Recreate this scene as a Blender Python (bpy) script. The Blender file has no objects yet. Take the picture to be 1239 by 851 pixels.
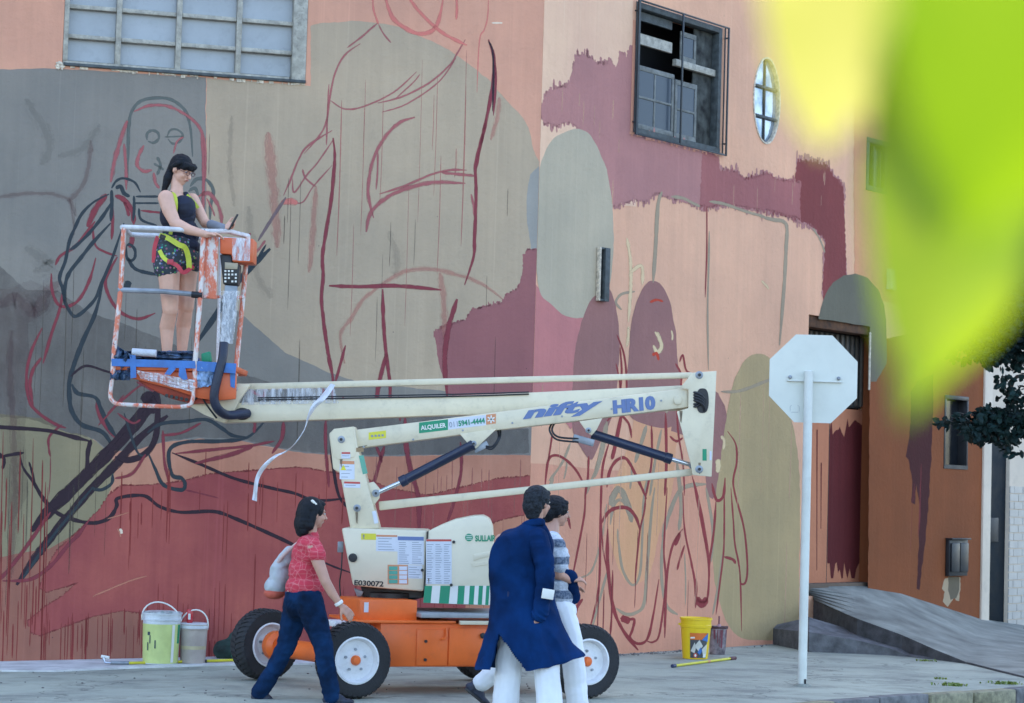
import bpy, bmesh, math, random
import numpy as np
from mathutils import Vector, Matrix, noise
from mathutils.geometry import tessellate_polygon
R = math.radians
random.seed(7)
sc = bpy.context.scene
col = sc.collection

# ------------------------------------------------------------------ camera
F = 2650.0                     # focal length in pixels of the 1239 px wide photograph
CAM = Vector((0, 0, 1.6))
_p = math.atan((590 - 425.5) / F); _r = 0.03
_fw = Vector((0, math.cos(_p), math.sin(_p))); _u0 = Vector((0, -math.sin(_p), math.cos(_p))); _r0 = Vector((1, 0, 0))
_cr = _r0 * math.cos(_r) + _u0 * math.sin(_r); _cu = _u0 * math.cos(_r) - _r0 * math.sin(_r)
cd = bpy.data.cameras.new('camera'); cam = bpy.data.objects.new('camera', cd); col.objects.link(cam)
cam.matrix_world = Matrix(((_cr.x, _cu.x, -_fw.x, CAM.x), (_cr.y, _cu.y, -_fw.y, CAM.y), (_cr.z, _cu.z, -_fw.z, CAM.z), (0, 0, 0, 1)))
cd.sensor_width = 36; cd.lens = F / 1239 * 36; cd.clip_start = .05; cd.clip_end = 500
cd.dof.use_dof = True; cd.dof.focus_distance = 17.4; cd.dof.aperture_fstop = 4.6
sc.camera = cam

# ------------------------------------------------------------------ light
w = bpy.data.worlds.new("World"); sc.world = w; w.use_nodes = True
nt = w.node_tree; bg = nt.nodes['Background']
sky = nt.nodes.new('ShaderNodeTexSky'); sky.sky_type = 'NISHITA'; sky.sun_disc = False
SUN_EL, SUN_AZ = 46, -16       # behind the building, a little to the left (degrees from +Y towards +X)
sky.sun_elevation = R(SUN_EL); sky.sun_rotation = R(SUN_AZ); sky.dust_density = 2.0; sky.air_density = 1.0
nt.links.new(sky.outputs[0], bg.inputs[0]); bg.inputs[1].default_value = .15
sd = bpy.data.lights.new('sun', 'SUN'); sd.energy = 3.0; sd.angle = R(.5); sd.color = (1, .95, .87)
so = bpy.data.objects.new('sun', sd); col.objects.link(so)
sv = Vector((math.sin(R(SUN_AZ)) * math.cos(R(SUN_EL)), math.cos(R(SUN_AZ)) * math.cos(R(SUN_EL)), math.sin(R(SUN_EL))))
so.rotation_euler = (-sv).to_track_quat('-Z', 'Y').to_euler()
sc.view_settings.view_transform = 'Standard'; sc.view_settings.look = 'None'
sc.view_settings.exposure = 2.2; sc.view_settings.gamma = 1

# ------------------------------------------------------------------ pixel -> place
def ray(px, py): return _fw * F + _cr * (px - 619.5) - _cu * (py - 425.5)
def at(px, py, Y):
    d = ray(px, py); return CAM + d * (Y / d.y)
def onz(px, py, z=0):
    d = ray(px, py); return CAM + d * ((z - CAM.z) / d.z)
def proj(p):
    d = p - CAM; z = d.dot(_fw); return 619.5 + F * d.dot(_cr) / z, 425.5 - F * d.dot(_cu) / z
class Wall:
    def __init__(s, b):
        s.p = Vector((.205, 20.514, 0)); n = math.hypot(1, b)
        s.u = Vector((1 / n, b / n, 0)); s.n = Vector((b / n, -1 / n, 0)) 
    def hit(s, px, py, off=0):
        d = ray(px, py); p0 = s.p + s.n * off
        return CAM + d * ((p0 - CAM).dot(s.n) / d.dot(s.n))
    def sz(s, px, py, off=0):
        p = s.hit(px, py, off); return ((p - s.p).dot(s.u), p.z)
    def w(s, a, z, off=0): return s.p + s.u * a + s.n * off + Vector((0, 0, z))
WL, WR = Wall(.25), Wall(1.2)
def gz(x): return -.033 * max(0, -2.3 - x)

# ------------------------------------------------------------------ materials
def lin(c): return tuple(((v / 255) / 12.92 if v / 255 <= .04045 else ((v / 255 + .055) / 1.055) ** 2.4) for v in c)
K = (1.32, 1.05, .76)
def C(r, g, b):
    """display colour seen in open shade -> surface colour"""
    l = lin((r, g, b)); return tuple(min(.86, a * k) for a, k in zip(l, K))
MATS = {}
def newmat(name):
    m = bpy.data.materials.new(name); m.use_nodes = True
    return m, m.node_tree.nodes, m.node_tree.links, m.node_tree.nodes['Principled BSDF']
def mixc(N, L, fac, a, b, mode='MIX'):
    m = N.new('ShaderNodeMix'); m.data_type = 'RGBA'; m.blend_type = mode
    for i, v in ((0, fac), (6, a), (7, b)):
        if hasattr(v, 'is_linked') or hasattr(v, 'links'): L.new(v, m.inputs[i])
        else: m.inputs[i].default_value = v if i == 0 else (*v, 1) if len(v) == 3 else v
    return m.outputs[2]
def rng(N, L, src, a, b, c=0, d=1):
    m = N.new('ShaderNodeMapRange'); L.new(src, m.inputs[0])
    for i, v in enumerate((a, b, c, d)): m.inputs[i + 1].default_value = v
    return m.outputs[0]
def pos(N, L, sx=1, sy=1, sz=1):
    g = N.new('ShaderNodeNewGeometry'); m = N.new('ShaderNodeMapping'); L.new(g.outputs['Position'], m.inputs[0])
    m.inputs['Scale'].default_value = (sx, sy, sz); return m.outputs[0]
def nz(N, L, vec, scale, det=4, rough=.55):
    n = N.new('ShaderNodeTexNoise'); L.new(vec, n.inputs['Vector']); n.inputs['Scale'].default_value = scale
    n.inputs['Detail'].default_value = det; n.inputs['Roughness'].default_value = rough; return n.outputs[0]
def bump(N, L, B, h, s, dist=.01):
    b = N.new('ShaderNodeBump'); b.inputs['Strength'].default_value = s; b.inputs['Distance'].default_value = dist
    L.new(h, b.inputs['Height']); L.new(b.outputs[0], B.inputs['Normal'])
def mat(name, c, rough=.6, metal=0, var=.12, scale=6, bmp=.15, bscale=60, dirt=0, spec=.5, coat=0):
    if name in MATS: return MATS[name]
    m, N, L, B = newmat(name); MATS[name] = m
    v = pos(N, L); n1 = nz(N, L, v, scale)
    lo = tuple(x * (1 - var * 1.6) for x in c); hi = tuple(min(.9, x * (1 + var)) for x in c)
    o = mixc(N, L, rng(N, L, n1, .3, .7), lo, hi)
    if dirt:
        n2 = nz(N, L, v, scale * 3, 8, .7)
        o = mixc(N, L, rng(N, L, n2, .52, .72, 0, dirt), o, tuple(x * .35 + .03 for x in c))
    L.new(o, B.inputs['Base Color']); B.inputs['Metallic'].default_value = metal
    L.new(rng(N, L, n1, .3, .7, max(.03, rough - .1), min(1, rough + .1)), B.inputs['Roughness'])
    B.inputs['Specular IOR Level'].default_value = spec
    if coat: B.inputs['Coat Weight'].default_value = coat
    if bmp: bump(N, L, B, nz(N, L, v, bscale, 5), bmp)
    return m
def wallpaint(name, c, alpha=None, streak=.10, c2=None):
    """matt exterior paint on rough render; alpha = (opacity, dryness) for brush strokes"""
    if name in MATS: return MATS[name]
    m, N, L, B = newmat(name); MATS[name] = m
    v = pos(N, L); vs = pos(N, L, 14, 14, .5)
    big = nz(N, L, v, .7, 5, .6); st = nz(N, L, vs, 1.0, 6, .6); fine = nz(N, L, v, 22, 6, .65)
    c2 = c2 or tuple(min(.88, x * k) for x, k in zip(c, (1.12, 1.09, 1.07)))
    o = mixc(N, L, rng(N, L, big, .36, .64), tuple(x * k for x, k in zip(c, (.89, .90, .92))), c2)
    if not alpha:                       # roller lanes and overpainted rectangles
        rl = N.new('ShaderNodeTexBrick'); L.new(pos(N, L, 1, 1, 1), rl.inputs['Vector'])
        mp_ = N.new('ShaderNodeMapping'); g_ = N.new('ShaderNodeNewGeometry'); L.new(g_.outputs['Position'], mp_.inputs[0]); mp_.inputs['Rotation'].default_value = (math.pi / 2, 0, 0)
        L.new(mp_.outputs[0], rl.inputs['Vector']); rl.inputs['Color1'].default_value = (.42, .42, .42, 1); rl.inputs['Color2'].default_value = (.58, .58, .58, 1); rl.inputs['Mortar'].default_value = (.5, .5, .5, 1)
        rl.inputs['Scale'].default_value = 1; rl.inputs['Brick Width'].default_value = .23; rl.inputs['Row Height'].default_value = .9; rl.inputs['Mortar Size'].default_value = .03; rl.inputs['Mortar Smooth'].default_value = 1
        o = mixc(N, L, .16, o, rl.outputs[0], 'SOFT_LIGHT')
    o = mixc(N, L, rng(N, L, st, .35, .68, 0, streak * 2.2), o, tuple(x * .74 for x in c))
    vd = pos(N, L, 30, 30, .25)
    o = mixc(N, L, rng(N, L, nz(N, L, vd, 1, 3), .62, .74, 0, .34), o, tuple(min(.88, x * 1.22 + .015) for x in c))
    o = mixc(N, L, rng(N, L, fine, .60, .80, 0, .22), o, tuple(x * .6 for x in c))
    blot = nz(N, L, pos(N, L, 1, 1, .55), 2.3, 8, .7)
    o = mixc(N, L, rng(N, L, blot, .56, .7, 0, .26), o, tuple(x * .72 for x in c))
    spk = N.new('ShaderNodeTexVoronoi'); L.new(v, spk.inputs['Vector']); spk.inputs['Scale'].default_value = 3.2
    o = mixc(N, L, rng(N, L, spk.outputs['Distance'], .012, .02, .8, 0), o, (.05, .04, .045))
    L.new(o, B.inputs['Base Color']); B.inputs['Roughness'].default_value = .85; B.inputs['Specular IOR Level'].default_value = .25
    cr = N.new('ShaderNodeMath'); cr.operation = 'ADD'; L.new(fine, cr.inputs[0]); L.new(nz(N, L, v, 3, 3), cr.inputs[1])
    bump(N, L, B, cr.outputs[0], .35, .02)
    if alpha:
        op, dry = alpha
        uv = N.new('ShaderNodeUVMap'); sx = N.new('ShaderNodeSeparateXYZ'); L.new(uv.outputs[0], sx.inputs[0])
        mp = N.new('ShaderNodeMapping'); L.new(uv.outputs[0], mp.inputs[0]); mp.inputs['Scale'].default_value = (7, 5, 1)
        nn = nz(N, L, mp.outputs[0], 1, 4, .7)
        # distance from the stroke's middle, 0..1
        a1 = N.new('ShaderNodeMath'); a1.operation = 'SUBTRACT'; L.new(sx.outputs[0], a1.inputs[0]); a1.inputs[1].default_value = .5
        a2 = N.new('ShaderNodeMath'); a2.operation = 'ABSOLUTE'; L.new(a1.outputs[0], a2.inputs[0])
        a3 = N.new('ShaderNodeMath'); a3.operation = 'MULTIPLY_ADD'; L.new(a2.outputs[0], a3.inputs[0]); a3.inputs[1].default_value = 1.1 * dry + .25
        L.new(nn, a3.inputs[2])
        L.new(rng(N, L, a3.outputs[0], .62 + .25 * (1 - dry), .78 + .25 * (1 - dry), op, op * .12), B.inputs['Alpha'])
    return m

# ------------------------------------------------------------------ mesh helpers
def link(name, me, m=None, parent=None):
    o = bpy.data.objects.new(name, me); col.objects.link(o)
    if m: me.materials.append(m)
    if parent:
        o.parent = parent
        if parent.type == 'EMPTY': o.location = -parent.location
    return o
def tag(o, label=None, cat=None, group=None, kind=None):
    if label: o['label'] = label
    if cat: o['category'] = cat
    if group: o['group'] = group
    if kind: o['kind'] = kind
    return o
def thing(name, label, cat, loc, group=None):
    o = bpy.data.objects.new(name, None); col.objects.link(o); o.location = Vector(loc); o.empty_display_size = .2
    return tag(o, label, cat, group)
class MB:
    def __init__(s): s.v = []; s.f = []; s.uv = None
    def add(s, vs, fs):
        n = len(s.v); s.v += [Vector(v) for v in vs]; s.f += [tuple(i + n for i in f) for f in fs]; return s
    def box(s, c, size, yaw=0, M=None):
        hx, hy, hz = (a / 2 for a in size); c = Vector(c)
        Q = M or Matrix.Rotation(yaw, 3, 'Z')
        vs = [c + Q @ Vector((x * hx, y * hy, z * hz)) for x in (-1, 1) for y in (-1, 1) for z in (-1, 1)]
        return s.add(vs, [(0, 1, 3, 2), (4, 6, 7, 5), (0, 4, 5, 1), (2, 3, 7, 6), (0, 2, 6, 4), (1, 5, 7, 3)])
    def prism(s, pts, d):
        """flat polygon pts extruded by vector d"""
        n = len(pts); pts = [Vector(p) for p in pts]; d = Vector(d)
        tri = tessellate_polygon([pts])
        fs = [tuple(t) for t in tri] + [tuple(i + n for i in reversed(t)) for t in tri]
        fs += [(i, (i + 1) % n, (i + 1) % n + n, i + n) for i in range(n)]
        return s.add(pts + [p + d for p in pts], fs)
    def pxprism(s, pp, Y0, Y1):
        pts = [at(x, y, Y0) for x, y in pp]; return s.prism(pts, (0, Y1 - Y0, 0))
    def wbox(s, W, a0, a1, z0, z1, o0, o1):
        """box on a wall: along a0..a1, height z0..z1, off the wall o0..o1"""
        pts = [W.w(a0, z0, o0), W.w(a1, z0, o0), W.w(a1, z1, o0), W.w(a0, z1, o0)]
        return s.prism(pts, W.n * (o1 - o0))
    def tube(s, path, r, n=8, cap=True):
        path = [Vector(p) for p in path]; k = len(path); rs = r if isinstance(r, (list, tuple)) else [r] * k
        base = len(s.v); t0 = None
        up = Vector((0, 0, 1)) if abs((path[1] - path[0]).normalized().z) < .9 else Vector((1, 0, 0))
        for i in range(k):
            t = (path[min(i + 1, k - 1)] - path[max(i - 1, 0)]).normalized()
            if t0 is None: x = t.cross(up).normalized()
            else: x = (x - t * x.dot(t)).normalized()
            t0 = t; y = t.cross(x)
            for j in range(n):
                a = 2 * math.pi * j / n; s.v.append(path[i] + (x * math.cos(a) + y * math.sin(a)) * rs[i])
        for i in range(k - 1):
            for j in range(n):
                a, b = base + i * n + j, base + i * n + (j + 1) % n; s.f.append((a, b, b + n, a + n))
        if cap: s.f.append(tuple(base + j for j in reversed(range(n)))); s.f.append(tuple(base + (k - 1) * n + j for j in range(n)))
        return s
    def lathe(s, prof, c, axis=(0, 0, 1), n=24, caps=True):
        """prof = [(radius, distance along axis)]"""
        c = Vector(c); ax = Vector(axis).normalized()
        x = ax.cross(Vector((0, 0, 1)) if abs(ax.z) < .9 else Vector((1, 0, 0))).normalized(); y = ax.cross(x)
        base = len(s.v)
        for r, h in prof:
            for j in range(n):
                a = 2 * math.pi * j / n; s.v.append(c + ax * h + (x * math.cos(a) + y * math.sin(a)) * r)
        for i in range(len(prof) - 1):
            for j in range(n):
                a, b = base + i * n + j, base + i * n + (j + 1) % n; s.f.append((a, b, b + n, a + n))
        if caps: s.f.append(tuple(base + j for j in reversed(range(n)))); s.f.append(tuple(base + (len(prof) - 1) * n + j for j in range(n)))
        return s
    def ell(s, c, rad, M=None, n=14, k=9):
        c = Vector(c); Q = M or Matrix.Identity(3); base = len(s.v)
        for i in range(k + 1):
            th = math.pi * i / k; th = min(max(th, .03), math.pi - .03)
            for j in range(n):
                a = 2 * math.pi * j / n
                s.v.append(c + Q @ Vector((rad[0] * math.sin(th) * math.cos(a), rad[1] * math.sin(th) * math.sin(a), rad[2] * math.cos(th))))
        for i in range(k):
            for j in range(n):
                a, b = base + i * n + j, base + i * n + (j + 1) % n; s.f.append((a, b, b + n, a + n))
        s.f.append(tuple(base + j for j in reversed(range(n)))); s.f.append(tuple(base + k * n + j for j in range(n)))
        return s
    def cap(s, p0, r0, p1, r1, n=12):
        """tapered capsule"""
        p0, p1 = Vector(p0), Vector(p1); d = p1 - p0; l = max(d.length, 1e-4)
        prof = [(r0 * math.sin(a), -r0 * math.cos(a)) for a in (.08, .5, 1.0, 1.45)] + [(r1 * math.sin(a), l - r1 * math.cos(a)) for a in (1.7, 2.15, 2.65, 3.06)]
        return s.lathe(prof, p0, d, n)
    def mesh(s, name='mesh'):
        me = bpy.data.meshes.new(name); me.from_pydata([tuple(v) for v in s.v], [], s.f); me.validate(); 
        bm = bmesh.new(); bm.from_mesh(me); bmesh.ops.recalc_face_normals(bm, faces=bm.faces); bm.to_mesh(me); bm.free()
        return me
    def build(s, name, m, parent=None, bevel=0, seg=2, smooth=None, subsurf=0, label=None):
        me = s.mesh(name)
        mods = []
        if bevel: mods.append(('BEVEL', dict(width=bevel, segments=seg, limit_method='ANGLE', angle_limit=R(40))))
        if subsurf: mods.append(('SUBSURF', dict(levels=subsurf, render_levels=subsurf)))
        if mods: me = evalm(me, mods, name)
        if smooth is None: smooth = R(35)
        if smooth: shade(me, smooth)
        o = link(name, me, m, parent)
        if label: o['label'] = label
        return o
def shade(me, ang=R(35)):
    for p in me.polygons: p.use_smooth = True
    if ang < 3:
        bm = bmesh.new(); bm.from_mesh(me)
        for e in bm.edges:
            if len(e.link_faces) == 2 and e.calc_face_angle(0) > ang: e.smooth = False
        bm.to_mesh(me); bm.free()
def evalm(me, mods, name):
    o = bpy.data.objects.new('tmp', me); col.objects.link(o)
    for t, kw in mods:
        m = o.modifiers.new(t, t)
        for k, v in kw.items(): setattr(m, k, v)
    dg = bpy.context.evaluated_depsgraph_get(); dg.update()
    out = bpy.data.meshes.new_from_object(o.evaluated_get(dg)); out.name = name
    bpy.data.objects.remove(o); bpy.data.meshes.remove(me)
    return out
def blob(name, mb, m, parent, voxel=.008, it=4, wrinkle=0, wscale=9, cut=None, label=None):
    """overlapping closed shapes fused into one continuous smooth surface"""
    me = evalm(mb.mesh(name), [('REMESH', dict(mode='VOXEL', voxel_size=voxel)), ('SMOOTH', dict(factor=.5, iterations=it))], name)
    if wrinkle:
        me.update()
        ns = [v.normal.copy() for v in me.vertices]
        for v, n in zip(me.vertices, ns):
            q = Vector((v.co.x * wscale, v.co.y * wscale, v.co.z * wscale * 1.5))
            a = noise.noise(q + Vector((noise.noise(q * .5) * 3, 0, 0))); v.co += n * (wrinkle * (1 - 2 * abs(a)) * 1.0)
    shade(me, 9)
    o = link(name, me, m, parent)
    if label: o['label'] = label
    return o
def spline(pts, n=6, closed=False):
    out = []; k = len(pts)
    rngk = range(k if closed else k - 1)
    for i in rngk:
        g = (lambda j: pts[j % k]) if closed else (lambda j: pts[min(max(j, 0), k - 1)])
        p0, p1, p2, p3 = g(i - 1), g(i), g(i + 1), g(i + 2)
        for t in [q / n for q in range(n)]:
            out.append(tuple(.5 * ((2 * b) + (-a + c) * t + (2 * a - 5 * b + 4 * c - d) * t * t + (-a + 3 * b - 3 * c + d) * t ** 3) for a, b, c, d in zip(p0, p1, p2, p3)))
    if not closed: out.append(tuple(pts[-1]))
    return out
def text(s, name, m, parent, org, dirv, upv, height, width=None, weight=0, shear=0, depth=.002, label=None):
    """lettering built as thin solid letters; org = lower left corner"""
    cu = bpy.data.curves.new(name, 'FONT'); cu.body = s; cu.size = 1; cu.offset = weight; cu.shear = shear; cu.resolution_u = 3
    o = bpy.data.objects.new('tmp', cu); col.objects.link(o)
    dg = bpy.context.evaluated_depsgraph_get(); dg.update()
    me = bpy.data.meshes.new_from_object(o.evaluated_get(dg)); bpy.data.objects.remove(o)
    xs = [v.co.x for v in me.vertices]; ys = [v.co.y for v in me.vertices]
    x0, x1, y0, y1 = min(xs), max(xs), min(ys), max(ys)
    dirv = Vector(dirv).normalized(); upv = Vector(upv).normalized(); nrm = dirv.cross(upv)
    sy = height / (y1 - y0); sx = (width / (x1 - x0)) if width else sy
    root = list(range(len(me.vertices)))          # each letter gets a hair of its own depth, so touching letters never share a plane
    def find(i):
        while root[i] != i: root[i] = root[root[i]]; i = root[i]
        return i
    for e in me.edges: root[find(e.vertices[0])] = find(e.vertices[1])
    ids = {}; lay = [ids.setdefault(find(i), len(ids)) for i in range(len(me.vertices))]
    for v, k in zip(me.vertices, lay): v.co = Vector(org) + dirv * ((v.co.x - x0) * sx) + upv * ((v.co.y - y0) * sy) + nrm * (depth + .00012 * k)
    me.name = name
    ob = link(name, me, m, parent)
    if label: ob['label'] = label
    return ob

# ------------------------------------------------------------------ palette
ORANGE = mat('lift_orange_paint', (.86, .15, .02), .42, var=.1, scale=3, dirt=.25, bmp=.05)
CREAM = mat('lift_cream_paint', (.70, .62, .44), .42, var=.06, scale=4, dirt=.3, bmp=.04)
CREAMP = mat('cover_cream_plastic', (.72, .65, .48), .5, var=.05, scale=3, dirt=.12, bmp=.04)
RUBBER = mat('tyre_rubber', (.022, .023, .026), .8, var=.3, scale=9, bmp=.3)
WHITEM = mat('rim_white_paint', (.74, .75, .76), .45, var=.06, dirt=.25, scale=9)
NAVYM = mat('cylinder_navy_paint', (.012, .02, .05), .35, var=.1)
CHROME = mat('polished_rod', (.6, .62, .65), .18, metal=.9, var=.05, bmp=0)
STEEL = mat('weathered_steel', (.30, .33, .36), .5, metal=.3, var=.2, dirt=.4)
BLACKM = mat('black_rubber', (.012, .014, .018), .5, var=.2)
BLACK = mat('black_paint', (.02, .02, .022), .5)
WHITE = mat('white_print', (.74, .74, .68), .5, var=.04)
PAPER = mat('paper_label', (.62, .65, .70), .6, var=.05)
GREEN = mat('green_print', (.01, .26, .13), .5, var=.05)
BLUEP = mat('blue_print', (.12, .18, .36), .5, var=.05)
YELLOWP = mat('yellow_print', (.68, .62, .04), .5, var=.05)
REDP = mat('red_print', (.5, .07, .05), .5, var=.05)
ORANGEP = mat('orange_print', (.60, .25, .12), .5, var=.05)
GREYP = mat('grey_print', (.25, .28, .33), .6, var=.05)

# ================================================================== SETTING
road_m, N, L, B = newmat('asphalt')
v = pos(N, L); o = mixc(N, L, rng(N, L, nz(N, L, v, 1.2, 6), .3, .7), (.045, .046, .05), (.075, .075, .078)); L.new(o, B.inputs['Base Color']); B.inputs['Roughness'].default_value = .9
bump(N, L, B, nz(N, L, v, 90, 4), .6)
conc_m, N, L, B = newmat('concrete_pavement')
v = pos(N, L); vy = pos(N, L, .8, 1.1, 1)
a = mixc(N, L, rng(N, L, nz(N, L, v, .8, 6, .65), .3, .7), (.31, .33, .27), (.44, .46, .36))
a = mixc(N, L, rng(N, L, nz(N, L, vy, 1.6, 9, .72), .46, .64, 0, .75), a, (.17, .18, .155))
a = mixc(N, L, rng(N, L, nz(N, L, v, 9, 8, .75), .55, .75, 0, .5), a, (.50, .52, .43))
vo = N.new('ShaderNodeTexVoronoi'); vo.feature = 'DISTANCE_TO_EDGE'; 
vw = N.new('ShaderNodeVectorMath'); vw.operation = 'ADD'; L.new(v, vw.inputs[0])
nn = N.new('ShaderNodeTexNoise'); L.new(v, nn.inputs['Vector']); nn.inputs['Scale'].default_value = 2.5; nn.inputs['Detail'].default_value = 6
L.new(nn.outputs['Color'], vw.inputs[1]); L.new(vw.outputs[0], vo.inputs['Vector']); vo.inputs['Scale'].default_value = .35
ck = rng(N, L, vo.outputs['Distance'], .002, .007, .45, 0)
a = mixc(N, L, ck, a, (.05, .05, .05)); L.new(a, B.inputs['Base Color']); B.inputs['Roughness'].default_value = .88
hh = N.new('ShaderNodeMath'); hh.operation = 'SUBTRACT'; L.new(nz(N, L, v, 30, 8, .7), hh.inputs[0]); L.new(ck, hh.inputs[1])
bump(N, L, B, hh.outputs[0], .5, .015)
strip_m = mat('pale_cement', (.62, .62, .60), .85, var=.16, scale=5, bmp=.5, bscale=40, dirt=.3)
kerb_m = mat('kerb_granite', (.17, .17, .165), .85, var=.3, scale=12, bmp=.6, bscale=40, dirt=.5)
kerby_m = mat('kerb_faded_yellow', (.28, .26, .16), .85, var=.3, scale=14, bmp=.6, bscale=40, dirt=.7)

MB().add([(-150, -80, -.13), (150, -80, -.13), (150, 150, -.13), (-150, 150, -.13)], [(0, 1, 2, 3)]).build('road', road_m, smooth=0).__setitem__('kind', 'structure')
# pavement: a grid sheet up to the kerb line, dipping gently to the left
kerbline = [(-30, 13.2), (-8, 13.6), (-3, 14.0), (-.5, 14.55), (1.2, 15.7), (2.46, 17.25), (4.33, 18.98), (6.6, 21.4), (10, 25.4), (18, 35)]
back = [(18.0, 41.9), (9.0, 31.12), (5.5, 26.92), (.15, 20.5), (-5, 19.21), (-30, 12.96)]
g = MB(); NX = 60
kl = spline(kerbline, 8); fr = []
bk = [back[3 + 0]]
def backY(x): return (20.5 + 1.2 * (x - .205) if x > .15 else 20.5 + .25 * (x - .205)) + .25
rows = 14; idx = []
for (x, y) in kl:
    Yb = max(backY(x), y + .05)
    for j in range(rows + 1):
        t = j / rows; Y = y + (Yb - y) * t
        g.v.append(Vector((x, Y, gz(x))))
n = rows + 1
for i in range(len(kl) - 1):
    for j in range(rows): g.f.append((i * n + j, (i + 1) * n + j, (i + 1) * n + j + 1, i * n + j + 1))
g.build('pavement', conc_m, smooth=0)['kind'] = 'structure'
# kerb stones, one by one
kerb = bpy.data.objects.new('kerb', None); col.objects.link(kerb); kerb['kind'] = 'structure'
ks = spline(kerbline[2:9], 14); acc = []; d = 0; L0 = [0]
for a, b in zip(ks, ks[1:]): L0.append(L0[-1] + math.hypot(b[0] - a[0], b[1] - a[1]))
def kat(t):
    for i in range(len(L0) - 1):
        if L0[i + 1] >= t:
            q = (t - L0[i]) / (L0[i + 1] - L0[i]); return Vector((ks[i][0] * (1 - q) + ks[i + 1][0] * q, ks[i][1] * (1 - q) + ks[i + 1][1] * q, 0))
    return Vector((*ks[-1], 0))
t = 0; i = 0
while t < L0[-1] - 1:
    ln = random.uniform(.42, .7); p, q = kat(t + .008), kat(t + ln - .008); dirv = (q - p).normalized(); nn_ = Vector((dirv.y, -dirv.x, 0))
    h = random.uniform(-.012, .012); z = gz(p.x)
    bx = MB().prism([p + Vector((0, 0, z - .14)) - nn_ * .02, q + Vector((0, 0, z - .14)) - nn_ * .02, q + Vector((0, 0, z + .012 + h)) - nn_ * .02, p + Vector((0, 0, z + .012 + h)) - nn_ * .02], nn_ * random.uniform(.13, .155))
    bx.build('kerb_stone', kerby_m if i % 4 in (0, 3) else kerb_m, kerb, bevel=.018)
    t += ln; i += 1
# pale cement strip along the foot of the left wall
g = MB()
sp = [(-40, 2), (0, 12), (60, 14), (140, 12), (220, 11), (300, 10), (380, 9), (500, 8), (640, 6)]
for x, wd in sp:
    a, z_ = WL.sz(x, 800); p = WL.w(a, 0); 
    g.v.append(Vector((p.x, p.y, gz(p.x) + .014))); q = p + WL.n * (wd * .080); g.v.append(Vector((q.x, q.y, gz(q.x) + .014))); g.v.append(Vector((q.x, q.y, gz(q.x) - .012)))
for i in range(len(sp) - 1): g.f += [(3 * i, 3 * i + 1, 3 * i + 4, 3 * i + 3), (3 * i + 1, 3 * i + 2, 3 * i + 5, 3 * i + 4)]
g.build('cement_strip', strip_m, smooth=0)['kind'] = 'structure'

# ------------------------------------------------------------------ ramp and step at the side door
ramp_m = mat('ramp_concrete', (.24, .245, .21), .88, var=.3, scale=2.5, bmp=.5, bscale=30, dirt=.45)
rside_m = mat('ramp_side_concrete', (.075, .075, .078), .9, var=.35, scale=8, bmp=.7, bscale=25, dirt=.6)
top = [(979, 724, .5), (1037, 749, .8), (1091.5, 769, 1.25), (1130, 786, 1.8), (1169.5, 802, 2.45), (1238, 818.6, 3.0), (1275, 826, 3.3)]
bot = [(979, 747, .5), (1009, 757, .65), (1064, 772, 1.0), (1110.7, 781.6, 1.5), (1140, 793, 1.95), (1169.5, 803, 2.45)]
T = [onz(p[0], p[1], z_) for p, z_ in zip(top, (.47, .33, .20, .10, .012, .012, .012))]
backp = [WR.hit(968, 706, -.12), WR.hit(1048, 707, -.12), WR.hit(1090, 718, -.01), WR.hit(1140, 734, -.01), WR.hit(1187, 749, -.01), WR.hit(1239, 760, -.01), WR.hit(1290, 765, -.01)]
for p in backp: p.z = max(p.z, .03)
g = MB(); m_ = 8; 
for a, b in zip(T, backp):
    for j in range(m_ + 1):
        t = j / m_; p = a.lerp(b, t); p.z += .002 * noise.noise(p * 2.2); g.v.append(p)
for i in range(len(T) - 1):
    for j in range(m_): g.f.append((i * 9 + j, (i + 1) * 9 + j, (i + 1) * 9 + j + 1, i * 9 + j + 1))
rt = thing('access_ramp', 'worn grey concrete ramp rising to the side door of the painted wall', 'ramp', (T[0].x, T[0].y, 0))
g.build('ramp_top', ramp_m, rt, smooth=R(60))
MB().tube([onz(1165, 801, .004), onz(1200, 810, .006), onz(1240, 820, .004), onz(1300, 834, .004)], .012, 6).build('ramp_joint', rside_m, rt)
g = MB()
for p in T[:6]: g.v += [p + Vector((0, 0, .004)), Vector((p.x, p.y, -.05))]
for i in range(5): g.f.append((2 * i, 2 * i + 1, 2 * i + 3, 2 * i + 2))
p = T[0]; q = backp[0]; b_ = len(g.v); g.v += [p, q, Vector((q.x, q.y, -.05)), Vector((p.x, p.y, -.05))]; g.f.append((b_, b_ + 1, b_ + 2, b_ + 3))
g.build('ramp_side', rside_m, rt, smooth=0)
sf = [(935.5, 760.6, .02), (979, 765, .85), (1037, 775, 1.25), (1075, 784, 1.55), (1097, 792.6, 1.75), (1151.7, 803.5, 2.35)]
P = [WR.hit(*p) for p in sf]
Bk = [WR.hit(940, 756, .01), WR.hit(979, 747, .48), WR.hit(1037, 764, .82), WR.hit(1085, 777, 1.25), WR.hit(1110.7, 782, 1.5), WR.hit(1160, 800, 2.4)]
g = MB()
for a, b in zip(P, Bk): g.v += [a, b, Vector((a.x, a.y, -.03))]
for i in range(5): g.f += [(3 * i, 3 * i + 3, 3 * i + 4, 3 * i + 1), (3 * i, 3 * i + 2, 3 * i + 5, 3 * i + 3)]
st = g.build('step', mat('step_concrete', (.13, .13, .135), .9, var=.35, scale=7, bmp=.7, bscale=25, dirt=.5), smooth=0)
tag(st, 'low broken concrete step running along the foot of the ramp', 'step')

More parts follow.
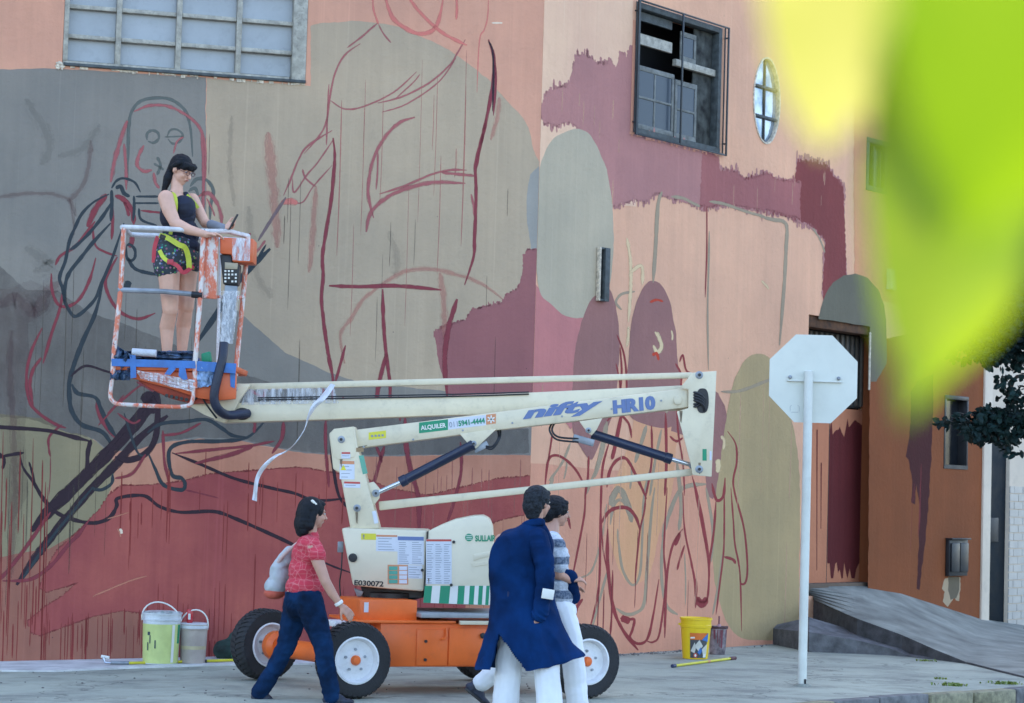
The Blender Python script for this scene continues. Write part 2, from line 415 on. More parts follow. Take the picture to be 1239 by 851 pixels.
# ================================================================== PAINTED BUILDING
bld = thing('painted_building', 'long corner building whose pink and grey wall carries an unfinished mural', 'building', (.15, 20.5, 0))
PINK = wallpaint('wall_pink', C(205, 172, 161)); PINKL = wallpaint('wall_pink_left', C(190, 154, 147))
HT = 9.0
def holewall(name, W, s0, s1, z0, z1, holes, m, depth=.22):
    outer = [W.w(s0, z0), W.w(s1, z0), W.w(s1, z1), W.w(s0, z1)]
    loops = [outer] + holes
    tri = tessellate_polygon(loops); flat = [p for l in loops for p in l]
    g = MB(); g.add(flat, [tuple(t) for t in tri])
    for h in holes:
        n = len(h); b = len(g.v); g.v += list(h) + [p - W.n * depth for p in h]
        g.f += [(b + i, b + (i + 1) % n, b + (i + 1) % n + n, b + i + n) for i in range(n)]
    me = bpy.data.meshes.new(name); me.from_pydata([tuple(v) for v in g.v], [], g.f)
    return link(name, me, m, bld)
def rect(W, a0, a1, z0, z1): return [W.w(a0, z0), W.w(a1, z0), W.w(a1, z1), W.w(a0, z1)]
# window openings
W1 = (WL.sz(76, 60)[0], WL.sz(371, 60)[0], 5.25, 7.0)           # factory window on the left face
W2 = (WR.sz(768, 80)[0] + .0, WR.sz(872, 110)[0], WR.sz(815, 172)[1], WR.sz(825, 19)[1])            # barred window on the right face
oc = WR.sz(927.5, 122); orx = (WR.sz(944, 122)[0] - WR.sz(911, 122)[0]) / 2; orz = (WR.sz(927.5, 69)[1] - WR.sz(927.5, 175)[1]) / 2
OV = [WR.w(oc[0] + orx * math.cos(a), oc[1] + orz * math.sin(a)) for a in [2 * math.pi * i / 40 for i in range(40)]]
W3 = (WR.sz(1048, 200)[0], WR.sz(1048, 200)[0] + 1.34, WR.sz(1048, 230)[1], WR.sz(1048, 165)[1])
DR = (WR.sz(974, 600)[0], WR.sz(1062, 600)[0], .5, WR.sz(975, 380)[1])
W4 = (WR.sz(1142, 520)[0], WR.sz(1171, 520)[0], WR.sz(1157, 568)[1], WR.sz(1157, 479)[1])
print('openings', W1, W2, W3, DR, W4, WR.sz(1187, 600))
ZR = -.3
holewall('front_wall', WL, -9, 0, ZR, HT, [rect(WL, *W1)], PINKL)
holewall('side_wall', WR, 0, 8.96, ZR, HT, [rect(WR, *W2), OV, rect(WR, *W3), rect(WR, *DR), rect(WR, *W4)], PINK, .28)
# body of the building behind the faces (back walls and roof) so the shade is real
g = MB(); foot = [WL.w(-9, 0, -.6), WL.w(-.1, 0, -.6), WR.w(.3, 0, -.6), WR.w(8.9, 0, -.6), Vector((4, 36, 0)), Vector((-14, 34, 0))]
g.prism([p + Vector((0, 0, ZR)) for p in foot], (0, 0, HT - .3 - ZR)); g.build('inner_wall', mat('dark_interior', (.02, .022, .026), .9), bld, smooth=0)
g = MB(); edge = [WL.w(-9, 0, .04), WL.w(.03, 0, .04), WR.w(8.96, 0, .04), Vector((4, 36, 0)), Vector((-14, 34, 0))]
g.prism([p + Vector((0, 0, HT + .001)) for p in edge], (0, 0, .25)); g.build('roof', mat('parapet_cement', (.35, .3, .28), .9), bld, smooth=0)
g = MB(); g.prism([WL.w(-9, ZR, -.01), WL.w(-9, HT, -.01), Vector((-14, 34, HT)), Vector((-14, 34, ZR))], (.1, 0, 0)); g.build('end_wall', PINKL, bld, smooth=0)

# ---- mural
LAY = [0]
def nxt(): LAY[0] += 1; return .0010 + LAY[0] * .00004
def patch(W, pts, m, jag=0, smooth=0, seed=1, teeth=None, name='paint_patch', holes=(), bris=None):
    rnd = random.Random(seed)
    if smooth: pts = spline(pts, smooth, True)
    out = []; k = len(pts)
    for i in range(k):
        a, b = pts[i], pts[(i + 1) % k]; l = math.hypot(b[0] - a[0], b[1] - a[1]); n = max(1, int(l / (2.2 if jag > 1.5 else 3.5)))
        for j in range(n): out.append((a[0] + (b[0] - a[0]) * j / n, a[1] + (b[1] - a[1]) * j / n, abs(b[0] - a[0]) / (l + 1e-6)))
    res = []; off = seed * 11.7
    for x, y, hor in out:
        dx = noise.noise(Vector((x * .09, y * .09, off))) * 1.0 + .35 * noise.noise(Vector((x * .4, y * .4, off)))
        dy = noise.noise(Vector((x * .09, y * .09, off + 5))) * 1.0
        if jag:
            tt = .55 * jag * noise.noise(Vector((x * .22, 0, off))) + .35 * jag * noise.noise(Vector((x * .6, 0, off)))
            dy += tt * hor; dx += (1 - hor) * noise.noise(Vector((0, y * .35, off))) * min(jag, 3) * .6
        res.append((x + dx, y + dy))
    if bris: bristles(W, pts, bris, jag * 1.1, seed)
    d = nxt(); P = []
    for x, y in res:
        a, z = W.sz(x, y); a = min(a, -.0005) if W is WL else min(max(a, .0005), 8.958); z = max(z, ZR)
        P.append(W.w(a, z, d))
    Q = [P[0]]
    for q in P[1:]:
        if (q - Q[-1]).length > 2e-3: Q.append(q)
    P = Q; hl = [[p_ + W.n * d for p_ in rect(W, *h)] for h in holes]
    tri = tessellate_polygon([P] + hl) if holes else [list(range(len(P)))]; P = P + [q for h in hl for q in h]
    me = bpy.data.meshes.new(name); me.from_pydata([tuple(p) for p in P], [], [tuple(t) for t in tri])
    return link(name, me, m, MUR)
def bristles(W, pts, m, amp, seed, step=1.5, thr=.3):
    """dry brush marks: short upright strokes crossing the rim of a painted field"""
    r = random.Random(seed); it = []; k = len(pts)
    area = sum(pts[i][0] * pts[(i + 1) % k][1] - pts[(i + 1) % k][0] * pts[i][1] for i in range(k))
    for i in range(k):
        a, b = pts[i], pts[(i + 1) % k]; dx, dy = b[0] - a[0], b[1] - a[1]; l = math.hypot(dx, dy)
        if l < 1 or abs(dx) / l < thr: continue
        up = (dx > 0) == (area > 0)          # outward is up the wall
        n = int(abs(dx) / step)
        for j in range(n):
            t = (j + r.random()) / max(n, 1); x, y = a[0] + dx * t, a[1] + dy * t
            o = amp * (.15 + r.random() ** 1.6) * (.5 + .9 * abs(noise.noise(Vector((x * .16, seed, 0)))) * 2); s_ = -1 if up else 1
            it.append(([(x, y - s_ * 7), (x + r.uniform(-.3, .3), y), (x + r.uniform(-.6, .6), y + s_ * o)], r.choice((1.6, 2.2, 3, 3.6))))
    if it: strokes(W, 'brush_mark', m, it, taper=True)
def strokes(W, name, m, items, taper=True, wob=.6, d=None):
    """items: (points, width px) ribbons of paint on the wall"""
    vs, fs, uvs = [], [], []; d = d or nxt()
    if name == 'painted_outline' and len(items) > 1:
        for i_, it in enumerate(items): strokes(W, name, m, [it], taper, wob, d + i_ * 1e-6)
        return
    for pts, wd in items:
        sp_ = spline(pts, 7) if len(pts) > 2 else spline([pts[0], ((pts[0][0] + pts[1][0]) / 2 + .8, (pts[0][1] + pts[1][1]) / 2), pts[1]], 6)
        n = len(sp_); P = [W.sz(x, y) for x, y in sp_]; acc = random.random() * 9; base = len(vs)
        s0 = random.random() * 50
        for i in range(n):
            a, b = P[max(i - 1, 0)], P[min(i + 1, n - 1)]; tx, tz = b[0] - a[0], b[1] - a[1]; l = math.hypot(tx, tz) + 1e-9
            t = i / (n - 1); k = 1.0
            if taper: k = min(1, .35 + 4.5 * t, .3 + 4.5 * (1 - t))
            k *= 1 + .28 * noise.noise(Vector((s0, i * .33, 0))) + .12 * noise.noise(Vector((s0, i * 1.3, 3)))
            h = wd * k * .5 / 134.0 * (1.0 if W is WL else 1.12)
            # perspective of the slanted face: horizontal pixels cover more wall
            nx, nzv = -tz / l, tx / l
            hs = h * (1 if W is WL else 1.5)
            if i: acc += l
            for s_ in (-1, 1):
                aa = P[i][0] + nx * hs * s_; aa = min(aa, -.0005) if W is WL else max(aa, .0005)
                vs.append(tuple(W.w(aa, P[i][1] + nzv * h * s_, d))); uvs.append(((s_ + 1) / 2, acc))
        for i in range(n - 1): q = base + 2 * i; fs.append((q, q + 1, q + 3, q + 2))
    me = bpy.data.meshes.new(name); me.from_pydata(vs, [], fs); u = me.uv_layers.new(name='UVMap')
    for lp in me.loops: u.data[lp.index].uv = uvs[lp.vertex_index]
    o = link(name, me, m, MUR)
    if name != 'painted_outline': o['kind'] = 'stuff'
    return o

# ------------------------------------------------------------------ mural, left face (pixel outlines projected onto the wall itself)
fw_ = [o for o in bld.children if o.name.startswith('front_wall')][0]; sw_ = [o for o in bld.children if o.name.startswith('side_wall')][0]
MUR = fw_
def SM(nm, c, op=1, dry=.35): return wallpaint(nm, C(*c), (op, dry))
SALM = wallpaint('paint_salmon', C(170, 126, 116), c2=C(184, 146, 138)); ROSE = wallpaint('darker_salmon', C(140, 102, 100), c2=C(152, 110, 104), streak=.2); GREY = wallpaint('paint_slate_grey', C(121, 128, 137)); BEIGE = wallpaint('paint_beige', C(160, 157, 152))
BLG = wallpaint('paint_blue_grey', C(138, 148, 160)); PLUM = wallpaint('paint_plum', C(134, 96, 110)); OLV = wallpaint('paint_olive', C(132, 134, 121)); RED = wallpaint('paint_brick_red', C(140, 76, 88), streak=.14, c2=C(160, 96, 98))
patch(WL, [(-200, 528), (200, 535), (240, 532), (290, 533), (330, 543), (370, 549), (450, 552), (650, 551), (650, 840), (-200, 860)], SALM)
patch(WL, [(-200, 86), (0, 84), (60, 83), (120, 86), (249, 94), (250, 345), (300, 385), (345, 425), (400, 450), (440, 462), (530, 470), (600, 480), (650, 485), (650, 551), (520, 551), (450, 553), (370, 549), (330, 542), (290, 533), (240, 531), (200, 535), (160, 545), (131, 546), (113, 532), (80, 524), (35, 507), (-200, 500)], GREY)
patch(WL, [(250, 95), (376, 104), (376, 31), (390, 28), (430, 25), (465, 29), (490, 34), (503, 42), (523, 50), (545, 62), (562, 74), (590, 95), (610, 118), (633, 143), (640, 155), (645, 180), (653, 196), (649, 305), (645, 500), (600, 484), (530, 472), (440, 464), (400, 452), (345, 427), (300, 387), (250, 346)], BEIGE, jag=1)
patch(WL, [(641, 212), (656, 198), (652, 306), (643, 305), (638, 270), (637, 235)], BLG)
patch(WL, [(525, 402), (540, 395), (555, 390), (563, 388), (570, 376), (590, 371), (606, 368), (613, 357), (626, 350), (631, 338), (633, 312), (638, 303), (656, 303), (650, 490), (600, 484), (540, 476), (536, 458), (530, 436)], PLUM, jag=4, seed=3, bris=SM('bristle_plum', (134, 96, 110), 1, .2))
patch(WL, [(-200, 500), (35, 505), (56, 510), (80, 523), (100, 526), (118, 536), (131, 548), (138, 562), (136, 585), (128, 605), (112, 626), (88, 650), (60, 664), (30, 673), (0, 676), (-200, 680)], OLV, smooth=3)
patch(WL, [(-200, 676), (0, 674), (60, 664), (100, 640), (140, 600), (190, 592), (240, 640), (260, 830), (-200, 860)], ROSE)  # lower left of the salmon field in a darker tone
patch(WL, [(146, 588), (131, 600), (120, 618), (102, 636), (85, 652), (68, 667), (55, 692), (48, 711), (56, 716), (95, 705), (75, 722), (50, 738), (34, 752), (38, 765), (48, 769), (80, 757), (113, 745), (150, 738), (172, 742), (190, 770), (200, 830), (565, 830), (562, 690), (566, 640), (620, 625), (660, 618), (660, 575), (600, 580), (560, 590), (520, 600), (470, 592), (440, 578), (400, 572), (361, 566), (309, 570), (257, 574), (219, 583), (180, 588)], RED, jag=1.2, seed=5, bris=SM('bristle_red', (142, 80, 90), .8, .4))
NV = SM('stroke_navy', (50, 63, 78)); NVL = SM('stroke_slate', (90, 104, 114), .9, .5); MRN = SM('stroke_maroon', (122, 64, 82), .95, .45); MPK = SM('stroke_rose', (152, 98, 114), .85, .6)
PNK = SM('stroke_pink', (200, 128, 134), .8, .5); GHO = SM('stroke_ghost', (176, 130, 134), .42, .7); DRK = SM('stroke_dark_plum', (50, 43, 58)); GHD = SM('stroke_ghost_purple', (112, 92, 104), .3, .8)
SHD = SM('stroke_ghost_slate', (108, 114, 120), .16, .9)
# soft ghost marks in the slate field
strokes(WL, 'faded_stroke', GHD, [([(110, 170), (108, 195), (104, 215), (95, 232), (82, 244)], 11), ([(-10, 240), (40, 234), (80, 240), (92, 262)], 9), ([(0, 372), (20, 360), (40, 378), (60, 352), (75, 340)], 26), ([(14, 400), (12, 450), (16, 520), (18, 600), (14, 700)], 16), ([(84, 240), (88, 262), (90, 285)], 5)])
strokes(WL, 'faded_stroke', SHD, [([(92, 240), (89, 280), (88, 300)], 2), ([(120, 150), (100, 180), (70, 190)], 20), ([(30, 120), (60, 170), (50, 200)], 26), ([(30, 300), (60, 320), (40, 330)], 30)])
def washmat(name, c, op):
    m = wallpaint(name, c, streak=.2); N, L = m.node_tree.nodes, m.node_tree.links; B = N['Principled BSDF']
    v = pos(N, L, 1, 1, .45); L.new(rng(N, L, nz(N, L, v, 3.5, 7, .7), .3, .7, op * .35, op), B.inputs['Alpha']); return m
WS = washmat('wash_slate_shade', C(78, 80, 90), .42); WP = washmat('wash_purple_coat', C(92, 78, 92), .2); WD = washmat('wash_red_coat', C(110, 58, 74), .38)
patch(WL, [(-200, 330), (0, 322), (30, 350), (70, 352), (110, 380), (150, 392), (200, 412), (235, 430), (300, 455), (400, 485), (500, 500), (640, 520), (640, 549), (520, 550), (450, 551), (370, 547), (330, 540), (290, 531), (240, 529), (200, 534), (160, 545), (131, 545), (113, 531), (80, 523), (35, 506), (-200, 499)], WS, jag=2, seed=51, name='slate_shade')  # translucent dark slate: lower-left shade painted over the grey field
patch(WL, [(-60, 345), (10, 350), (38, 338), (62, 352), (58, 376), (34, 392), (36, 450), (30, 520), (34, 600), (10, 640), (4, 560), (-4, 450), (-60, 420)], WP, jag=2, seed=53, name='purple_coat')
strokes(WL, 'faded_stroke', SHD, [([(300, 250), (310, 330), (330, 360)], 24), ([(470, 280), (480, 310), (478, 335)], 20), ([(280, 140), (278, 200), (284, 250)], 14)])
strokes(WL, 'faded_stroke', GHO, [([(417, 440), (412, 405), (425, 385), (440, 362), (469, 340), (492, 328), (523, 326), (558, 334), (585, 345), (608, 362)], 8), ([(532, 330), (537, 365), (538, 412)], 12), ([(604, 118), (602, 140), (594, 170)], 8), ([(324, 160), (330, 220), (336, 300)], 18), ([(382, 225), (378, 290), (374, 330)], 10), ([(552, 180), (550, 215)], 3)])
# head and torso figure on the left
strokes(WL, 'painted_outline', NVL, [([(154, 221), (155, 186), (156, 150), (161, 132), (174, 121), (200, 119), (216, 126), (226, 138), (231, 160), (233, 190)], 4.2), ([(178, 170), (178, 162), (184, 158), (191, 161), (192, 168), (186, 173), (179, 171)], 3.5), ([(202, 166), (206, 158), (214, 157), (221, 163), (218, 171), (209, 174), (203, 168)], 3), ([(199, 166), (222, 165)], 2), ([(190, 190), (194, 200), (190, 212)], 4), ([(186, 198), (198, 206)], 3), ([(230, 226), (238, 217), (250, 218), (258, 231), (255, 248), (254, 267)], 5), ([(228, 232), (236, 228), (240, 240), (236, 250)], 4)])
strokes(WL, 'painted_outline', MPK, [([(162, 135), (181, 128), (200, 128), (218, 135), (238, 150), (247, 171), (248, 205), (244, 245)], 5), ([(154, 146), (146, 169), (139, 193), (134, 221)], 7), ([(150, 174), (153, 230)], 5), ([(174, 176), (168, 188), (166, 200), (174, 207), (184, 206)], 5.5), ([(222, 166), (214, 172), (210, 186)], 3), ([(186, 209), (188, 221), (193, 228)], 5), ([(240, 238), (252, 234), (262, 245), (267, 258), (268, 275)], 6), ([(244, 160), (246, 200), (246, 260)], 5), ([(250, 240), (260, 262)], 3)])
strokes(WL, 'painted_outline', MRN, [([(129, 235), (115, 254), (106, 275)], 8), ([(139, 237), (150, 242), (160, 256), (162, 272)], 6), ([(150, 244), (156, 262)], 4), ([(170, 255), (198, 258)], 3), ([(115, 268), (103, 284), (89, 300), (73, 310), (67, 321)], 4), ([(62, 331), (63, 352), (70, 368), (82, 371), (96, 362), (108, 340), (116, 312)], 4), ([(77, 350), (72, 375), (62, 405), (52, 440)], 4), ([(51, 397), (38, 425), (32, 455), (35, 484), (47, 500), (68, 514), (80, 518)], 4), ([(50, 433), (40, 448), (36, 466), (40, 490)], 4.5), ([(112, 272), (115, 296), (127, 305), (142, 310)], 3), ([(142, 311), (128, 338), (132, 359), (146, 378), (167, 386), (188, 379)], 4.5), ([(75, 514), (60, 528), (59, 542), (61, 553)], 3), ([(61, 553), (59, 600)], 1.2), ([(117, 486), (122, 507), (141, 531)], 5.5), ([(136, 250), (135, 290)], 4), ([(160, 285), (157, 300)], 6)])
strokes(WL, 'painted_outline', NV, [([(135, 228), (141, 219), (150, 216), (163, 221), (170, 233)], 3), ([(140, 228), (146, 226), (150, 234), (157, 238)], 5), ([(162, 237), (161, 268)], 3.5), ([(164, 238), (192, 238)], 3), ([(162, 246), (192, 246)], 2.5), ([(168, 252), (171, 266), (190, 273)], 3),
    ([(132, 235), (113, 245), (99, 259), (91, 275), (84, 292), (79, 316), (72, 336), (76, 350), (79, 366), (85, 378), (91, 383), (101, 377), (115, 362), (123, 343), (136, 312), (144, 288), (150, 270)], 4.2), ([(135, 245), (125, 261), (110, 280), (94, 296), (84, 303)], 4), ([(135, 230), (134, 268)], 4.5), ([(134, 270), (113, 293), (98, 312), (84, 330), (79, 345), (78, 362), (82, 376)], 4.5),
    ([(124, 345), (115, 380), (101, 411), (90, 440), (84, 462), (84, 480), (87, 498), (99, 514), (122, 522), (132, 533), (137, 545)], 5.5), ([(87, 465), (94, 476), (115, 481), (122, 495), (132, 516), (144, 534)], 5), ([(153, 298), (157, 296), (163, 302), (163, 312), (157, 316), (153, 310), (153, 298)], 3.5), ([(155, 312), (160, 322), (169, 328), (192, 333)], 4.5), ([(156, 340), (150, 352)], 8),
    ([(327, 301), (305, 322), (285, 345), (262, 380), (235, 420)], 7), ([(322, 296), (300, 330)], 3)])
strokes(WL, 'painted_outline', DRK, [([(194, 468), (174, 500), (152, 526), (132, 547), (101, 578), (61, 617), (38, 643)], 15), ([(203, 503), (169, 530), (141, 561), (113, 589), (82, 625), (54, 660), (41, 677), (20, 708)], 10), ([(85, 456), (103, 443), (127, 449), (150, 456)], 3), ([(-20, 516), (0, 517), (56, 521), (85, 528), (109, 534)], 5), ([(110, 532), (106, 550), (106, 574)], 5.5), ([(-10, 556), (10, 551), (29, 548)], 4), ([(-2, 548), (5, 556), (3, 568)], 4), ([(24, 550), (28, 566), (40, 583), (52, 603), (68, 620), (89, 629), (113, 633), (132, 627), (141, 613), (143, 603), (174, 600), (193, 613), (219, 620), (258, 619), (283, 627), (322, 644), (356, 660), (395, 682), (430, 695)], 4.6), ([(35, 559), (42, 587)], 3),
    ([(190, 470), (191, 495), (188, 530), (176, 549), (155, 557), (139, 553)], 7.5), ([(208, 548), (245, 563), (283, 579), (325, 590), (356, 597), (385, 606), (440, 600)], 4), ([(106, 574), (150, 520), (186, 480)], 7), ([(175, 475), (188, 500)], 16), ([(400, 540), (410, 600), (430, 618)], 4)])
strokes(WL, 'painted_outline', NV, [([(136, 573), (135, 585), (122, 593), (110, 590)], 4), ([(180, 550), (188, 568), (198, 587), (219, 593), (224, 587), (220, 579), (208, 574), (205, 545), (226, 535), (270, 534), (300, 529), (322, 508)], 4.8), ([(178, 524), (195, 513), (226, 510), (250, 508), (268, 518), (281, 527), (297, 529)], 4.5), ([(150, 500), (165, 545), (175, 552)], 3), ([(113, 589), (60, 654), (25, 704)], 4)])
strokes(WL, 'painted_outline', MRN, [([(61, 620), (33, 660), (10, 690), (-4, 704)], 5), ([(108, 629), (94, 648), (82, 660), (62, 684), (37, 701), (3, 703)], 5), ([(176, 550), (160, 573), (139, 579)], 4), ([(197, 521), (199, 558), (205, 586)], 4), ([(195, 527), (219, 524), (243, 512)], 3.5), ([(212, 549), (270, 543), (300, 540), (332, 534)], 4), ([(236, 561), (283, 549), (306, 540)], 5.5), ([(224, 593), (265, 603)], 2), ([(343, 510), (341, 530), (329, 549)], 5), ([(308, 508), (307, 524)], 4), ([(394, 509), (394, 540), (398, 590)], 4.5), ([(130, 500), (165, 470), (180, 462)], 3), ([(119, 515), (150, 478)], 2.5), ([(142, 500), (160, 512), (170, 508)], 3), ([(165, 462), (186, 474)], 3), ([(425, 640), (470, 655), (500, 650)], 9), ([(300, 470), (318, 480), (320, 470)], 4)])
# beige field
strokes(WL, 'painted_outline', MPK, [([(402, 158), (372, 177), (360, 196), (353, 214), (343, 237)], 3.2), ([(404, 168), (385, 196), (372, 211), (356, 233), (354, 216)], 2.6), ([(366, 205), (370, 216), (382, 226)], 3), ([(402, 200), (379, 226), (366, 245), (352, 244)], 2.2), ([(321, 291), (308, 307)], 4), ([(303, 282), (296, 293)], 3),
    ([(457, 28), (436, 46), (420, 58)], 3), ([(458, 30), (464, 41), (473, 52)], 2.5), ([(436, 53), (417, 67), (405, 90), (399, 119), (395, 147), (386, 165), (368, 186)], 3), ([(398, 102), (396, 140), (395, 176)], 2.5), ([(400, 122), (417, 132), (440, 129), (476, 112), (504, 87)], 2.6), ([(457, 125), (487, 117), (520, 100), (544, 79), (553, 65), (563, 48)], 3), ([(462, 136), (492, 126), (530, 100), (552, 70)], 2.2), ([(478, 120), (500, 100), (508, 90)], 2),
    ([(502, 142), (483, 149), (466, 166), (452, 192), (446, 220), (446, 240), (452, 264)], 5.5), ([(457, 184), (455, 230)], 3), ([(443, 281), (448, 259), (464, 242), (487, 230), (523, 221), (563, 222)], 6.5), ([(459, 235), (487, 226), (523, 211), (545, 206), (565, 206)], 3.5), ([(534, 209), (555, 211), (574, 213)], 5), ([(570, 235), (574, 262)], 4)])
strokes(WL, 'painted_outline', MRN, [([(403, 167), (405, 189), (403, 220), (400, 247), (393, 289), (390, 313), (391, 334), (389, 360), (391, 385), (397, 428), (403, 463), (400, 500)], 5), ([(398, 346), (440, 347), (480, 346), (534, 351)], 5.5), ([(463, 350), (464, 390), (467, 428), (472, 468), (470, 505)], 5), ([(468, 428), (459, 462), (452, 507)], 6), ([(553, 362), (545, 388), (540, 412), (538, 440), (541, 480)], 7), ([(418, 418), (412, 440), (406, 462)], 4), ([(391, 470), (395, 510)], 5), ([(415, 480), (416, 510)], 3),
    ([(591, 48), (598, 75), (596, 102), (588, 147), (577, 191), (575, 205), (576, 239), (574, 290), (573, 311), (562, 345)], 4.8), ([(597, 60), (600, 95), (597, 140)], 3), ([(588, 145), (580, 185), (576, 205)], 3), ([(465, 540), (455, 575), (449, 592)], 5), ([(455, 540), (462, 560)], 4), ([(490, 505), (491, 535), (497, 570), (506, 602), (507, 645)], 7), ([(557, 535), (558, 570), (549, 608), (541, 632)], 4.5), ([(482, 480), (484, 510)], 3)])
strokes(WL, 'painted_outline', PNK, [([(451, -5), (452, 12), (458, 30)], 3), ([(466, -6), (470, 10), (479, 26), (502, 40), (520, 39), (530, 27), (536, 0)], 6), ([(492, -6), (508, 15), (530, 36), (548, 47), (565, 55)], 5), ([(552, -5), (552, 24)], 3.5), ([(591, -6), (590, 20), (586, 36), (580, 50), (577, 112)], 1.8), ([(340, 245), (352, 244), (360, 246)], 8)])
strokes(WL, 'painted_outline', wallpaint('stroke_lavender', C(112, 104, 120), (.9, .4)), [([(346, 239), (330, 263), (312, 292)], 4)])
strokes(WL, 'painted_outline', DRK, [([(591, 50), (596, 62), (597, 90), (596, 135)], 2.6)])
# runs of thin paint
def drips(W, m, spec, seed):
    r = random.Random(seed); it = []
    for (x0, x1, y0, y1, n, lo, hi) in spec:
        for _ in range(n):
            x = r.uniform(x0, x1); y = r.uniform(y0, y1); l = r.uniform(lo, hi); wd = r.choice((.7, .9, 1.1, 1.6))
            it.append(([(x, y), (x - l * .012, y + l * .5), (x - l * .03 + r.uniform(-.4, .4), y + l)], wd))
    strokes(W, 'paint_drip', m, it)
drips(WL, SM('drip_red', (128, 62, 68), .85, .3), [(0, 60, 520, 680, 16, 60, 200), (50, 180, 735, 760, 34, 30, 70), (170, 290, 700, 780, 30, 20, 100), (0, 60, 700, 760, 12, 40, 90), (140, 210, 560, 620, 12, 20, 120), (200, 420, 545, 620, 16, 20, 80), (300, 560, 640, 740, 20, 30, 120)], 3)
drips(WL, SM('drip_grey', (92, 92, 92), .5, .5), [(40, 250, 300, 470, 14, 40, 200), (250, 640, 150, 420, 14, 30, 150), (0, 130, 540, 640, 10, 30, 100)], 4)
drips(WL, SM('drip_rose', (170, 120, 126), .6, .5), [(370, 570, 60, 280, 12, 60, 200), (420, 640, 550, 600, 26, 20, 110), (560, 640, 590, 700, 14, 40, 120)], 5)
strokes(WL, 'paint_scuff', SM('scuff_pale', (190, 140, 134), .7, .8), [([(112, 722), (135, 712), (160, 702), (178, 697)], 3.5), ([(142, 640), (146, 650)], 4), ([(130, 628), (156, 620)], 3)])
strokes(WL, 'paint_scuff', SM('scuff_white', (205, 205, 208), 1, .3), [([(145, 640), (147, 646)], 3), ([(595, 28), (608, 28)], 2)])

# ------------------------------------------------------------------ mural, right face
MUR = sw_
PLR = wallpaint('paint_plum_light', C(160, 124, 136)); PL2 = wallpaint('paint_wine', C(118, 66, 74)); EGR = wallpaint('paint_pale_grey', C(162, 166, 164)); MAU = wallpaint('paint_mauve', C(172, 122, 136))
DMA = wallpaint('paint_dark_mauve', C(138, 108, 117)); OLR = wallpaint('paint_khaki', C(160, 153, 130)); DOM = wallpaint('paint_charcoal_grey', C(95, 101, 100)); OCH = wallpaint('paint_ochre', C(202, 166, 138), c2=C(204, 160, 146))
ORA = wallpaint('wall_burnt_orange', C(116, 73, 50)); WIN = wallpaint('paint_dark_wine', C(62, 32, 38)); PKD = wallpaint('paint_dusty_pink', C(192, 142, 132)); SALR = wallpaint('paint_coral', C(194, 152, 143)); LPK = wallpaint('pink_with_haze', C(214, 187, 179))
patch(WR, [(640, -40), (765, -40), (766, 60), (764, 150), (770, 250), (640, 240)], LPK, smooth=0)  # veiling haze at the top painted in as a paler pink
patch(WR, [(1035, -200), (1300, -200), (1300, 200), (1200, 396), (1150, 388), (1100, 372), (1060, 362), (1034, 350), (1032, 100)], PKD, holes=[W3])
patch(WR, [(640, 560), (800, 575), (872, 560), (960, 560), (985, 820), (640, 860)], SALR)
patch(WR, [(1053, 405), (1075, 410), (1100, 404), (1130, 402), (1300, 380), (1300, 840), (1049, 800)], ORA, holes=[W4])  # lower far end of the side wall in a darker orange
hd = MB().wbox(WR, DR[1] - .014, DR[1] - .003, DR[2] + .1, DR[3] - .14, -.235, -.004).build('door_reveal', ORA, bld, smooth=0)
patch(WR, [(648, 345), (665, 365), (685, 383), (705, 384), (702, 440), (706, 500), (690, 520), (675, 500), (640, 488)], MAU)
patch(WR, [(652, 134), (661, 115), (668, 106), (676, 107), (688, 101), (692, 82), (697, 68), (710, 67), (722, 78), (739, 74), (744, 85), (750, 64), (758, 70), (763, 58), (770, 58), (767, 150), (768, 165), (840, 179), (869, 187), (872, 206), (891, 208), (901, 218), (928, 210), (938, 218), (961, 220), (964, 190), (983, 193), (1003, 200), (1010, 214), (1017, 219), (1023, 229), (1022, 270), (1024, 309), (1025, 340), (1005, 352), (996, 372), (994, 350), (996, 309), (998, 290), (993, 286), (982, 274), (967, 268), (961, 264), (938, 257), (905, 252), (879, 247), (858, 252), (848, 250), (837, 246), (809, 238), (792, 233), (784, 242), (764, 242), (744, 250), (730, 230), (716, 190), (697, 152), (684, 145), (676, 150), (658, 148)], PLR, jag=8, seed=11, bris=SM('bristle_plum_light', (160, 124, 136), 1, .2))
patch(WR, [(900, 219), (928, 212), (938, 219), (961, 221), (964, 196), (983, 196), (1003, 204), (1010, 216), (1020, 226), (1022, 270), (1023, 309), (1024, 338), (1005, 350), (997, 368), (995, 350), (997, 309), (999, 288), (993, 283), (982, 271), (967, 265), (950, 260), (930, 252), (905, 246)], PL2, jag=6, seed=13, bris=SM('bristle_wine', (124, 74, 84), 1, .2))
patch(WR, [(850, 183), (868, 188), (871, 208), (891, 209), (901, 219), (928, 211), (938, 219), (968, 221), (968, 264), (938, 255), (905, 250), (879, 245), (858, 250), (846, 247)], wallpaint('paint_rose_wine', C(146, 100, 112)), jag=5, seed=17, bris=SM('bristle_rose_wine', (146, 100, 112), 1, .2))
patch(WR, [(697, 156), (708, 159), (717, 168), (728, 190), (738, 225), (742, 270), (741, 320), (735, 350), (722, 372), (708, 384), (685, 383), (665, 367), (652, 350), (648, 300), (650, 240), (655, 195), (668, 170), (682, 160)], EGR, smooth=4)
patch(WR, [(775, 470), (806, 470), (822, 500), (818, 540), (812, 600), (796, 650), (788, 690), (772, 706), (755, 700), (742, 670), (735, 630), (742, 590), (758, 545), (768, 505)], OCH, smooth=3)
